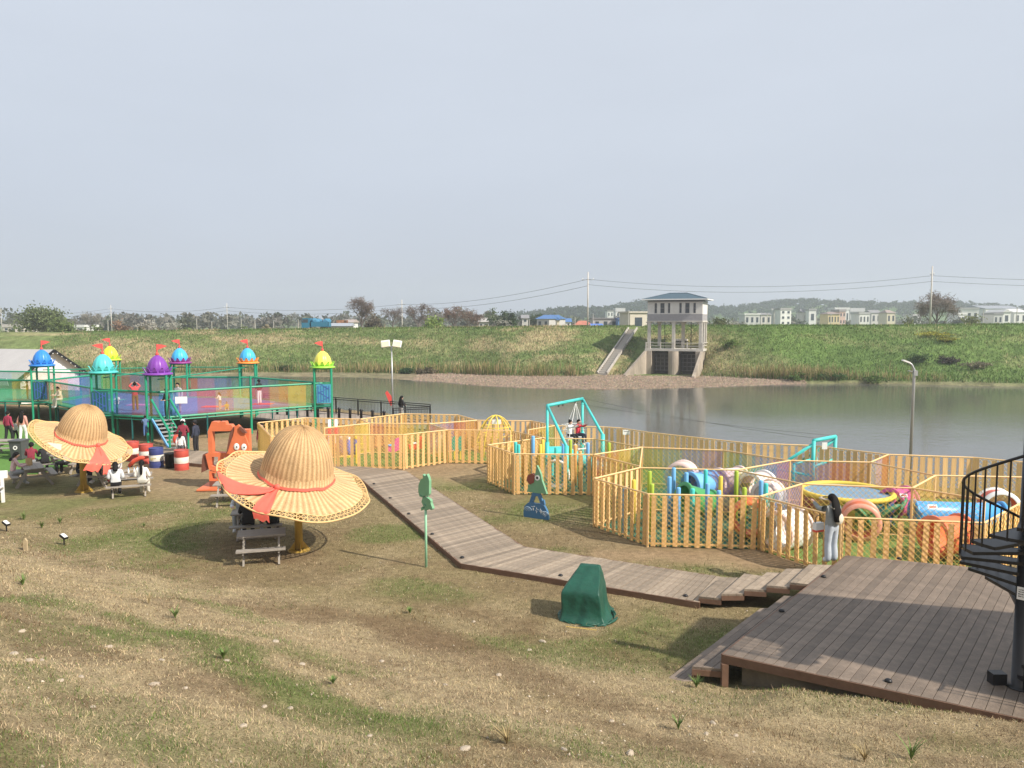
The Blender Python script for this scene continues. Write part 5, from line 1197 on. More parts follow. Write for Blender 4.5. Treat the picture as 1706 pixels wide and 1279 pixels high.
# ------------------------------------------------------------------ straw hat parasols
M_straw = attr_mat('woven_straw', .75, .24, 26., .5, bdist=.012, var2=.13, scale2=2.2)
M_strawl = mat('straw_cane', (.66, .44, .20), .7, .12, 10)
M_ribbon = mat('coral_ribbon', (.74, .13, .09), .6, .1, 4)
M_ypole = mat('ochre_pole', (.46, .30, .06), .6, .15, 3)
HAT = [.33, .50]
def hat_h(r, a):
    if r <= 1.0: t = math.sqrt(max(0, 1 - (r / 1.0) ** 2.25)); return 1.50 * t
    e = r - 1.0; da = (a - R(165) + math.pi) % (2 * math.pi) - math.pi; dr = HAT[0] - HAT[1] * math.exp(-(da / R(55)) ** 2); return -dr * e + .03 * math.sin(3 * a + 1) * e
def straw_hat(loc, th, ph, yaw, zc, label, ribbons, pole=True, foot=None, size=1.0):
    t = thing('straw_hat_parasol', label, 'parasol', loc, 0)
    rotm = (size * Matrix.Rotation(ph, 3, 'Y') @ Matrix.Rotation(th, 3, 'X') @ Matrix.Rotation(yaw, 3, 'Z')); off = Vector((0, 0, zc))
    def S(r, a, lift=0.0):
        wob = .018 * math.sin(5 * a + 2 * r) * r + .012 * math.sin(9 * a + 5 * r + loc[0]) * r + .010 * math.sin(13 * a - 3 * r)
        return rotm @ Vector((r * math.cos(a) * (1 + wob * .35), r * math.sin(a) * (1 + wob * .35), hat_h(r, a) + lift + wob)) + off
    def surf(name, r0, r1, nr, nrib, amp, c0, c1):
        n = nrib * 4; rows = [r0 + (r1 - r0) * (i / nr) for i in range(nr + 1)]
        if r1 <= 1.0: rows = [math.sin(math.pi / 2 * i / nr) for i in range(nr + 1)]
        V = np.zeros((nr + 1, n, 3)); Cc = np.zeros((nr + 1, n, 3))
        for i, r in enumerate(rows):
            r = max(r, .015)
            for j in range(n):
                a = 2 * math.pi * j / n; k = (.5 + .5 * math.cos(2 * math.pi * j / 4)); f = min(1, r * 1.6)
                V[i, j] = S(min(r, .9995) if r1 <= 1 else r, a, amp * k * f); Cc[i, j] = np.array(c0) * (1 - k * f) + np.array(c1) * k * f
        idx = np.arange((nr + 1) * n).reshape(nr + 1, n); nx = np.roll(idx, -1, 1)
        F = np.stack([idx[:-1], nx[:-1], nx[1:], idx[1:]], -1).reshape(-1, 4)
        return np_mesh(name, V.reshape(-1, 3), F, M_straw, t, cols=Cc.reshape(-1, 3), smooth=True)
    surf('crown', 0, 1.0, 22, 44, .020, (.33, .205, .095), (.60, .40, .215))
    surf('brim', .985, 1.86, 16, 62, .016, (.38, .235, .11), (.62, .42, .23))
    lt = MB(); n = 88
    for j in range(n):
        a = 2 * math.pi * j / n; da = 2 * math.pi / n
        for (a0, a1) in ((a, a + 1.5 * da), (a + 1.5 * da, a)): lt.bar(S(1.85, a0), S(2.08, a1), .014, .012)
        if j % 2 == 0: lt.bar(S(1.85, a), S(2.08, a), .016, .014)
    lt.path([S(1.97, 2 * math.pi * j / 72) for j in range(72)], .009, 4, closed=True)
    o = lt.build('open_lattice_rim', M_strawl, t); o['kind'] = 'stuff'
    MB().path([S(2.09, 2 * math.pi * j / 96) for j in range(96)], .026, 6, closed=True).build('rim_hoop', M_strawl, t, True)
    MB().path([S(1.86, 2 * math.pi * j / 96) for j in range(96)], .016, 5, closed=True).build('inner_hoop', M_strawl, t, True)
    bd = MB(); k = 72; V = []
    for j in range(k): a = 2 * math.pi * j / k; V += [S(1.07, a, .05), S(1.045, a, .05) + rotm @ Vector((0, 0, .065))]
    bd.add(V, [(2 * j, 2 * ((j + 1) % k), 2 * ((j + 1) % k) + 1, 2 * j + 1) for j in range(k)]); rbn = bd.build('hat_band', M_ribbon, t)
    for (a0, a1, r0, r1, w0, w1, drop) in ribbons:
        b = MB(); V = []; ns = 14; nw = 5
        for i in range(ns + 1):
            f = i / ns; a = a0 + (a1 - a0) * f; r = r0 + (r1 - r0) * f; wd = (w0 + (w1 - w0) * math.sin(f * math.pi / 2)) / max(r, .5)
            for q in range(nw + 1):
                aa = a + wd * (q / nw - .5); pl = .03 + .035 * math.cos(q * 2.4 + f * 3) * (.4 + f); P_ = S(min(r, 2.1), aa, .03 + abs(pl))
                if r > 2.1: P_ += Vector((0, 0, -(r - 2.1)))
                V.append(P_)
        F = [(i * (nw + 1) + q, i * (nw + 1) + q + 1, (i + 1) * (nw + 1) + q + 1, (i + 1) * (nw + 1) + q) for i in range(ns) for q in range(nw)]
        nV = len(V); V2 = [p - Vector((0, 0, .012)) for p in V]; b.add(V + V2, F + [tuple(x + nV for x in f[::-1]) for f in F]); b.build('ribbon_tail', M_ribbon, t, True)
    kb = MB(); a0 = ribbons[0][0]; kb.ball(S(1.06, a0, .08), (.09, .07, .09), 10, 7); kb.build('ribbon_knot', M_ribbon, t, True)
    fx_, fy_ = foot if foot else (0, 0)
    top = rotm @ Vector((0, 0, 1.2)) + off
    MB().path([(fx_, fy_, -.02), (fx_, fy_, 1.3), (top.x * .5 + fx_ * .5, top.y * .5 + fy_ * .5, zc), tuple(top)], [.115, .105, .09, .05], 14).build('pole', M_ypole, t, True)
    fb = MB().lathe([(0, 0), (.32, 0), (.32, .03), (.14, .05)], 16, (fx_, fy_, .005))
    for k in range(4): a = k * math.pi / 2 + .5; fb.prism([(.1, .03), (.3, .03), (.1, .3)], .02, Matrix.Translation((fx_, fy_, 0)) @ Matrix.Rotation(a, 4, 'Z'))
    fb.build('base_plate', M_ypole, t); return t
pb = at(497, 917, 0)
straw_hat(pb, R(9), R(11), R(18), 2.12, 'big straw hat parasol in front, its coral ribbon sweeping left across the brim', [(R(-120), R(-162), 1.04, 2.12, .10, .80, 0), (R(-120), R(-115), 1.04, 2.34, .12, .50, 0)], foot=(0.02, 0))
straw_hat(Vector((-16.4, 29.0, 0)), R(8), R(20), R(58), 2.12, 'straw hat parasol at left above the crowded picnic tables', [(R(-80), R(-106), 1.04, 2.42, .12, .66, 0), (R(-80), R(-88), 1.04, 2.5, .10, .34, 0)], size=.86)
nt_ = MB().box((0, 0, 0), (.5, .02, .42), Matrix.Rotation(R(8), 3, 'Y')).build('hanging_notice', M_whitep); nt_.location = atY(90, 748, 27.6); tag(nt_, 'white notice sheet hanging from the rim of the left straw hat', 'notice')
MB().tube((0, 0, .2), (.02, .05, .62), .008, n=4).build('string', M_black, nt_)

# ------------------------------------------------------------------ picnic tables
def make_picnic(Lx):
    r = {}; b = MB().box((0, 0, 0), (Lx, .225, .04)); r['board'] = b.mesh('tabletop_board', M_gwood); r['bench'] = MB().box((0, 0, 0), (Lx, .24, .04)).mesh('bench_board', M_gwood)
    lg = MB()
    for s_ in (-1, 1): lg.bar((0, s_ * .20, .70), (0, s_ * .62, 0), .05, .10)
    lg.bar((0, -.74, .40), (0, .74, .40), .04, .09); lg.bar((0, -.34, .68), (0, .34, .68), .04, .07); r['leg'] = lg.mesh('trestle', M_gwood); return r
pk_c = {}
def picnic(loc, rot, label, Lx=1.5):
    if Lx not in pk_c: pk_c[Lx] = make_picnic(Lx)
    r = pk_c[Lx]; t = thing('picnic_table', label, 'picnic table', (loc[0], loc[1], ground_z(loc[0], loc[1])), rot, 'grey wooden picnic tables')
    for y in (-.235, 0, .235): link('tabletop_board', r['board'], t, (0, y, .73))
    for y in (-.66, .66): link('bench_board', r['bench'], t, (0, y, .445))
    for x in (-Lx * .36, Lx * .36): link('trestle', r['leg'], t, (x, 0, .0))
    return t
T1 = at(431, 938, 0); picnic((T1.x, T1.y + .3), R(16), 'empty picnic table nearest the camera, in front of the big straw hat', 1.25)
T2 = Vector((-7.75, 23.0, 0)); picnic(T2, R(14), 'picnic table in the shade under the front straw hat', 1.5)
T3 = at(390, 838, 0); picnic(T3, R(10), 'small empty picnic table left behind the front hat brim', 1.3)
T4 = at(12, 758, 0); picnic(T4, R(0), 'empty picnic table on the green lawn at far left', 1.8)
T5 = at(55, 806, 0); picnic(T5, R(-52), 'picnic table at left where the girl in pink sits', 1.7)
T6 = at(92, 790, 0); picnic(T6 + Vector((0, .6, 0)), R(0), 'picnic table behind the girl in pink on the lawn edge', 1.8)
T7 = at(160, 808, 0); picnic(T7 + Vector((.1, .3, 0)), R(80), 'picnic table under the right rim of the left hat', 1.7)
T8 = at(210, 831, 0); picnic(T8 + Vector((-.2, .75, 0)), R(22), 'picnic table right of the left hat where two in white sit', 1.5)

# ------------------------------------------------------------------ drums and bins
def drum(loc, label, c1, c2, lab):
    t = thing('oil_drum', label, 'drum', loc, 0, 'painted oil drums by the path')
    M1 = mat('drum_' + lab, c1, .5, .12, 5, rand=.05); M2 = mat('drum_band_white', (.68, .66, .60), .6, .12, 5)
    def ringp(z0, z1, m_, nm): MB().lathe([(.29, z0), (.30, z0 + .02), (.30, z1 - .02), (.29, z1)], 24).build(nm, m_, t, True)
    ringp(0, .29, M1, 'lower_band'); ringp(.29, .59, M2, 'middle_band'); ringp(.59, .88, M1, 'upper_band')
    hb = MB()
    for z in (.012, .29, .59, .868): hb.path([(.302 * math.cos(2 * math.pi * j / 24), .302 * math.sin(2 * math.pi * j / 24), z) for j in range(24)], .012, 5, closed=True)
    hb.build('hoop', M1, t, True); MB().lathe([(0, .862), (.29, .862)], 24).build('lid', M1, t)
    if lab == 'blue':
        for (x, z, w_) in ((-.09, .45, .05), (.0, .45, .06), (.09, .45, .05), (-.05, .39, .12)): MB().box((x, -.3, z), (w_, .012, .03)).build('marking', mat('drum_mark', (.55, .42, .08), .6), t)
    return t
RD, BLD = (.46, .075, .055), (.045, .06, .20)
drum(at(221, 766, 0), 'red and white oil drum farthest left of the group', RD, None, 'red'); drum(at(244, 771, 0), 'red and white oil drum half behind the blue drum', RD, None, 'red')
drum(at(261, 778, 0), 'blue and white oil drum among the red ones', BLD, None, 'blue'); drum(at(303, 782, 0), 'red and white oil drum at the right by the path', RD, None, 'red')
bn = thing('litter_bin', 'small black bin between the blue and the red drum', 'bin', at(284, 779, 0)); MB().lathe([(.0, 0), (.2, 0), (.23, .62), (.25, .63), (.25, .66), (.21, .66), (.2, .1), (0, .1)], 16).build('body', M_black, bn, True); MB().path([(.24 * math.cos(2 * math.pi * j / 20), .24 * math.sin(2 * math.pi * j / 20), .65) for j in range(20)], .015, 5, closed=True).build('rim', M_black, bn)
sp2 = thing('spring_rocker', 'red curved play seat behind the leftmost drum', 'play seat', at(229, 778, 0)); MB().path([(-.35, 0, .05), (-.15, 0, .28), (.15, 0, .42), (.5, 0, .46)], [.09, .1, .1, .06], 10).build('shell', M_red, sp2, True); MB().tube((-.3, 0, 0), (-.25, 0, .12), .06, n=8).build('foot', M_black, sp2)
wb_ = thing('wheelie_bin', 'dark grey wheelie bin with round white emblem on the lawn', 'bin', at(33, 766, 0)); Mgb = mat('bin_grey', (.075, .08, .085), .5, .1, 4)
MB().add([(-.24, -.22, .06), (.24, -.22, .06), (.24, .26, .06), (-.24, .26, .06), (-.29, -.3, .9), (.29, -.3, .9), (.29, .3, .9), (-.29, .3, .9)], [(0, 3, 2, 1), (4, 5, 6, 7), (0, 1, 5, 4), (1, 2, 6, 5), (2, 3, 7, 6), (3, 0, 4, 7)]).build('body', Mgb, wb_)
MB().box((0, 0, .935), (.62, .68, .06)).build('lid', Mgb, wb_); MB().lathe([(.055, 0), (.1, 0), (.1, .012), (.055, .012)], 16, (0, -.285, .62), rot=Matrix.Rotation(R(84), 3, 'X')).build('emblem', M_whitep, wb_)
for x in (-.22, .22): MB().lathe([(0, -.03), (.1, -.03), (.1, .03), (0, .03)], 12, (x, .28, .1), rot=Matrix.Rotation(R(90), 3, 'Y')).build('wheel', M_black, wb_)

# ------------------------------------------------------------------ horse shaped photo frame
hs_ = thing('horse_photo_frame', 'orange wooden horse shaped photo frame with cartoon eyes beside the boardwalk', 'sculpture', at(368, 812, 0), R(4))
M_hor = mat('horse_orange', (.66, .17, .07), .5, .1, 4); M_hbr = mat('horse_brown', (.16, .06, .04), .6, .15, 4)
MB().box((.3, 0, .05), (2.0, 1.4, .06)).build('base_board', M_hor, hs_)
def frame_piece(nm, outline, holes, m_, th=.34, y=0):
    bm = bmesh.new(); loops = [outline] + holes; es = []
    for lp in loops:
        vv = [bm.verts.new((x, 0, z)) for x, z in lp]; es += [bm.edges.new((vv[i], vv[(i + 1) % len(vv)])) for i in range(len(vv))]
    bmesh.ops.triangle_fill(bm, use_beauty=True, edges=es); bmesh.ops.recalc_face_normals(bm, faces=bm.faces)
    r_ = bmesh.ops.extrude_face_region(bm, geom=bm.faces[:]); bmesh.ops.translate(bm, vec=(0, th, 0), verts=[g for g in r_['geom'] if isinstance(g, bmesh.types.BMVert)])
    bmesh.ops.recalc_face_normals(bm, faces=bm.faces); bmesh.ops.translate(bm, vec=(0, y - th / 2, 0), verts=bm.verts)
    me = bpy.data.meshes.new(nm); bm.to_mesh(me); bm.free(); me.materials.append(m_); return link(nm, me, hs_)
frame_piece('body_frame', [(-.5, 1.35), (-.38, 1.42), (-.38, 2.25), (-.22, 2.62), (0, 2.62), (.02, 2.58), (.1, 2.62), (.3, 2.62), (.33, 2.5), (.5, 2.5), (.66, 2.3), (1.18, 2.3), (1.18, .8), (1.0, .75), (.25, .62), (0, .62), (-.38, .75)],
            [[(-.22, 1.42), (.5, 1.38), (1.05, 1.38), (1.05, 2.25), (-.22, 2.25)], [(-.3, .9), (-.05, .82), (-.02, 1.25), (-.26, 1.25)], [(.1, .8), (.95, .85), (.95, 1.25), (.1, 1.22)]], M_hor)
frame_piece('rear_leg', [(-.38, .3), (.05, .3), (.05, .62), (-.38, .7)], [[(-.28, .38), (-.1, .38), (-.1, .6), (-.28, .62)]], M_hor, .36)
frame_piece('front_leg', [(.72, .3), (1.12, .3), (1.16, .78), (.7, .74)], [], M_hor, .36)
for x in (-.35, .74): MB().box((x + .19, 0, .19), (.42, .38, .22)).build('hoof', M_hbr, hs_)
frame_piece('tail', [(-.52, 1.38), (-.42, 1.38), (-.4, .75), (-.7, .62), (-.66, 1.1), (-.62, 1.33)], [], M_hbr, .2, .0)
frame_piece('head', [(.36, 1.4), (.62, 2.1), (.7, 2.45), (.82, 2.52), (.95, 2.4), (1.1, 2.0), (1.2, 1.7), (1.2, 1.45), (1.05, 1.35), (.6, 1.35)], [], M_hor, .14, -.26)
frame_piece('mane', [(.36, 1.42), (.5, 2.15), (.66, 2.45), (.6, 2.1), (.42, 1.5)], [], M_hbr, .18, -.3)
frame_piece('ear', [(.9, 2.46), (1.05, 2.34), (1.15, 2.2), (1.02, 2.2), (.9, 2.34)], [], M_hbr, .16, -.33)
for x, z in ((.74, 1.66), (1.02, 1.64)):
    e = MB().ball((x, -.34, z), (.105, .03, .14), 16, 9).build('eye', M_whitep, hs_, True); MB().ball((x + .02, -.37, z), (.03, .012, .035), 10, 6).build('pupil', M_black, e, True)

# ------------------------------------------------------------------ cut-out signs
sf = thing('leaf_sign', 'pale green cut-out sign on a tall thin pole beside the boardwalk', 'sign', at(710, 945, 0), R(-30))
M_sg = mat('sign_green', (.17, .36, .21), .5, .08, 4); M_sgp = mat('sign_pole_green', (.28, .55, .36), .45, .05, 4)
MB().tube((0, 0, -.1), (0, 0, 1.9), .035, n=10).build('pole', M_sgp, sf, True)
MB().prism([(-.16, 1.9), (-.2, 2.02), (-.19, 2.2), (-.12, 2.36), (-.04, 2.4), (-.05, 2.5), (.02, 2.46), (.08, 2.52), (.13, 2.44), (.16, 2.35), (.15, 2.0), (.1, 1.93), (.02, 1.95), (-.06, 1.88)], .1).build('upper_shape', M_sg, sf)
MB().prism([(-.13, 1.52), (-.14, 1.6), (-.06, 1.66), (-.12, 1.76), (-.08, 1.88), (.02, 1.91), (.14, 1.86), (.18, 1.82), (.18, 1.75), (.24, 1.62), (.2, 1.58), (.1, 1.6), (.04, 1.55), (-.04, 1.57)], .1, Matrix.Translation((.02, 0, 0))).build('lower_shape', M_sg, sf)
for (x, z, a) in ((-.1, 1.93, 20), (.03, 1.7, 50), (-.02, 1.62, -20)): MB().box((x, -.054, z), (.07, .008, .014), Matrix.Rotation(R(a), 3, 'Y')).build('notch', M_greend, sf)
sb_ = thing('bird_sign', 'blue and green cut-out bird sign with small lettering in the grass', 'sign', at(893, 863, 0), R(-30))
M_sb = mat('sign_blue', (.06, .17, .32), .5, .08, 4); M_sbl = mat('sign_line', (.45, .58, .72), .5); M_srd = mat('sign_red_brown', (.24, .07, .05), .5)
MB().prism([(-.44, -.05), (-.45, .15), (-.42, .35), (-.28, .50), (-.12, .52), (.0, .5), (.2, .52), (.34, .45), (.44, .28), (.47, .1), (.47, -.05)], .1).build('wave_base', M_sb, sb_)
MB().prism([(-.25, .48), (-.12, .85), (.16, .85), (.26, .6), (.3, .66), (.34, .5), (.22, .44), (.08, .75), (-.02, .75), (-.12, .46)], .085).build('legs', M_sb, sb_)
MB().prism([(-.33, .86), (-.2, 1.18), (-.02, 1.45), (.05, 1.78), (.1, 1.7), (.2, 1.5), (.24, 1.3), (.42, .86)], .1).build('body', M_sg, sb_)
MB().prism([(-.33, 1.25), (-.28, 1.42), (-.12, 1.5), (-.02, 1.45), (-.05, 1.2), (-.2, 1.12)], .12, Matrix.Translation((0, -.012, 0))).build('beak', M_srd, sb_)
e = MB().lathe([(0, 0), (.09, 0), (.09, .01), (0, .012)], 16, (.07, -.052, 1.37), rot=Matrix.Rotation(R(90), 3, 'X')).build('eye', M_whitep, sb_); MB().lathe([(0, .012), (.045, .012), (0, .02)], 12, (.07, -.052, 1.37), rot=Matrix.Rotation(R(90), 3, 'X')).build('pupil', M_black, e)
ln = MB()
for (cx_, cz_) in ((-.28, .2), (.36, .12)):
    for r_ in (.06, .11, .16): ln.path([(cx_ + r_ * math.cos(a), -.055, cz_ + r_ * math.sin(a)) for a in [i * .4 for i in range(1, 8)]], .009, 4)
ln.build('scroll_lines', M_sbl, sb_)
tx = MB(); rnd = random.Random(2)
for i, x in enumerate((-.08, .06, .2, .33)):
    for k in range(6): tx.box((x + rnd.uniform(-.04, .04), -.054, .33 - .05 * i + rnd.uniform(-.08, .08)), (.02 + .06 * rnd.random(), .008, .012) if k % 2 else (.012, .008, .03 + .06 * rnd.random()))
tx.build('lettering', M_whitep, sb_)

# ------------------------------------------------------------------ machine under a green tarpaulin
tc_ = at(980, 1036, .08); tcv = thing('tarp_covered_machine', 'dark green tarpaulin draped over a chair shaped machine on the grass', 'covered machine', (tc_.x, tc_.y + .42, ground_z(tc_.x, tc_.y + .42)), R(-16))
prof = [((-.21, .34), (.21, .46), 1.06), ((-.235, .30), (.235, .48), 1.035), ((-.25, .25), (.245, .49), .98), ((-.35, -.02), (.30, .50), .85), ((-.46, -.30), (.32, .51), .705), ((-.50, -.36), (.345, .52), .655), ((-.49, -.37), (.37, .53), .5), ((-.475, -.365), (.41, .54), .27), ((-.50, -.41), (.46, .56), .10), ((-.57, -.50), (.54, .60), .03)]
n = 120; V = []; F = []
for li, ((x0, y0), (x1, y1), z) in enumerate(prof):
    for j in range(n):
        a = 2 * math.pi * j / n; c, s_ = math.cos(a), math.sin(a); k = max(abs(c), abs(s_)) ** .95; px_, py_ = c / k, s_ / k
        x = (x0 + x1) / 2 + px_ * (x1 - x0) / 2; y = (y0 + y1) / 2 + py_ * (y1 - y0) / 2
        f = max(0, (li - 4) / 5) ** .8; sag = .05 * max(0, math.sin(a * 2.0 + 2.2)) * (li in (5, 6))
        fold = 1 + f * (.045 * math.sin(a * 4 + .8 * li + 1) + .05 * math.sin(a * 7 + li * .9) * math.sin(a * 2 + 1) + .03 * math.sin(a * 12 + li * 1.2) * math.sin(a + .6)); V.append((x * fold, y * fold, z - sag + .01 * math.sin(a * 5 + li) * (li > 1)))
for li in range(len(prof) - 1):
    for j in range(n): F.append((li * n + j, (li + 1) * n + j, (li + 1) * n + (j + 1) % n, li * n + (j + 1) % n))
F.append(tuple(range(n)))
M_tarp = mat('green_tarpaulin', (.010, .070, .046), .48, .25, 4, .8, bscale=5)
tpo = MB().add(V, F).build('tarpaulin', M_tarp, tcv, True)
md = tpo.modifiers.new('subdiv', 'SUBSURF'); md.levels = 1; md.render_levels = 1
fo = MB(); rnd = random.Random(4)
for k in range(30):
    a = rnd.random() * 6.283; rr_ = .58 + .10 * rnd.random(); fo.path([(rr_ * math.cos(a + t_ * .55), .06 + rr_ * .98 * math.sin(a + t_ * .55), .015 + .022 * math.sin(t_ * math.pi)) for t_ in [i / 7 for i in range(8)]], [.008, .018, .024, .026, .026, .022, .016, .006], 6)
fo.build('hem_folds', M_tarp, tcv, True)
MB().tube((-.3, -.72, .03), (.35, -.7, .02), .01, n=5).build('tie_rope', M_rope, tcv)

# ------------------------------------------------------------------ lamps, spotlights, stake, bench at left edge
fl_ = thing('floodlight_pole', 'tall grey pole with two square floodlights on the dock', 'lamp', at(655, 697, .1)); hp = 4.75
MB().tube((0, 0, 0), (-.05, 0, hp), .055, .045, 10).build('pole', M_metal, fl_, True)
MB().bar((-.55, 0, hp), (.45, 0, hp), .06, .06).build('bracket', M_metal, fl_)
for x, r_ in ((-.42, -8), (.34, 8)): 
    l = MB().box((x, -.06, hp + .18), (.55, .16, .45), Matrix.Rotation(R(r_), 3, 'Y') @ Matrix.Rotation(R(-22), 3, 'X')).build('lamp_head', M_white, fl_); MB().box((x, -.16, hp + .16), (.46, .02, .36), Matrix.Rotation(R(r_), 3, 'Y') @ Matrix.Rotation(R(-22), 3, 'X')).build('lens', mat('lamp_lens', (.68, .64, .48), .3), l)
MB().prism([(0, 1.35), (-.3, 1.75), (-.42, 1.6), (-.22, 1.1), (-.06, .7), (0, .8)], .05, Matrix.Translation((-.08, 0, .1))).build('red_pennant', M_flag, fl_)
st_l = thing('street_lamp', 'slim grey street lamp with curved arm beyond the river fence at right', 'lamp', (17.05, 32.5, -1.2)); zt = atY(1527, 622, 32.5).z + 1.2
MB().path([(0, 0, 0), (0, 0, zt - .1), (.02, 0, zt + .1), (-.12, 0, zt + .38), (-.32, 0, zt + .5)], [.075, .055, .05, .04, .035], 10).build('pole', M_metal, st_l, True)
MB().box((-.36, 0, zt + .51), (.34, .16, .06), Matrix.Rotation(R(20), 3, 'Y')).build('lamp_head', M_white, st_l); MB().box((.02, -.05, zt + .02), (.16, .12, .22)).build('control_box', M_metal, st_l)
MB().box((-.15, 0, zt + .1), (.22, .1, .03), Matrix.Rotation(R(12), 3, 'Y')).build('sensor_arm', M_metal, st_l)
for (u, v, lab) in ((11, 885, 'small black ground spotlight with pale lens at the left edge'), (107, 908, 'small black ground spotlight right of the wooden stake')):
    p = slope_at(u, v); t = thing('ground_spotlight', lab, 'spotlight', p, R(-20)); MB().tube((0, 0, -.1), (0, 0, .2), .02, n=6).build('spike', M_black, t)
    l = MB().box((0, 0, .25), (.20, .14, .06), Matrix.Rotation(R(28), 3, 'Y')).build('lamp_head', M_black, t); MB().box((.012, 0, .283), (.17, .11, .012), Matrix.Rotation(R(28), 3, 'Y')).build('lens', M_white, l)
p = slope_at(43, 917); stk = MB().box((0, 0, .10), (.10, .05, .34)).build('wooden_stake', mat('stake_wood', (.42, .33, .2), .8, .2, 10)); stk.location = p; tag(stk, 'short pale wooden stake in the grass between the ground spotlights', 'stake'); MB().prism([(-.05, 0), (.05, 0), (0, .07)], .05, Matrix.Translation((0, 0, .27))).build('stake_point', MATS['stake_wood'], stk)
wbn = thing('white_bench', 'white framed garden bench cut off by the left edge of the picture', 'bench', at(-6, 838, 0), R(15))
for x in (.22, -1.2):
    MB().bar((x, 0, 0), (x, 0, .92), .09, .09).build('leg', M_whitep, wbn); MB().path([(x, -.05, .55), (x, -.3, .62), (x, -.5, .55), (x, -.54, .3), (x, -.5, 0)], .05, 8).build('arm', M_whitep, wbn, True); MB().box((x, .06, 1.02), (.3, .12, .26)).build('headpiece', M_whitep, wbn)
MB().box((-.49, -.25, .42), (1.33, .5, .05)).build('seat', M_metal, wbn)
for k in range(6): MB().box((-.49, .02, .5 + .09 * k), (1.33, .03, .05)).build('back_slat', M_metal, wbn)

# ------------------------------------------------------------------ swing
sw = thing('play_swing', 'turquoise steel swing frame rising over the middle enclosure', 'swing frame')
fL, fR2, bL, bR = Vector((2.07, 28.9, 0)), Vector((3.80, 31.9, 0)), Vector((1.46, 31.6, 0)), Vector((3.18, 34.5, 0)); zt = 3.02
for f, b_ in ((fL, bL), (fR2, bR)):
    MB().tube(b_, b_ + Vector((0, 0, zt)), .06, n=10).build('post', M_teal, sw, True); MB().tube(b_ + Vector((0, 0, zt)), f + Vector((0, 0, 1.75)), .06, n=10).build('brace', M_teal, sw, True)
    MB().tube(f, f + Vector((0, 0, 1.78)), .09, n=12).build('padded_leg', M_teal, sw, True); MB().tube(b_ + Vector((0, 0, .0)), b_ + Vector((0, 0, 1.5)), .09, n=12).build('pad', M_teal, sw, True)
MB().tube(bL + Vector((0, 0, zt)), bR + Vector((0, 0, zt)), .07, n=10).build('beam', M_teal, sw, True)
hk = MB()
for f in (.3, .42, .78): p = bL.lerp(bR, f) + Vector((0, 0, zt - .1)); hk.box(p, (.05, .09, .08))
hk.build('hanger', M_black, sw)
cs = bL.lerp(bR, .80) + Vector((-.12, -.75, 0)); SW_Z = 1.42
cr = thing('swing_chair', 'white wire basket swing chair hanging from the turquoise frame', 'swing', (cs.x, cs.y, SW_Z), R(30))
top = bL.lerp(bR, .80) + Vector((0, 0, zt - .1)) - Vector((cs.x, cs.y, SW_Z)); topl = Matrix.Rotation(R(-30), 3, 'Z') @ top
rp = MB()
for (x, y) in ((-.42, -.22), (.42, -.22), (-.42, .25), (.42, .25)): rp.tube((x, y, .1), topl, .012, n=4)
rp.build('ropes', M_whitep, cr); MB().box((0, 0, 0), (.95, .5, .05)).build('seat', M_whitep, cr)
wr = MB()
for k in range(7): x = -.45 + .15 * k; wr.path([(x, .26, 0), (x, .36, .3), (x * .8, .3, .62)], .01, 4)
for z, y in ((.15, .31), (.35, .355), (.6, .31)): wr.path([(-.5, -.1, z), (-.47, y, z), (.47, y, z), (.5, -.1, z)], .011, 4)
wr.build('wire_back', M_whitep, cr); MB().box((0, -.35, -.42), (.8, .12, .03)).build('footrest', M_whitep, cr)
ft = MB(); [ft.tube((x, -.24, 0), (x, -.35, -.42), .01, n=4) for x in (-.36, .36)]; ft.build('footrest_wire', M_whitep, cr)
# turquoise launch frame at right and the two lines between the frames
zf = thing('zipline_gantry', 'turquoise pipe frame with diagonal braces behind the trampoline', 'frame'); a, b_ = at(1353, 818, 0), at(1389, 806, 0); a = Vector((a.x, a.y, 0)); b_ = Vector((b_.x, b_.y, 0)); za, zb3 = atY(1353, 734, a.y).z, atY(1389, 727, b_.y).z
MB().tube(a, a + Vector((0, 0, za)), .075, n=12).build('post', M_teal, zf, True); MB().tube(b_, b_ + Vector((0, 0, zb3)), .075, n=12).build('post', M_teal, zf, True)
MB().tube(a + Vector((0, 0, za)), b_ + Vector((0, 0, zb3)), .075, n=12).build('beam', M_teal, zf, True); MB().tube(a + Vector((0, 0, .95)), b_ + Vector((0, 0, 1.0)), .06, n=10).build('crossbar', M_teal, zf, True)
bk = Vector((-1.25, .55, 0))
for p, z in ((a, za - .12), (b_, zb3 - .12)): MB().tube(p + Vector((0, 0, z)), p + bk * 1.3 + Vector((0, 0, .45)), .06, n=10).build('brace', M_teal, zf, True)
for p in (a, b_): MB().tube(p + bk * .5, p + bk * .5 + Vector((0, 0, 1.0)), .06, n=10).build('rear_post', M_teal, zf, True)
MB().tube(a + bk * .5 + Vector((0, 0, 1.0)), b_ + bk * .5 + Vector((0, 0, 1.0)), .05, n=8).build('rear_bar', M_teal, zf, True); MB().tube(a + Vector((0, 0, .6)), a + bk + Vector((0, 0, .75)), .05, n=8).build('side_bar', M_teal, zf, True)
MB().box(a.lerp(b_, .45) + Vector((.0, -.1, za - .28)), (.2, .04, .26)).build('label_plate', M_whitep, zf)
for k, f in enumerate((.1, .7)):
    p = a.lerp(b_, f) + Vector((0, 0, za + .07)); q = bL.lerp(bR, .9 - .5 * k) + Vector((0, 0, zt + .08)); pts = [p.lerp(q, i / 16) - Vector((0, 0, .12 * 4 * (i / 16) * (1 - i / 16))) for i in range(17)]
    tag(MB().path(pts, .005, 4, cap=False).build('zipline_cable', M_cable), ['nearer', 'farther'][k] + ' thin black cable strung between the two turquoise frames', 'cable')

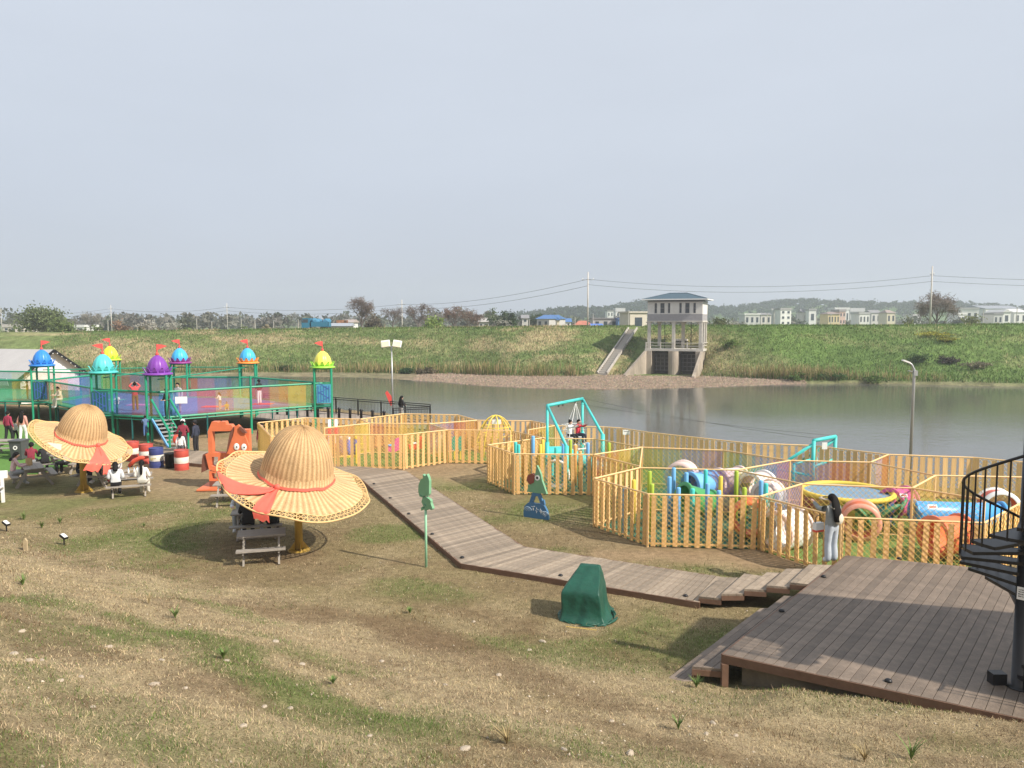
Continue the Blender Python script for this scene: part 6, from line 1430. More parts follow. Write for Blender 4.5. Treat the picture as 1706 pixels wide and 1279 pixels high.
# ------------------------------------------------------------------ padded posts
post_list = []
def padded(u, vt, vb, m_, col, enc):
    p = at(u, vb, .02); h = atY(u, vt, p.y).z; post_list.append((enc, col, u, h, p, m_))
for a_ in [(1114, 795, 880), (1121, 780, 872), (1129, 813, 894), (1142, 788, 876), (1177, 806, 890), (1196, 818, 896), (1266, 801, 884)]: padded(*a_, M_blue, 'blue', 'near right')
for a_ in [(1152, 815, 908), (1174, 783, 868), (1274, 806, 890)]: padded(*a_, M_teal, 'turquoise', 'near right')
for a_ in [(1081, 786, 872), (1085, 807, 890), (1225, 785, 872), (1238, 813, 905)]: padded(*a_, M_lime, 'lime', 'near right')
padded(1199, 794, 878, M_ylw, 'yellow', 'near right'); padded(1040, 812, 893, M_blue, 'blue', 'near right'); padded(1055, 800, 876, M_ylw, 'yellow', 'near right')
for a_ in [(888, 727, 812), (938, 740, 806), (979, 738, 804)]: padded(*a_, M_blue, 'blue', 'middle')
for a_ in [(859, 737, 806), (864, 741, 814), (926, 746, 810)]: padded(*a_, M_teal, 'turquoise', 'middle')
for a_ in [(904, 733, 812), (900, 741, 816)]: padded(*a_, M_ylw, 'yellow', 'middle')
for a_ in [(950, 733, 800), (1014, 738, 800)]: padded(*a_, M_lime, 'lime', 'middle')
for a_ in [(958, 742, 808), (872, 748, 808), (966, 752, 815)]: padded(*a_, M_orng, 'orange', 'middle')
ordn = ['first', 'second', 'third', 'fourth', 'fifth', 'sixth', 'seventh', 'eighth', 'ninth']
groups_ = {}
for rec in sorted(post_list, key=lambda r: r[2]): groups_.setdefault(rec[:2], []).append(rec)
for (enc, col), lst in groups_.items():
    for i, (e_, c_, u, h, p, m_) in enumerate(lst):
        lab = '%s padded post in the %s enclosure' % (col, enc) if len(lst) == 1 else '%s %s padded post from the left in the %s enclosure' % (ordn[i], col, enc)
        t = thing('padded_post', lab, 'post', p, 0, 'colourful padded posts in the enclosures'); MB().lathe([(0, 0), (.068, 0), (.068, h - .03), (.055, h), (0, h)], 12).build('foam_sleeve', m_, t, True); MB().lathe([(.072, .03), (.074, .05), (.072, .08)], 12).build('base_collar', M_greend, t, True)

# ------------------------------------------------------------------ tunnels, trampoline and other play pieces
def tunnel(label, c, axis_ang, r, Lt, m_, tilt=0, ringm=None, flange=True, name='play_tunnel', stand=True):
    t = thing(name, label, 'tunnel', c, axis_ang); rot = Matrix.Rotation(tilt, 3, 'Y') @ Matrix.Rotation(R(90), 3, 'Y')
    MB().lathe([(r, -Lt / 2), (r, Lt / 2), (r - .05, Lt / 2), (r - .05, -Lt / 2), (r, -Lt / 2)], 32, rot=rot).build('shell', m_, t, True)
    if flange:
        for s_ in (-1, 1): MB().lathe([(r - .06, s_ * Lt / 2 - .04), (r + .06, s_ * Lt / 2 - .04), (r + .06, s_ * Lt / 2 + .04), (r - .06, s_ * Lt / 2 + .04), (r - .06, s_ * Lt / 2 - .04)], 32, rot=rot).build('rim', ringm or m_, t, True)
    bl = MB()
    for k in range(8): a = k * math.pi / 4; bl.ball(rot @ Vector(((r + .06) * math.cos(a), (r + .06) * math.sin(a), Lt / 2 + .045)), .016, 6, 4)
    if flange: bl.build('bolts', M_metal, t)
    return t
def tz(u, v, Y): return atY(u, v, Y)
tunnel('pale ring tunnel mouth above the blue posts', tz(1136, 793, 26.0), R(62), .47, .5, M_pale, ringm=M_pale)
tunnel('pale pink tunnel drum in the middle of the right enclosures', tz(1216, 803, 26.2), R(25), .48, .9, M_pale)
tunnel('blue ribbed tunnel between the pale ring and the pink drum', tz(1168, 806, 25.6), R(30), .40, .9, M_blue)
tunnel('white rounded tunnel left of the trampoline', tz(1262, 812, 25.3), R(35), .50, .7, M_pale, ringm=M_white)
tunnel('small white tunnel mouth behind the blue and turquoise posts', tz(1280, 824, 24.3), R(48), .42, .5, M_white, ringm=M_pale)
tunnel('curved green tunnel behind the near blue posts', tz(1160, 834, 23.6), R(20), .42, 1.0, mat('green_plastic', (.06, .30, .10), .4), R(18))
tunnel('red tunnel arch in front of the trampoline', tz(1434, 866, 22.4), R(68), .50, .7, M_rorange, ringm=mat('coral_rim', (.80, .36, .26), .4))
tunnel('magenta drum tunnel right of the trampoline', tz(1497, 836, 24.7), R(28), .44, .75, M_pink)
tunnel('long blue tube tunnel at right', tz(1595, 856, 22.9), R(-7), .36, 2.5, M_bluetube)
tunnel('red drum tunnel close behind the deck fence', tz(1578, 892, 20.6), R(16), .52, .9, M_rorange)
tunnel('red tunnel ring with white rim at far right', tz(1662, 846, 24.0), R(80), .55, .5, M_red, ringm=M_white)
tunnel('white banded drum behind the dark pickets', tz(1310, 882, 21.6), R(30), .55, .9, M_white, ringm=M_pale)
tunnel('orange red drum behind the last front pickets', tz(1250, 862, 22.6), R(70), .5, .5, M_rorange)
for (u, v, Y, nm, sz) in ((1553, 845, 22.5, 'small printed label on the blue tube tunnel', .28), (1505, 826, 24.2, 'small printed label on the magenta drum', .24)):
    p = atY(u, v, Y); o = MB().box((0, 0, 0), (sz, .012, sz * .5), Matrix.Rotation(R(-35), 3, 'X')).build('sticker', M_whitep); o.location = p + Vector((0, -.02, .02)); tag(o, nm, 'label')
    g = MB(); [g.box((-sz * .3 + sz * .15 * k, -.012, .002), (sz * .09, .01, sz * .22), Matrix.Rotation(R(-35), 3, 'X')) for k in range(5)]; g.build('printing', M_red, o)
tpc = at(1410, 819, .92); tm = thing('trampoline', 'round raised trampoline with yellow padded rim and rainbow net skirt', 'trampoline', (tpc.x, tpc.y, 0))
RT = 1.40; MB().path([(RT * math.cos(2 * math.pi * j / 64), RT * math.sin(2 * math.pi * j / 64), .92) for j in range(64)], .085, 10, closed=True).build('padded_rim', M_ylw, tm, True)
MB().lathe([(0, .86), (RT - .04, .9)], 48).build('bounce_mat', mat('trampoline_mat', (.16, .27, .38), .7, .2, 2), tm, True)
for j in range(28):
    a0, a1 = 2 * math.pi * j / 28, 2 * math.pi * (j + 1) / 28; k = j // 2 % 7; MB().add([(RT * math.cos(a0), RT * math.sin(a0), .88), (RT * math.cos(a1), RT * math.sin(a1), .88), (RT * 1.05 * math.cos(a1), RT * 1.05 * math.sin(a1), .05), (RT * 1.05 * math.cos(a0), RT * 1.05 * math.sin(a0), .05)], [(0, 1, 2, 3)]).build('net_skirt', net_mat('skirt_' + RBn[k], RB[k], .62), tm)
for a0 in (-.35, -1.0, -1.9): 
    d = Vector((math.cos(a0), math.sin(a0), 0)); tn = Vector((-d.y, d.x, 0)); MB().path([d * 1.25 + tn * (-.8 + 1.6 * i / 12) * .8 + d * .5 * math.sin(math.pi * i / 12) + Vector((0, 0, .78 * math.sin(math.pi * i / 12) ** .7 + .02)) for i in range(13)], .07, 10).build('arch_pipe', mat('arch_green', (.08, .26, .13), .5), tm, True)
lgs = [MB().tube((RT * math.cos(a), RT * math.sin(a), 0), (RT * math.cos(a), RT * math.sin(a), .9), .04, n=8).build('leg', M_ylw, tm) for a in [k * math.pi / 3 for k in range(6)]]
# yellow dome climber
dc = at(826, 757, .02); dm = thing('dome_climber', 'yellow pipe dome climber in the left enclosure', 'climbing frame', (dc.x, dc.y, 0)); rd_ = 1.0; hd_ = 1.95
for k in range(4):
    a = k * math.pi / 4 + .2; d = Vector((math.cos(a), math.sin(a), 0)); MB().path([d * rd_ * math.cos(math.pi * i / 16) + Vector((0, 0, hd_ * math.sin(math.pi * i / 16))) for i in range(17)], .028, 7).build('hoop', M_ylw, dm, True)
for z in (.55, 1.0, 1.4): r_ = rd_ * math.sqrt(1 - (z / hd_) ** 2); MB().path([(r_ * math.cos(2 * math.pi * j / 32), r_ * math.sin(2 * math.pi * j / 32), z) for j in range(32)], .022, 6, closed=True).build('ring_bar', M_ylw, dm, True)
MB().box((.05, -.35, hd_ - .28), (.42, .03, .22)).build('label_plate', M_whitep, dm)
# turquoise bucket slide by the swing, white hoop
sd_ = thing('turquoise_slide', 'turquoise tube slide behind the middle pickets', 'slide', (2.4, 32.0, 0)); MB().path([(-.9, 0, .95), (-.3, .1, .95), (.4, .1, .7), (1.2, 0, .4), (1.7, -.1, .3)], [.3, .3, .3, .28, .28], 14, cap=False).build('chute', M_teal, sd_, True); MB().tube((-.7, 0, 0), (-.7, 0, .8), .06).build('support', M_teal, sd_); MB().tube((.6, 0, 0), (.6, 0, .5), .06).build('support', M_teal, sd_)
p = tz(928, 778, 29.6); hp_ = thing('white_hoop', 'white ring hoop standing behind the middle pickets', 'hoop', (p.x, p.y, 0), R(60)); MB().path([(0, .5 * math.cos(2 * math.pi * j / 32), .58 + .5 * math.sin(2 * math.pi * j / 32)) for j in range(32)], .06, 8, closed=True).build('ring', M_white, hp_, True); MB().box((0, 0, .04), (.2, .4, .08)).build('foot', M_white, hp_)
# left enclosure toys
for i, (u, lab) in enumerate(((562, 'violet blue skittle post nearest the front hat'), (575, 'middle violet blue skittle post behind the front hat'), (589, 'blue skittle post with yellow top behind the front hat'))):
    p = at(u, 766, .02) + Vector((0, .8, 0)); t = thing('skittle_post', lab, 'skittle', p, 0, 'blue skittle posts in the left enclosure'); MB().lathe([(0, .1), (.13, .1), (.15, .3), (.15, .75), (.1, .86)], 14).build('barrel', mat('skittle_violet', (.16, .17, .48), .5), t, True); MB().lathe([(.1, .86), (.12, .92), (.08, 1.0), (0, 1.03)], 14).build('cap', M_ylw if i == 2 else M_white, t, True); MB().lathe([(0, 0), (.17, 0), (.17, .1), (0, .1)], 14).build('foot', M_ylw, t)
zb4 = thing('zigzag_bar', 'yellow bent bar climber in the left enclosure', 'bar climber', at(612, 772, .02)); MB().path([(-.5, 0, 0), (-.5, 0, .9), (-.1, 0, .9), (-.1, 0, .55), (.25, 0, .6), (.25, 0, 0)], .04, 8).build('pipe', M_ylw, zb4); MB().tube((-.5, 0, .45), (-.1, 0, .55), .025).build('rung', M_ylw, zb4)
for i, (u, v, m1, m2, lab) in enumerate(((650, 770, M_pink, M_blue, 'pink and blue spring rider behind the left front pickets'), (690, 766, M_red, M_white, 'red and white spring rider behind the left front pickets'), (722, 762, M_pale, M_white, 'pale spring rider near the corner of the left enclosure'))):
    p = at(u, v, .02) + Vector((0, .9, 0)); t = thing('spring_rider', lab, 'spring rider', p, R(20)); MB().path([(.09 * math.cos(k * .9), .09 * math.sin(k * .9), .012 * k) for k in range(30)], .018, 5).build('spring', M_metal, t)
    MB().prism([(-.35, .38), (-.4, .62), (-.2, .6), (0, .66), (.12, .95), (.3, 1.0), (.38, .85), (.28, .7), (.3, .42), (.1, .34)], .14).build('figure', m1, t); MB().box((-.08, 0, .66), (.3, .24, .05)).build('saddle', m2, t)
for i, u in enumerate((756, 766)):
    p = at(u, 768, .02) + Vector((0, .5, 0)); t = thing('arch_panel', ['left', 'right'][i] + ' green oval mirror panel behind the pickets of the left enclosure', 'panel', p, R(8)); MB().prism([(.13 * math.cos(a), .75 + .36 * math.sin(a)) for a in [k * 2 * math.pi / 20 for k in range(20)]], .06).build('oval', mat('arch_teal', (.03, .32, .24), .4), t); MB().bar((0, 0, 0), (0, 0, .45), .05, .05).build('stand', M_ylw, t)
rwp = [Vector((-9.10, 38.0, .02)), Vector((-8.80, 38.1, .02))]
for i, p in enumerate(rwp):
    t = thing('striped_post', ['left', 'right'][i] + ' of two red and white striped posts behind the front hat', 'post', p); [MB().lathe([(0 if k == 0 else .075, .4 * k), (.075, .4 * k), (.075, .4 * (k + 1)), (0, .4 * (k + 1))], 12).build('band', M_red if k % 2 == 0 else M_white, t, True) for k in range(4)]
for (u, v, Y, w_, h_, lab) in ((1463, 777, 28.2, .24, .55, 'tall white notice on the river fence behind the trampoline'), (1462, 798, 28.0, .14, .3, 'small white notice below the tall one'), (1043, 720, 35.0, .3, .22, 'white sign plate on the river fence right of the swing')):
    o = MB().box((0, 0, 0), (w_, .02, h_)).build('fence_notice', M_whitep); o.location = atY(u, v, Y); tag(o, lab, 'notice'); MB().box((0, -.013, h_ * .2), (w_ * .7, .004, .02)).build('print_line', M_dark, o)
# ------------------------------------------------------------------ people
def col_mat(c, kind='cloth'): return mat('%s_%.2f_%.2f_%.2f' % (kind, *c), c, .8, .14, 9, .15)
def rig(pose, bulk=1.0, arms='down', skirt=False):
    """joints of a 1.70 m figure looking along +y, with the radius of the clothed body at each"""
    J = {}; E_ = []
    sit = pose.startswith('sit'); zc = .93
    if sit: zc = .13
    lean = {'sit_lean': .22, 'lean': .10}.get(pose, .04 if sit else 0.0); b = bulk
    def up(z, extra=0.0): f = (z - zc); return (0, lean * f * 1.1 + extra, z)
    J['pelvis'] = (up(zc), (.155 * b, .125 * b), 'leg'); J['waist'] = (up(zc + .18), (.135 * b, .105 * b), 'top'); J['chest'] = (up(zc + .38), (.165 * b, .115 * b), 'top')
    J['neckb'] = (up(zc + .53), (.075, .065), 'top'); J['neck'] = (up(zc + .58, .01), (.05, .05), 'skin'); J['head'] = (up(zc + .68, .03), (.110, .128), 'skin'); J['crown'] = (up(zc + .775, .02), (.085, .10), 'skin')
    E_ += [('pelvis', 'waist'), ('waist', 'chest'), ('chest', 'neckb'), ('neckb', 'neck'), ('neck', 'head'), ('head', 'crown')]
    cy = lean * .38 * 1.1
    for s, sx in (('L', -1), ('R', 1)):
        J['sh' + s] = ((sx * .17 * b, up(zc + .47)[1], zc + .47), (.068 * b, .068 * b), 'top')
        A = arms if isinstance(arms, str) else arms[0 if s == 'L' else 1]; sy = up(zc + .47)[1]
        if A == 'down': e, w_, h_ = (sx * .235, sy - .03, zc + .19), (sx * .25, sy + .05, zc - .05), (sx * .25, sy + .08, zc - .14)
        elif A == 'fwd': e, w_, h_ = (sx * .24, sy + .10, zc + .24), (sx * .17, sy + .32, zc + .26), (sx * .14, sy + .41, zc + .27)
        elif A == 'bent': e, w_, h_ = (sx * .26, sy + .0, zc + .20), (sx * .16, sy + .2, zc + .14), (sx * .12, sy + .27, zc + .16)
        elif A == 'up': e, w_, h_ = (sx * .30, sy + .12, zc + .56), (sx * .16, sy + .16, zc + .72), (sx * .10, sy + .17, zc + .78)
        elif A == 'hold': e, w_, h_ = (sx * .25, sy + .03, zc + .2), (sx * .22, sy + .26, zc + .16), (sx * .2, sy + .34, zc + .2)
        elif A == 'lift': e, w_, h_ = (sx * .25, sy + .18, zc + .42), (sx * .2, sy + .40, zc + .52), (sx * .19, sy + .47, zc + .57)
        J['el' + s] = (e, (.062 * b, .062 * b), 'top'); J['wr' + s] = (w_, (.046, .044), 'top'); J['ha' + s] = (h_, (.036, .026), 'skin')
        E_ += [('chest', 'sh' + s), ('sh' + s, 'el' + s), ('el' + s, 'wr' + s), ('wr' + s, 'ha' + s)]
        if sit:
            k, a, t = (sx * .13, .43, .12), (sx * .12, .42, -.34), (sx * .13, .57, -.40)
            if pose == 'sit_floor': k, a, t = (sx * .17, .40, .22), (sx * .16, .66, -.05), (sx * .17, .76, .02)
            J['hip' + s] = ((sx * .095, .03, .12), (.10 * b, .095 * b), 'leg')
        elif pose == 'walk':
            k, a, t = ((sx * .10, .09 * sx + .05, .50), (sx * .10, .13 * sx, .09), (sx * .10, .13 * sx + .14, .045)); J['hip' + s] = ((sx * .09, 0, .88), (.10 * b, .10 * b), 'leg')
        elif pose == 'climb':
            k, a, t = (((sx * .11, .28, .66), (sx * .11, .16, .30), (sx * .11, .30, .25)) if sx > 0 else ((sx * .10, -.02, .50), (sx * .10, -.10, .09), (sx * .10, .03, .045))); J['hip' + s] = ((sx * .09, 0, .88), (.10 * b, .10 * b), 'leg')
        else:
            k, a, t = (sx * .10, .02, .49), (sx * .105, -.015, .09), (sx * .12, .13, .045); J['hip' + s] = ((sx * .09, 0, .88), (.10 * b, .10 * b), 'leg')
        J['kn' + s] = (k, (.082, .082), 'leg'); J['an' + s] = (a, (.06, .062), 'leg'); J['to' + s] = (t, (.056, .05), 'shoe')
        E_ += [('pelvis', 'hip' + s), ('hip' + s, 'kn' + s), ('kn' + s, 'an' + s), ('an' + s, 'to' + s)]
    return J, E_
def person(label, loc, facing, h=1.65, pose='stand', arms='down', top=(.5, .5, .5), leg=(.03, .03, .04), shoe=(.6, .6, .6), hair='short', haircol=None, cap=None, bulk=1.0, name='person', flare=0, pack=None, group=None, skin=None):
    J, E_ = rig(pose, bulk, arms); keys = list(J); s = h / 1.70
    me = bpy.data.meshes.new('rig'); me.from_pydata([J[k][0] for k in keys], [(keys.index(a), keys.index(b)) for a, b in E_], [])
    ob = bpy.data.objects.new('rig', me); C.objects.link(ob); ob.modifiers.new('skin', 'SKIN'); sv = me.skin_vertices[0].data
    for i, k in enumerate(keys):
        r = list(J[k][1])
        if flare and k in ('anL', 'anR'): r = [r[0] * (1 + flare), r[1] * (1 + flare)]
        sv[i].radius = r; sv[i].use_root = (k == 'pelvis')
    sm = ob.modifiers.new('sub', 'SUBSURF'); sm.levels = 2; sm.render_levels = 2
    dg = bpy.context.evaluated_depsgraph_get(); ev = ob.evaluated_get(dg); body = bpy.data.meshes.new_from_object(ev)
    bpy.data.objects.remove(ob); bpy.data.meshes.remove(me)
    co = np.zeros(len(body.vertices) * 3); body.vertices.foreach_get('co', co); co = co.reshape(-1, 3)
    # which garment covers each face: nearest joint-to-joint segment
    segs = [(np.array(J[a][0]), np.array(J[b][0]), a, b) for a, b in E_]
    fc = np.array([co[list(p.vertices)].mean(0) for p in body.polygons]); best = np.full(len(fc), 9.); reg = np.zeros(len(fc), int); code = {'top': 0, 'leg': 1, 'skin': 2, 'shoe': 3}
    for A, B, a, b in segs:
        d = B - A; t = np.clip(((fc - A) @ d) / (d @ d), 0, 1); dist = np.linalg.norm(fc - (A + t[:, None] * d), axis=1)
        rad = J[a][1][0] * (1 - t) + J[b][1][0] * t; sc = dist - rad; ca, cb = code[J[a][2]], code[J[b][2]]
        lab = np.where(t < (.5 if (a, b) != ('wrL', 'haL') and (a, b) != ('wrR', 'haR') else .25), ca, cb)
        if a == 'pelvis' and b == 'waist': lab = np.where(t < .15, 1, 0)
        if a[:2] == 'an': lab = np.where(t < .05, 1, 3)
        if a == 'chest' and b[:2] == 'sh': lab = np.zeros_like(lab)
        m_ = sc < best; best = np.where(m_, sc, best); reg = np.where(m_, lab, reg)
    # shape the face: nose, brow and jaw are drawn from the head vertices
    V = [tuple(c) for c in co]; F = [tuple(p.vertices) for p in body.polygons]; M_ = list(reg)
    b = MB(); b.v, b.f, b.m = V, F, [int(x) for x in M_]
    hd = Vector(J['head'][0]); nb = hd + Vector((0, .088, -.005))
    b.add([nb + Vector((-.016, 0, -.025)), nb + Vector((.016, 0, -.025)), nb + Vector((0, -.004, .03)), nb + Vector((0, .028, -.022))], [(0, 3, 2), (3, 1, 2), (0, 1, 3)], 2)
    for sx in (-1, 1):
        b.ball(hd + Vector((sx * .081, .0, 0)), (.012, .022, .032), 6, 5, 2); b.ball(hd + Vector((sx * .032, .083, .018)), (.012, .008, .009), 6, 4, 4)
    b.box(hd + Vector((0, .086, -.052)), (.044, .012, .010), mi=5)
    for sd in ('L', 'R'):     # fingers and thumb
        wpos, hpos = Vector(J['wr' + sd][0]), Vector(J['ha' + sd][0]); d = (hpos - wpos).normalized(); sxx = -1 if sd == 'L' else 1
        side_ = d.cross(Vector((0, 0, 1)) if abs(d.z) < .8 else Vector((0, 1, 0))).normalized(); nrm = side_.cross(d)
        for k, ln in enumerate((.062, .072, .068, .052)):
            o = side_ * (-.024 + .016 * k); p0 = hpos + d * .012 + o; p1 = p0 + d * ln * .55 + nrm * -.006; p2 = p1 + d * ln * .4 - nrm * .02; b.path([p0, p1, p2], [.009, .0085, .006], 5, 2)
        p0 = hpos - d * .02 - side_ * .026; b.path([p0, p0 - side_ * .022 + d * .025, p0 - side_ * .026 + d * .052], [.010, .0095, .007], 5, 2)
    sk = mat('skin_%.2f' % (skin[0] if skin else .55), skin or (.55, .34, .25), .55, .05, 8)
    b.v = [(x * s, y * s, z * s) for x, y, z in b.v]
    t = thing(name, label, 'person', loc, facing, group)
    o = b.build('body', [col_mat(top), col_mat(leg), sk, col_mat(shoe, 'shoe'), M_black, mat('lips', (.35, .12, .10), .5)], t, True)
    # hair
    hm = M_hair if haircol is None else mat('hair_%.2f' % haircol[0], haircol, .5, .2, 30)
    hb = MB(); c = hd + Vector((0, -.012, .018)); n = 18; rows = 9; VV = []; FF = []
    for i in range(rows + 1):
        th_ = math.pi * .62 * i / rows
        for j in range(n):
            a = 2 * math.pi * j / n; back = .5 - .5 * math.sin(a); tt_ = th_ * (.62 + .55 * back); rr_ = 1 + .03 * math.sin(j * 5 + i * 2)
            VV.append(c + Vector((.106 * rr_ * math.sin(tt_) * math.cos(a), .124 * rr_ * math.sin(tt_) * math.sin(a), .132 * math.cos(tt_))))
    for i in range(rows):
        for j in range(n): FF.append((i * n + j, (i + 1) * n + j, (i + 1) * n + (j + 1) % n, i * n + (j + 1) % n))
    hb.add(VV, FF)
    if hair in ('long', 'pony', 'mid'):
        ln = {'long': .55, 'pony': .42, 'mid': .22}[hair]; wd = {'long': .125, 'pony': .055, 'mid': .10}[hair]
        bk = Vector(J['chest'][0]).y - J['chest'][1][1] - (.03 if pack else 0)
        pts = [c + Vector((0, -.07, .04)), c + Vector((0, -.105, -.06)), Vector((0, min(c.y - .1, bk - .0), c.z - ln * .55)), Vector((0, min(c.y - .1, bk - .015), c.z - ln))]
        VV = []; nn = 12; wds = [wd * .8, wd, wd * 1.08, wd * .7]
        for p, w_ in zip(pts, wds):
            for j in range(nn): a = 2 * math.pi * j / nn; VV.append(p + Vector((w_ * math.cos(a) * (1 + .06 * math.sin(5 * j)), .055 * math.sin(a), 0)))
        FF = [(i * nn + j, i * nn + (j + 1) % nn, (i + 1) * nn + (j + 1) % nn, (i + 1) * nn + j) for i in range(3) for j in range(nn)] + [tuple(range(3 * nn, 4 * nn))]
        hb.add(VV, FF)
    if hair == 'bun': hb.ball(c + Vector((0, -.07, .11)), .05, 9, 6)
    hb.v = [(p[0] * s, p[1] * s, p[2] * s) for p in hb.v]; hb.build('hair', hm, t, True)
    if cap:
        cb = MB().lathe([(.112, -.005), (.114, .04), (.09, .10), (.04, .128), (0, .132)], 16, c + Vector((0, .01, .015))); cb.prism([(-.075, 0), (.075, 0), (.06, .012), (-.06, .012)], .11, Matrix.Translation(c + Vector((0, .15, .01))))
        cb.v = [(p[0] * s, p[1] * s, p[2] * s) for p in cb.v]; cb.build('cap', col_mat(cap, 'cap'), t, True)
    if pack:
        pb_ = MB(); yb = Vector(J['chest'][0]).y - J['chest'][1][1] * bulk - .05; zc_ = J['chest'][0][2]
        pb_.ball((.06, yb + .03, zc_ - .16), (.13, .065, .15), 14, 9)
        for sx in (-1, 1): pb_.path([(sx * .1, yb + .04, zc_ + .1), (sx * .12, yb + .2, zc_ + .16), (sx * .13, yb + .27, zc_ - .02), (sx * .12, yb + .12, zc_ - .2)], .018, 6)
        pb_.v = [(p[0] * s, p[1] * s, p[2] * s) for p in pb_.v]; pb_.build('backpack', col_mat(pack, 'bag'), t, True)
    return t
MAR, BLK, WHT, GRY, PNK, NVY, DEN = (.22, .025, .045), (.015, .015, .018), (.74, .74, .74), (.34, .36, .38), (.66, .46, .47), (.03, .035, .06), (.20, .27, .36)
# the woman on the steps, seen from behind
wp = at(1384, 936, .70)
tw_ = person('young woman with long black hair in grey jacket and pale jeans on the steps', (wp.x + .0, wp.y, .70), R(22), 1.62, 'stand', ('lift', 'hold'), (.27, .29, .285), (.42, .47, .53), (.7, .7, .7), 'long', flare=.55, pack=(.62, .58, .47), bulk=1.15)
bg_ = thing('shoulder_bag', 'white handbag with red base carried by the woman on the steps', 'bag', (wp.x - .24, wp.y + .22, 1.52), R(22))
MB().box((0, 0, 0), (.24, .12, .19)).build('body', M_white, bg_); MB().box((0, 0, -.105), (.25, .13, .05)).build('base', M_red, bg_); MB().path([(-.1, 0, .09), (-.08, 0, .24), (.06, .02, .28), (.1, 0, .09)], .01, 6).build('strap', M_black, bg_)
fan = thing('sun_visor', 'pale sun visor worn by the woman on the steps', 'visor', (wp.x - .075, wp.y + .16, .70 + 1.545), R(22)); MB().lathe([(.09, 0), (.13, .005), (.19, -.02), (.185, -.03), (.12, -.01), (.09, -.01)], 20).build('brim', mat('visor_straw', (.55, .45, .32), .7, .1, 6), fan, True); MB().path([(.1 * math.cos(a), .1 * math.sin(a), .0) for a in [k * .314 for k in range(20)]], .012, 5, closed=True).build('band', M_black, fan)

def G(u, v): return at(u, v, 0)
# left: walking family
person('man in maroon shirt and black trousers standing on the lawn at far left', G(15, 737), R(-10), 1.66, 'walk', 'down', (.30, .03, .07), BLK, BLK, 'short')
person('small child in white top holding hands on the lawn at far left', G(26, 735), R(-5), 1.1, 'walk', 'down', WHT, BLK, WHT, 'short')
person('woman in pink patterned top and white trousers on the lawn at far left', G(39, 736), R(5), 1.66, 'walk', 'down', (.62, .30, .25), WHT, WHT, 'long')
SEAT = .47
def sitter(label, p, facing, **k): return person(label, (p[0], p[1], ground_z(p[0], p[1]) + SEAT), facing, k.pop('h', 1.62), k.pop('pose', 'sit'), k.pop('arms', 'fwd'), **k)
def bench_pos(T, rot, along, side):
    d = Vector((math.cos(rot), math.sin(rot), 0)); n_ = Vector((-d.y, d.x, 0)); return Vector((T[0], T[1], 0)) + d * along + n_ * side
b5 = bench_pos(T5, R(-52), .2, -.70); sitter('girl in pale pink hoodie sitting with her back to us at the left table', b5, R(-42), top=PNK, leg=GRY, hair='mid', pose='sit_lean')
b6 = bench_pos(T6 + Vector((0, .6, 0)), 0, -.95, -.68); sitter('seated person in dark maroon jacket at the table by the lawn', b6, R(20), top=MAR, leg=GRY, hair='short', pose='sit_lean')
b6b = bench_pos(T6 + Vector((0, .6, 0)), 0, -.35, -.68); sitter('seated person in black top between maroon and grey sitters', b6b, R(40), top=BLK, leg=BLK, hair='short', pose='sit_lean')
sitter('person in grey jacket sitting sideways under the left hat', bench_pos(T6 + Vector((0, 0, 0)), 0, .75, -.4), R(75), top=GRY, leg=BLK, hair='short', shoe=WHT, pose='sit_lean')
t7 = T7 + Vector((.1, .3, 0))
sitter('person in pale denim jacket under the left hat', bench_pos(t7, R(80), .1, .72), R(-70), top=(.36, .42, .50), leg=BLK, hair='short', pose='sit_lean')
sitter('person in black quilted coat sitting under the left hat ribbon', bench_pos(t7, R(80), -.45, .70), R(-75), top=(.02, .025, .03), leg=NVY, hair='short', bulk=1.2, shoe=WHT, pose='sit_lean')
sitter('person in white and red clothes behind the coral ribbon of the left hat', bench_pos(t7, R(80), .1, -.72), R(100), top=WHT, leg=(.35, .03, .03), hair='short', shoe=WHT)
t8 = T8 + Vector((-.2, .75, 0))
sitter('person in white and grey jacket sitting with back to us right of the left hat', bench_pos(t8, R(22), -.42, -.66), R(27), top=(.62, .64, .67), leg=BLK, hair='mid', bulk=1.15, shoe=WHT, arms='bent')
sitter('girl in white hoodie with long black ponytail sitting with back to us', bench_pos(t8, R(22), .45, -.66), R(14), top=(.76, .74, .70), leg=(.6, .58, .52), hair='pony', shoe=WHT, arms='bent')
# front hat table
sitter('person in black sweater sitting with back to us under the front hat', bench_pos(T2, R(14), -.22, -.68), R(18), top=BLK, leg=BLK, hair='mid', bulk=1.1, pose='sit_lean')
sitter('person in dark green coat sitting with back to us under the front hat', bench_pos(T2, R(14), .45, -.68), R(12), top=(.012, .03, .028), leg=BLK, hair='short', bulk=1.22, pose='sit_lean')
sitter('person in pale grey top facing us across the front hat table at left', bench_pos(T2, R(14), -.55, .68), R(190), top=(.55, .57, .60), leg=GRY, hair='short', pose='sit_lean')
sitter('person in white top facing us across the front hat table', bench_pos(T2, R(14), .2, .68), R(195), top=(.62, .60, .60), leg=GRY, hair='short', pose='sit_lean')
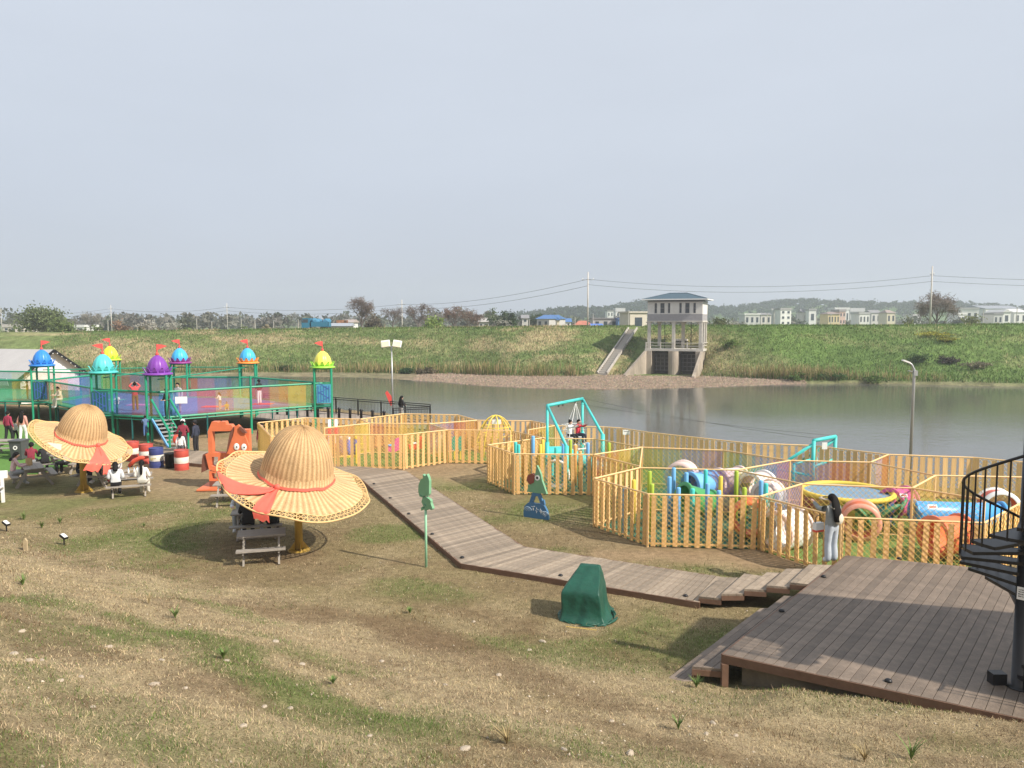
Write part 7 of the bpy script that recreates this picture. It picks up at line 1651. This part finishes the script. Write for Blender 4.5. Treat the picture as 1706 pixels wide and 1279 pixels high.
# around the castle
person('man in maroon sweater and white cap at the foot of the castle stairs', G(306, 757), R(15), 1.68, 'stand', 'bent', MAR, (.05, .03, .04), BLK, 'short', cap=WHT)
person('girl in white top with back to us behind the right red drum', G(302, 768), R(5), 1.35, 'stand', 'down', WHT, (.08, .08, .09), WHT, 'mid')
person('man in black jacket with orange shoulder and cap beside the castle stairs', G(327, 755), R(75), 1.60, 'stand', 'down', NVY, BLK, WHT, 'short', cap=BLK)
person('person in dark red top behind the horse shaped frame', G(420, 768) + Vector((0, 1.5, 0)), R(180), 1.55, 'stand', 'down', (.2, .03, .04), BLK, BLK, 'short')
rbg = thing('red_bag', 'bright red bag held at the foot of the castle stairs', 'bag', G(295, 757) + Vector((0, 0, .75))); MB().ball((0, 0, 0), (.2, .1, .24), 12, 8).build('body', M_red, rbg, True); MB().path([(-.1, 0, .2), (0, 0, .34), (.1, 0, .2)], .014, 5).build('handle', M_red, rbg)
def onF(x, y): return (x, y, ZF)
def atF(u, v): p = at(u, v, ZF); return (p.x, p.y, ZF + .0)
person('woman in red top and olive trousers standing on the castle deck', atF(226, 684), R(30), 1.6, 'stand', ('up', 'up'), (.55, .08, .08), (.22, .18, .05), WHT, 'bun')
person('small child in white sitting on the blue castle mat', atF(196, 672)[:2] + (ZF + .03,), R(200), .95, 'sit_floor', 'fwd', WHT, GRY, WHT, 'short')
person('man in dark clothes at the top of the castle stairs', (-18.4, 40.75, ZF - .1), R(150), 1.6, 'stand', 'bent', (.06, .05, .05), (.05, .04, .04), BLK, 'short')
person('child in blue climbing on the left stringer of the castle stairs', (-19.05, 39.6, .55), R(30), 1.05, 'climb', 'fwd', (.10, .16, .3), (.06, .12, .28), WHT, 'short')
person('person in grey camouflage top behind the purple turret', (-18.6, 42.6, ZF), R(170), 1.65, 'stand', 'down', (.35, .36, .38), GRY, BLK, 'short')
person('child in white dress playing behind the mesh right of the stairs', atF(367, 683)[:2] + (ZF,), R(80), 1.0, 'lean', 'fwd', WHT, (.6, .55, .5), WHT, 'mid')
person('toddler in yellow sitting behind the mesh right of the stairs', atF(378, 683)[:2] + (ZF + .05,), R(200), .8, 'sit_floor', 'fwd', (.6, .5, .1), (.5, .45, .2), WHT, 'short')
person('teenager in black top and white trousers under the orange crowned turret', (-15.6, 47.2, ZF), R(60), 1.5, 'stand', 'bent', BLK, WHT, WHT, 'short')
person('person in cream clothes crouching beside the blue turret panel', (-27.9, 47.3, ZF + .2), R(150), 1.6, 'sit_lean', 'fwd', (.66, .56, .44), (.6, .55, .46), WHT, 'short')
person('child in yellow top on the left wing of the castle', (-31.6, 49.9, ZF), R(120), 1.2, 'stand', 'fwd', (.62, .45, .12), (.3, .28, .1), WHT, 'short')
# dock and swing
dw = at(668, 702, .1); person('woman with long black hair in black top leaning at the dock railing', (dw.x, dw.y, .09), R(-40), 1.62, 'lean', 'bent', BLK, (.4, .38, .36), BLK, 'long')
Mx = Matrix.Translation((cs.x, cs.y, SW_Z)) @ Matrix.Rotation(R(30), 4, 'Z')
for x, lab, kw in ((-.22, 'child in white top sitting left on the basket swing', dict(top=WHT, leg=BLK, hair='bun')), (.22, 'child in red top sitting right on the basket swing', dict(top=(.6, .04, .07), leg=NVY, hair='short'))):
    p = Mx @ Vector((x, .05, .06)); person(lab, p, R(30 + 180 + 20), 1.35, 'sit', 'lift', shoe=WHT, **kw)
# food and bottles on the tables
def bottle(p, label, m_=None):
    t = thing('bottle', label, 'bottle', p); MB().lathe([(0, 0), (.035, 0), (.037, .14), (.015, .2), (.015, .23), (0, .23)], 10).build('body', m_ or M_whitep, t, True); MB().lathe([(.018, .22), (.018, .25), (0, .25)], 8).build('cap', M_blue, t)
for i, dx in enumerate((-.05, .12, .2)): bottle((t8.x + dx, t8.y + .1 * i, ground_z(t8.x, t8.y) + .752), ['left', 'middle', 'right'][i] + ' white bottle on the table between the two in white')
bottle((T2.x - .4, T2.y, ground_z(T2.x, T2.y) + .752), 'white bottle on the table under the front hat')
cupb = thing('snack_bag', 'tan paper snack bag on the table beside the girl in pink', 'paper bag', (T5.x - .15, T5.y + .05, ground_z(T5.x, T5.y) + .752)); MB().add([(-.1, -.07, 0), (.1, -.07, 0), (.1, .07, 0), (-.1, .07, 0), (-.12, -.02, .3), (.12, -.03, .28), (.12, .03, .3), (-.12, .03, .29)], [(0, 3, 2, 1), (0, 1, 5, 4), (1, 2, 6, 5), (2, 3, 7, 6), (3, 0, 4, 7)]).build('bag', mat('kraft_paper', (.5, .34, .16), .8, .1, 8), cupb)
# ------------------------------------------------------------------ haze
hz = MB().box((0, 570, 25), (2600, 1360, 62)).build('haze', mat('unused_surface', (1, 1, 1)))
hz.data.materials.clear()
m = bpy.data.materials.new('haze_air'); m.use_nodes = True; nt = m.node_tree
for nd in list(nt.nodes): nt.nodes.remove(nd)
o = nt.nodes.new('ShaderNodeOutputMaterial'); pv = nt.nodes.new('ShaderNodeVolumePrincipled')
pv.inputs['Color'].default_value = (.86, .92, 1.0, 1); pv.inputs['Density'].default_value = .0005; pv.inputs['Anisotropy'].default_value = .25
nt.links.new(pv.outputs[0], o.inputs['Volume']); hz.data.materials.append(m)
hz['kind'] = 'stuff'; hz['label'] = 'thin spring haze over the river and fields'; hz['category'] = 'haze'
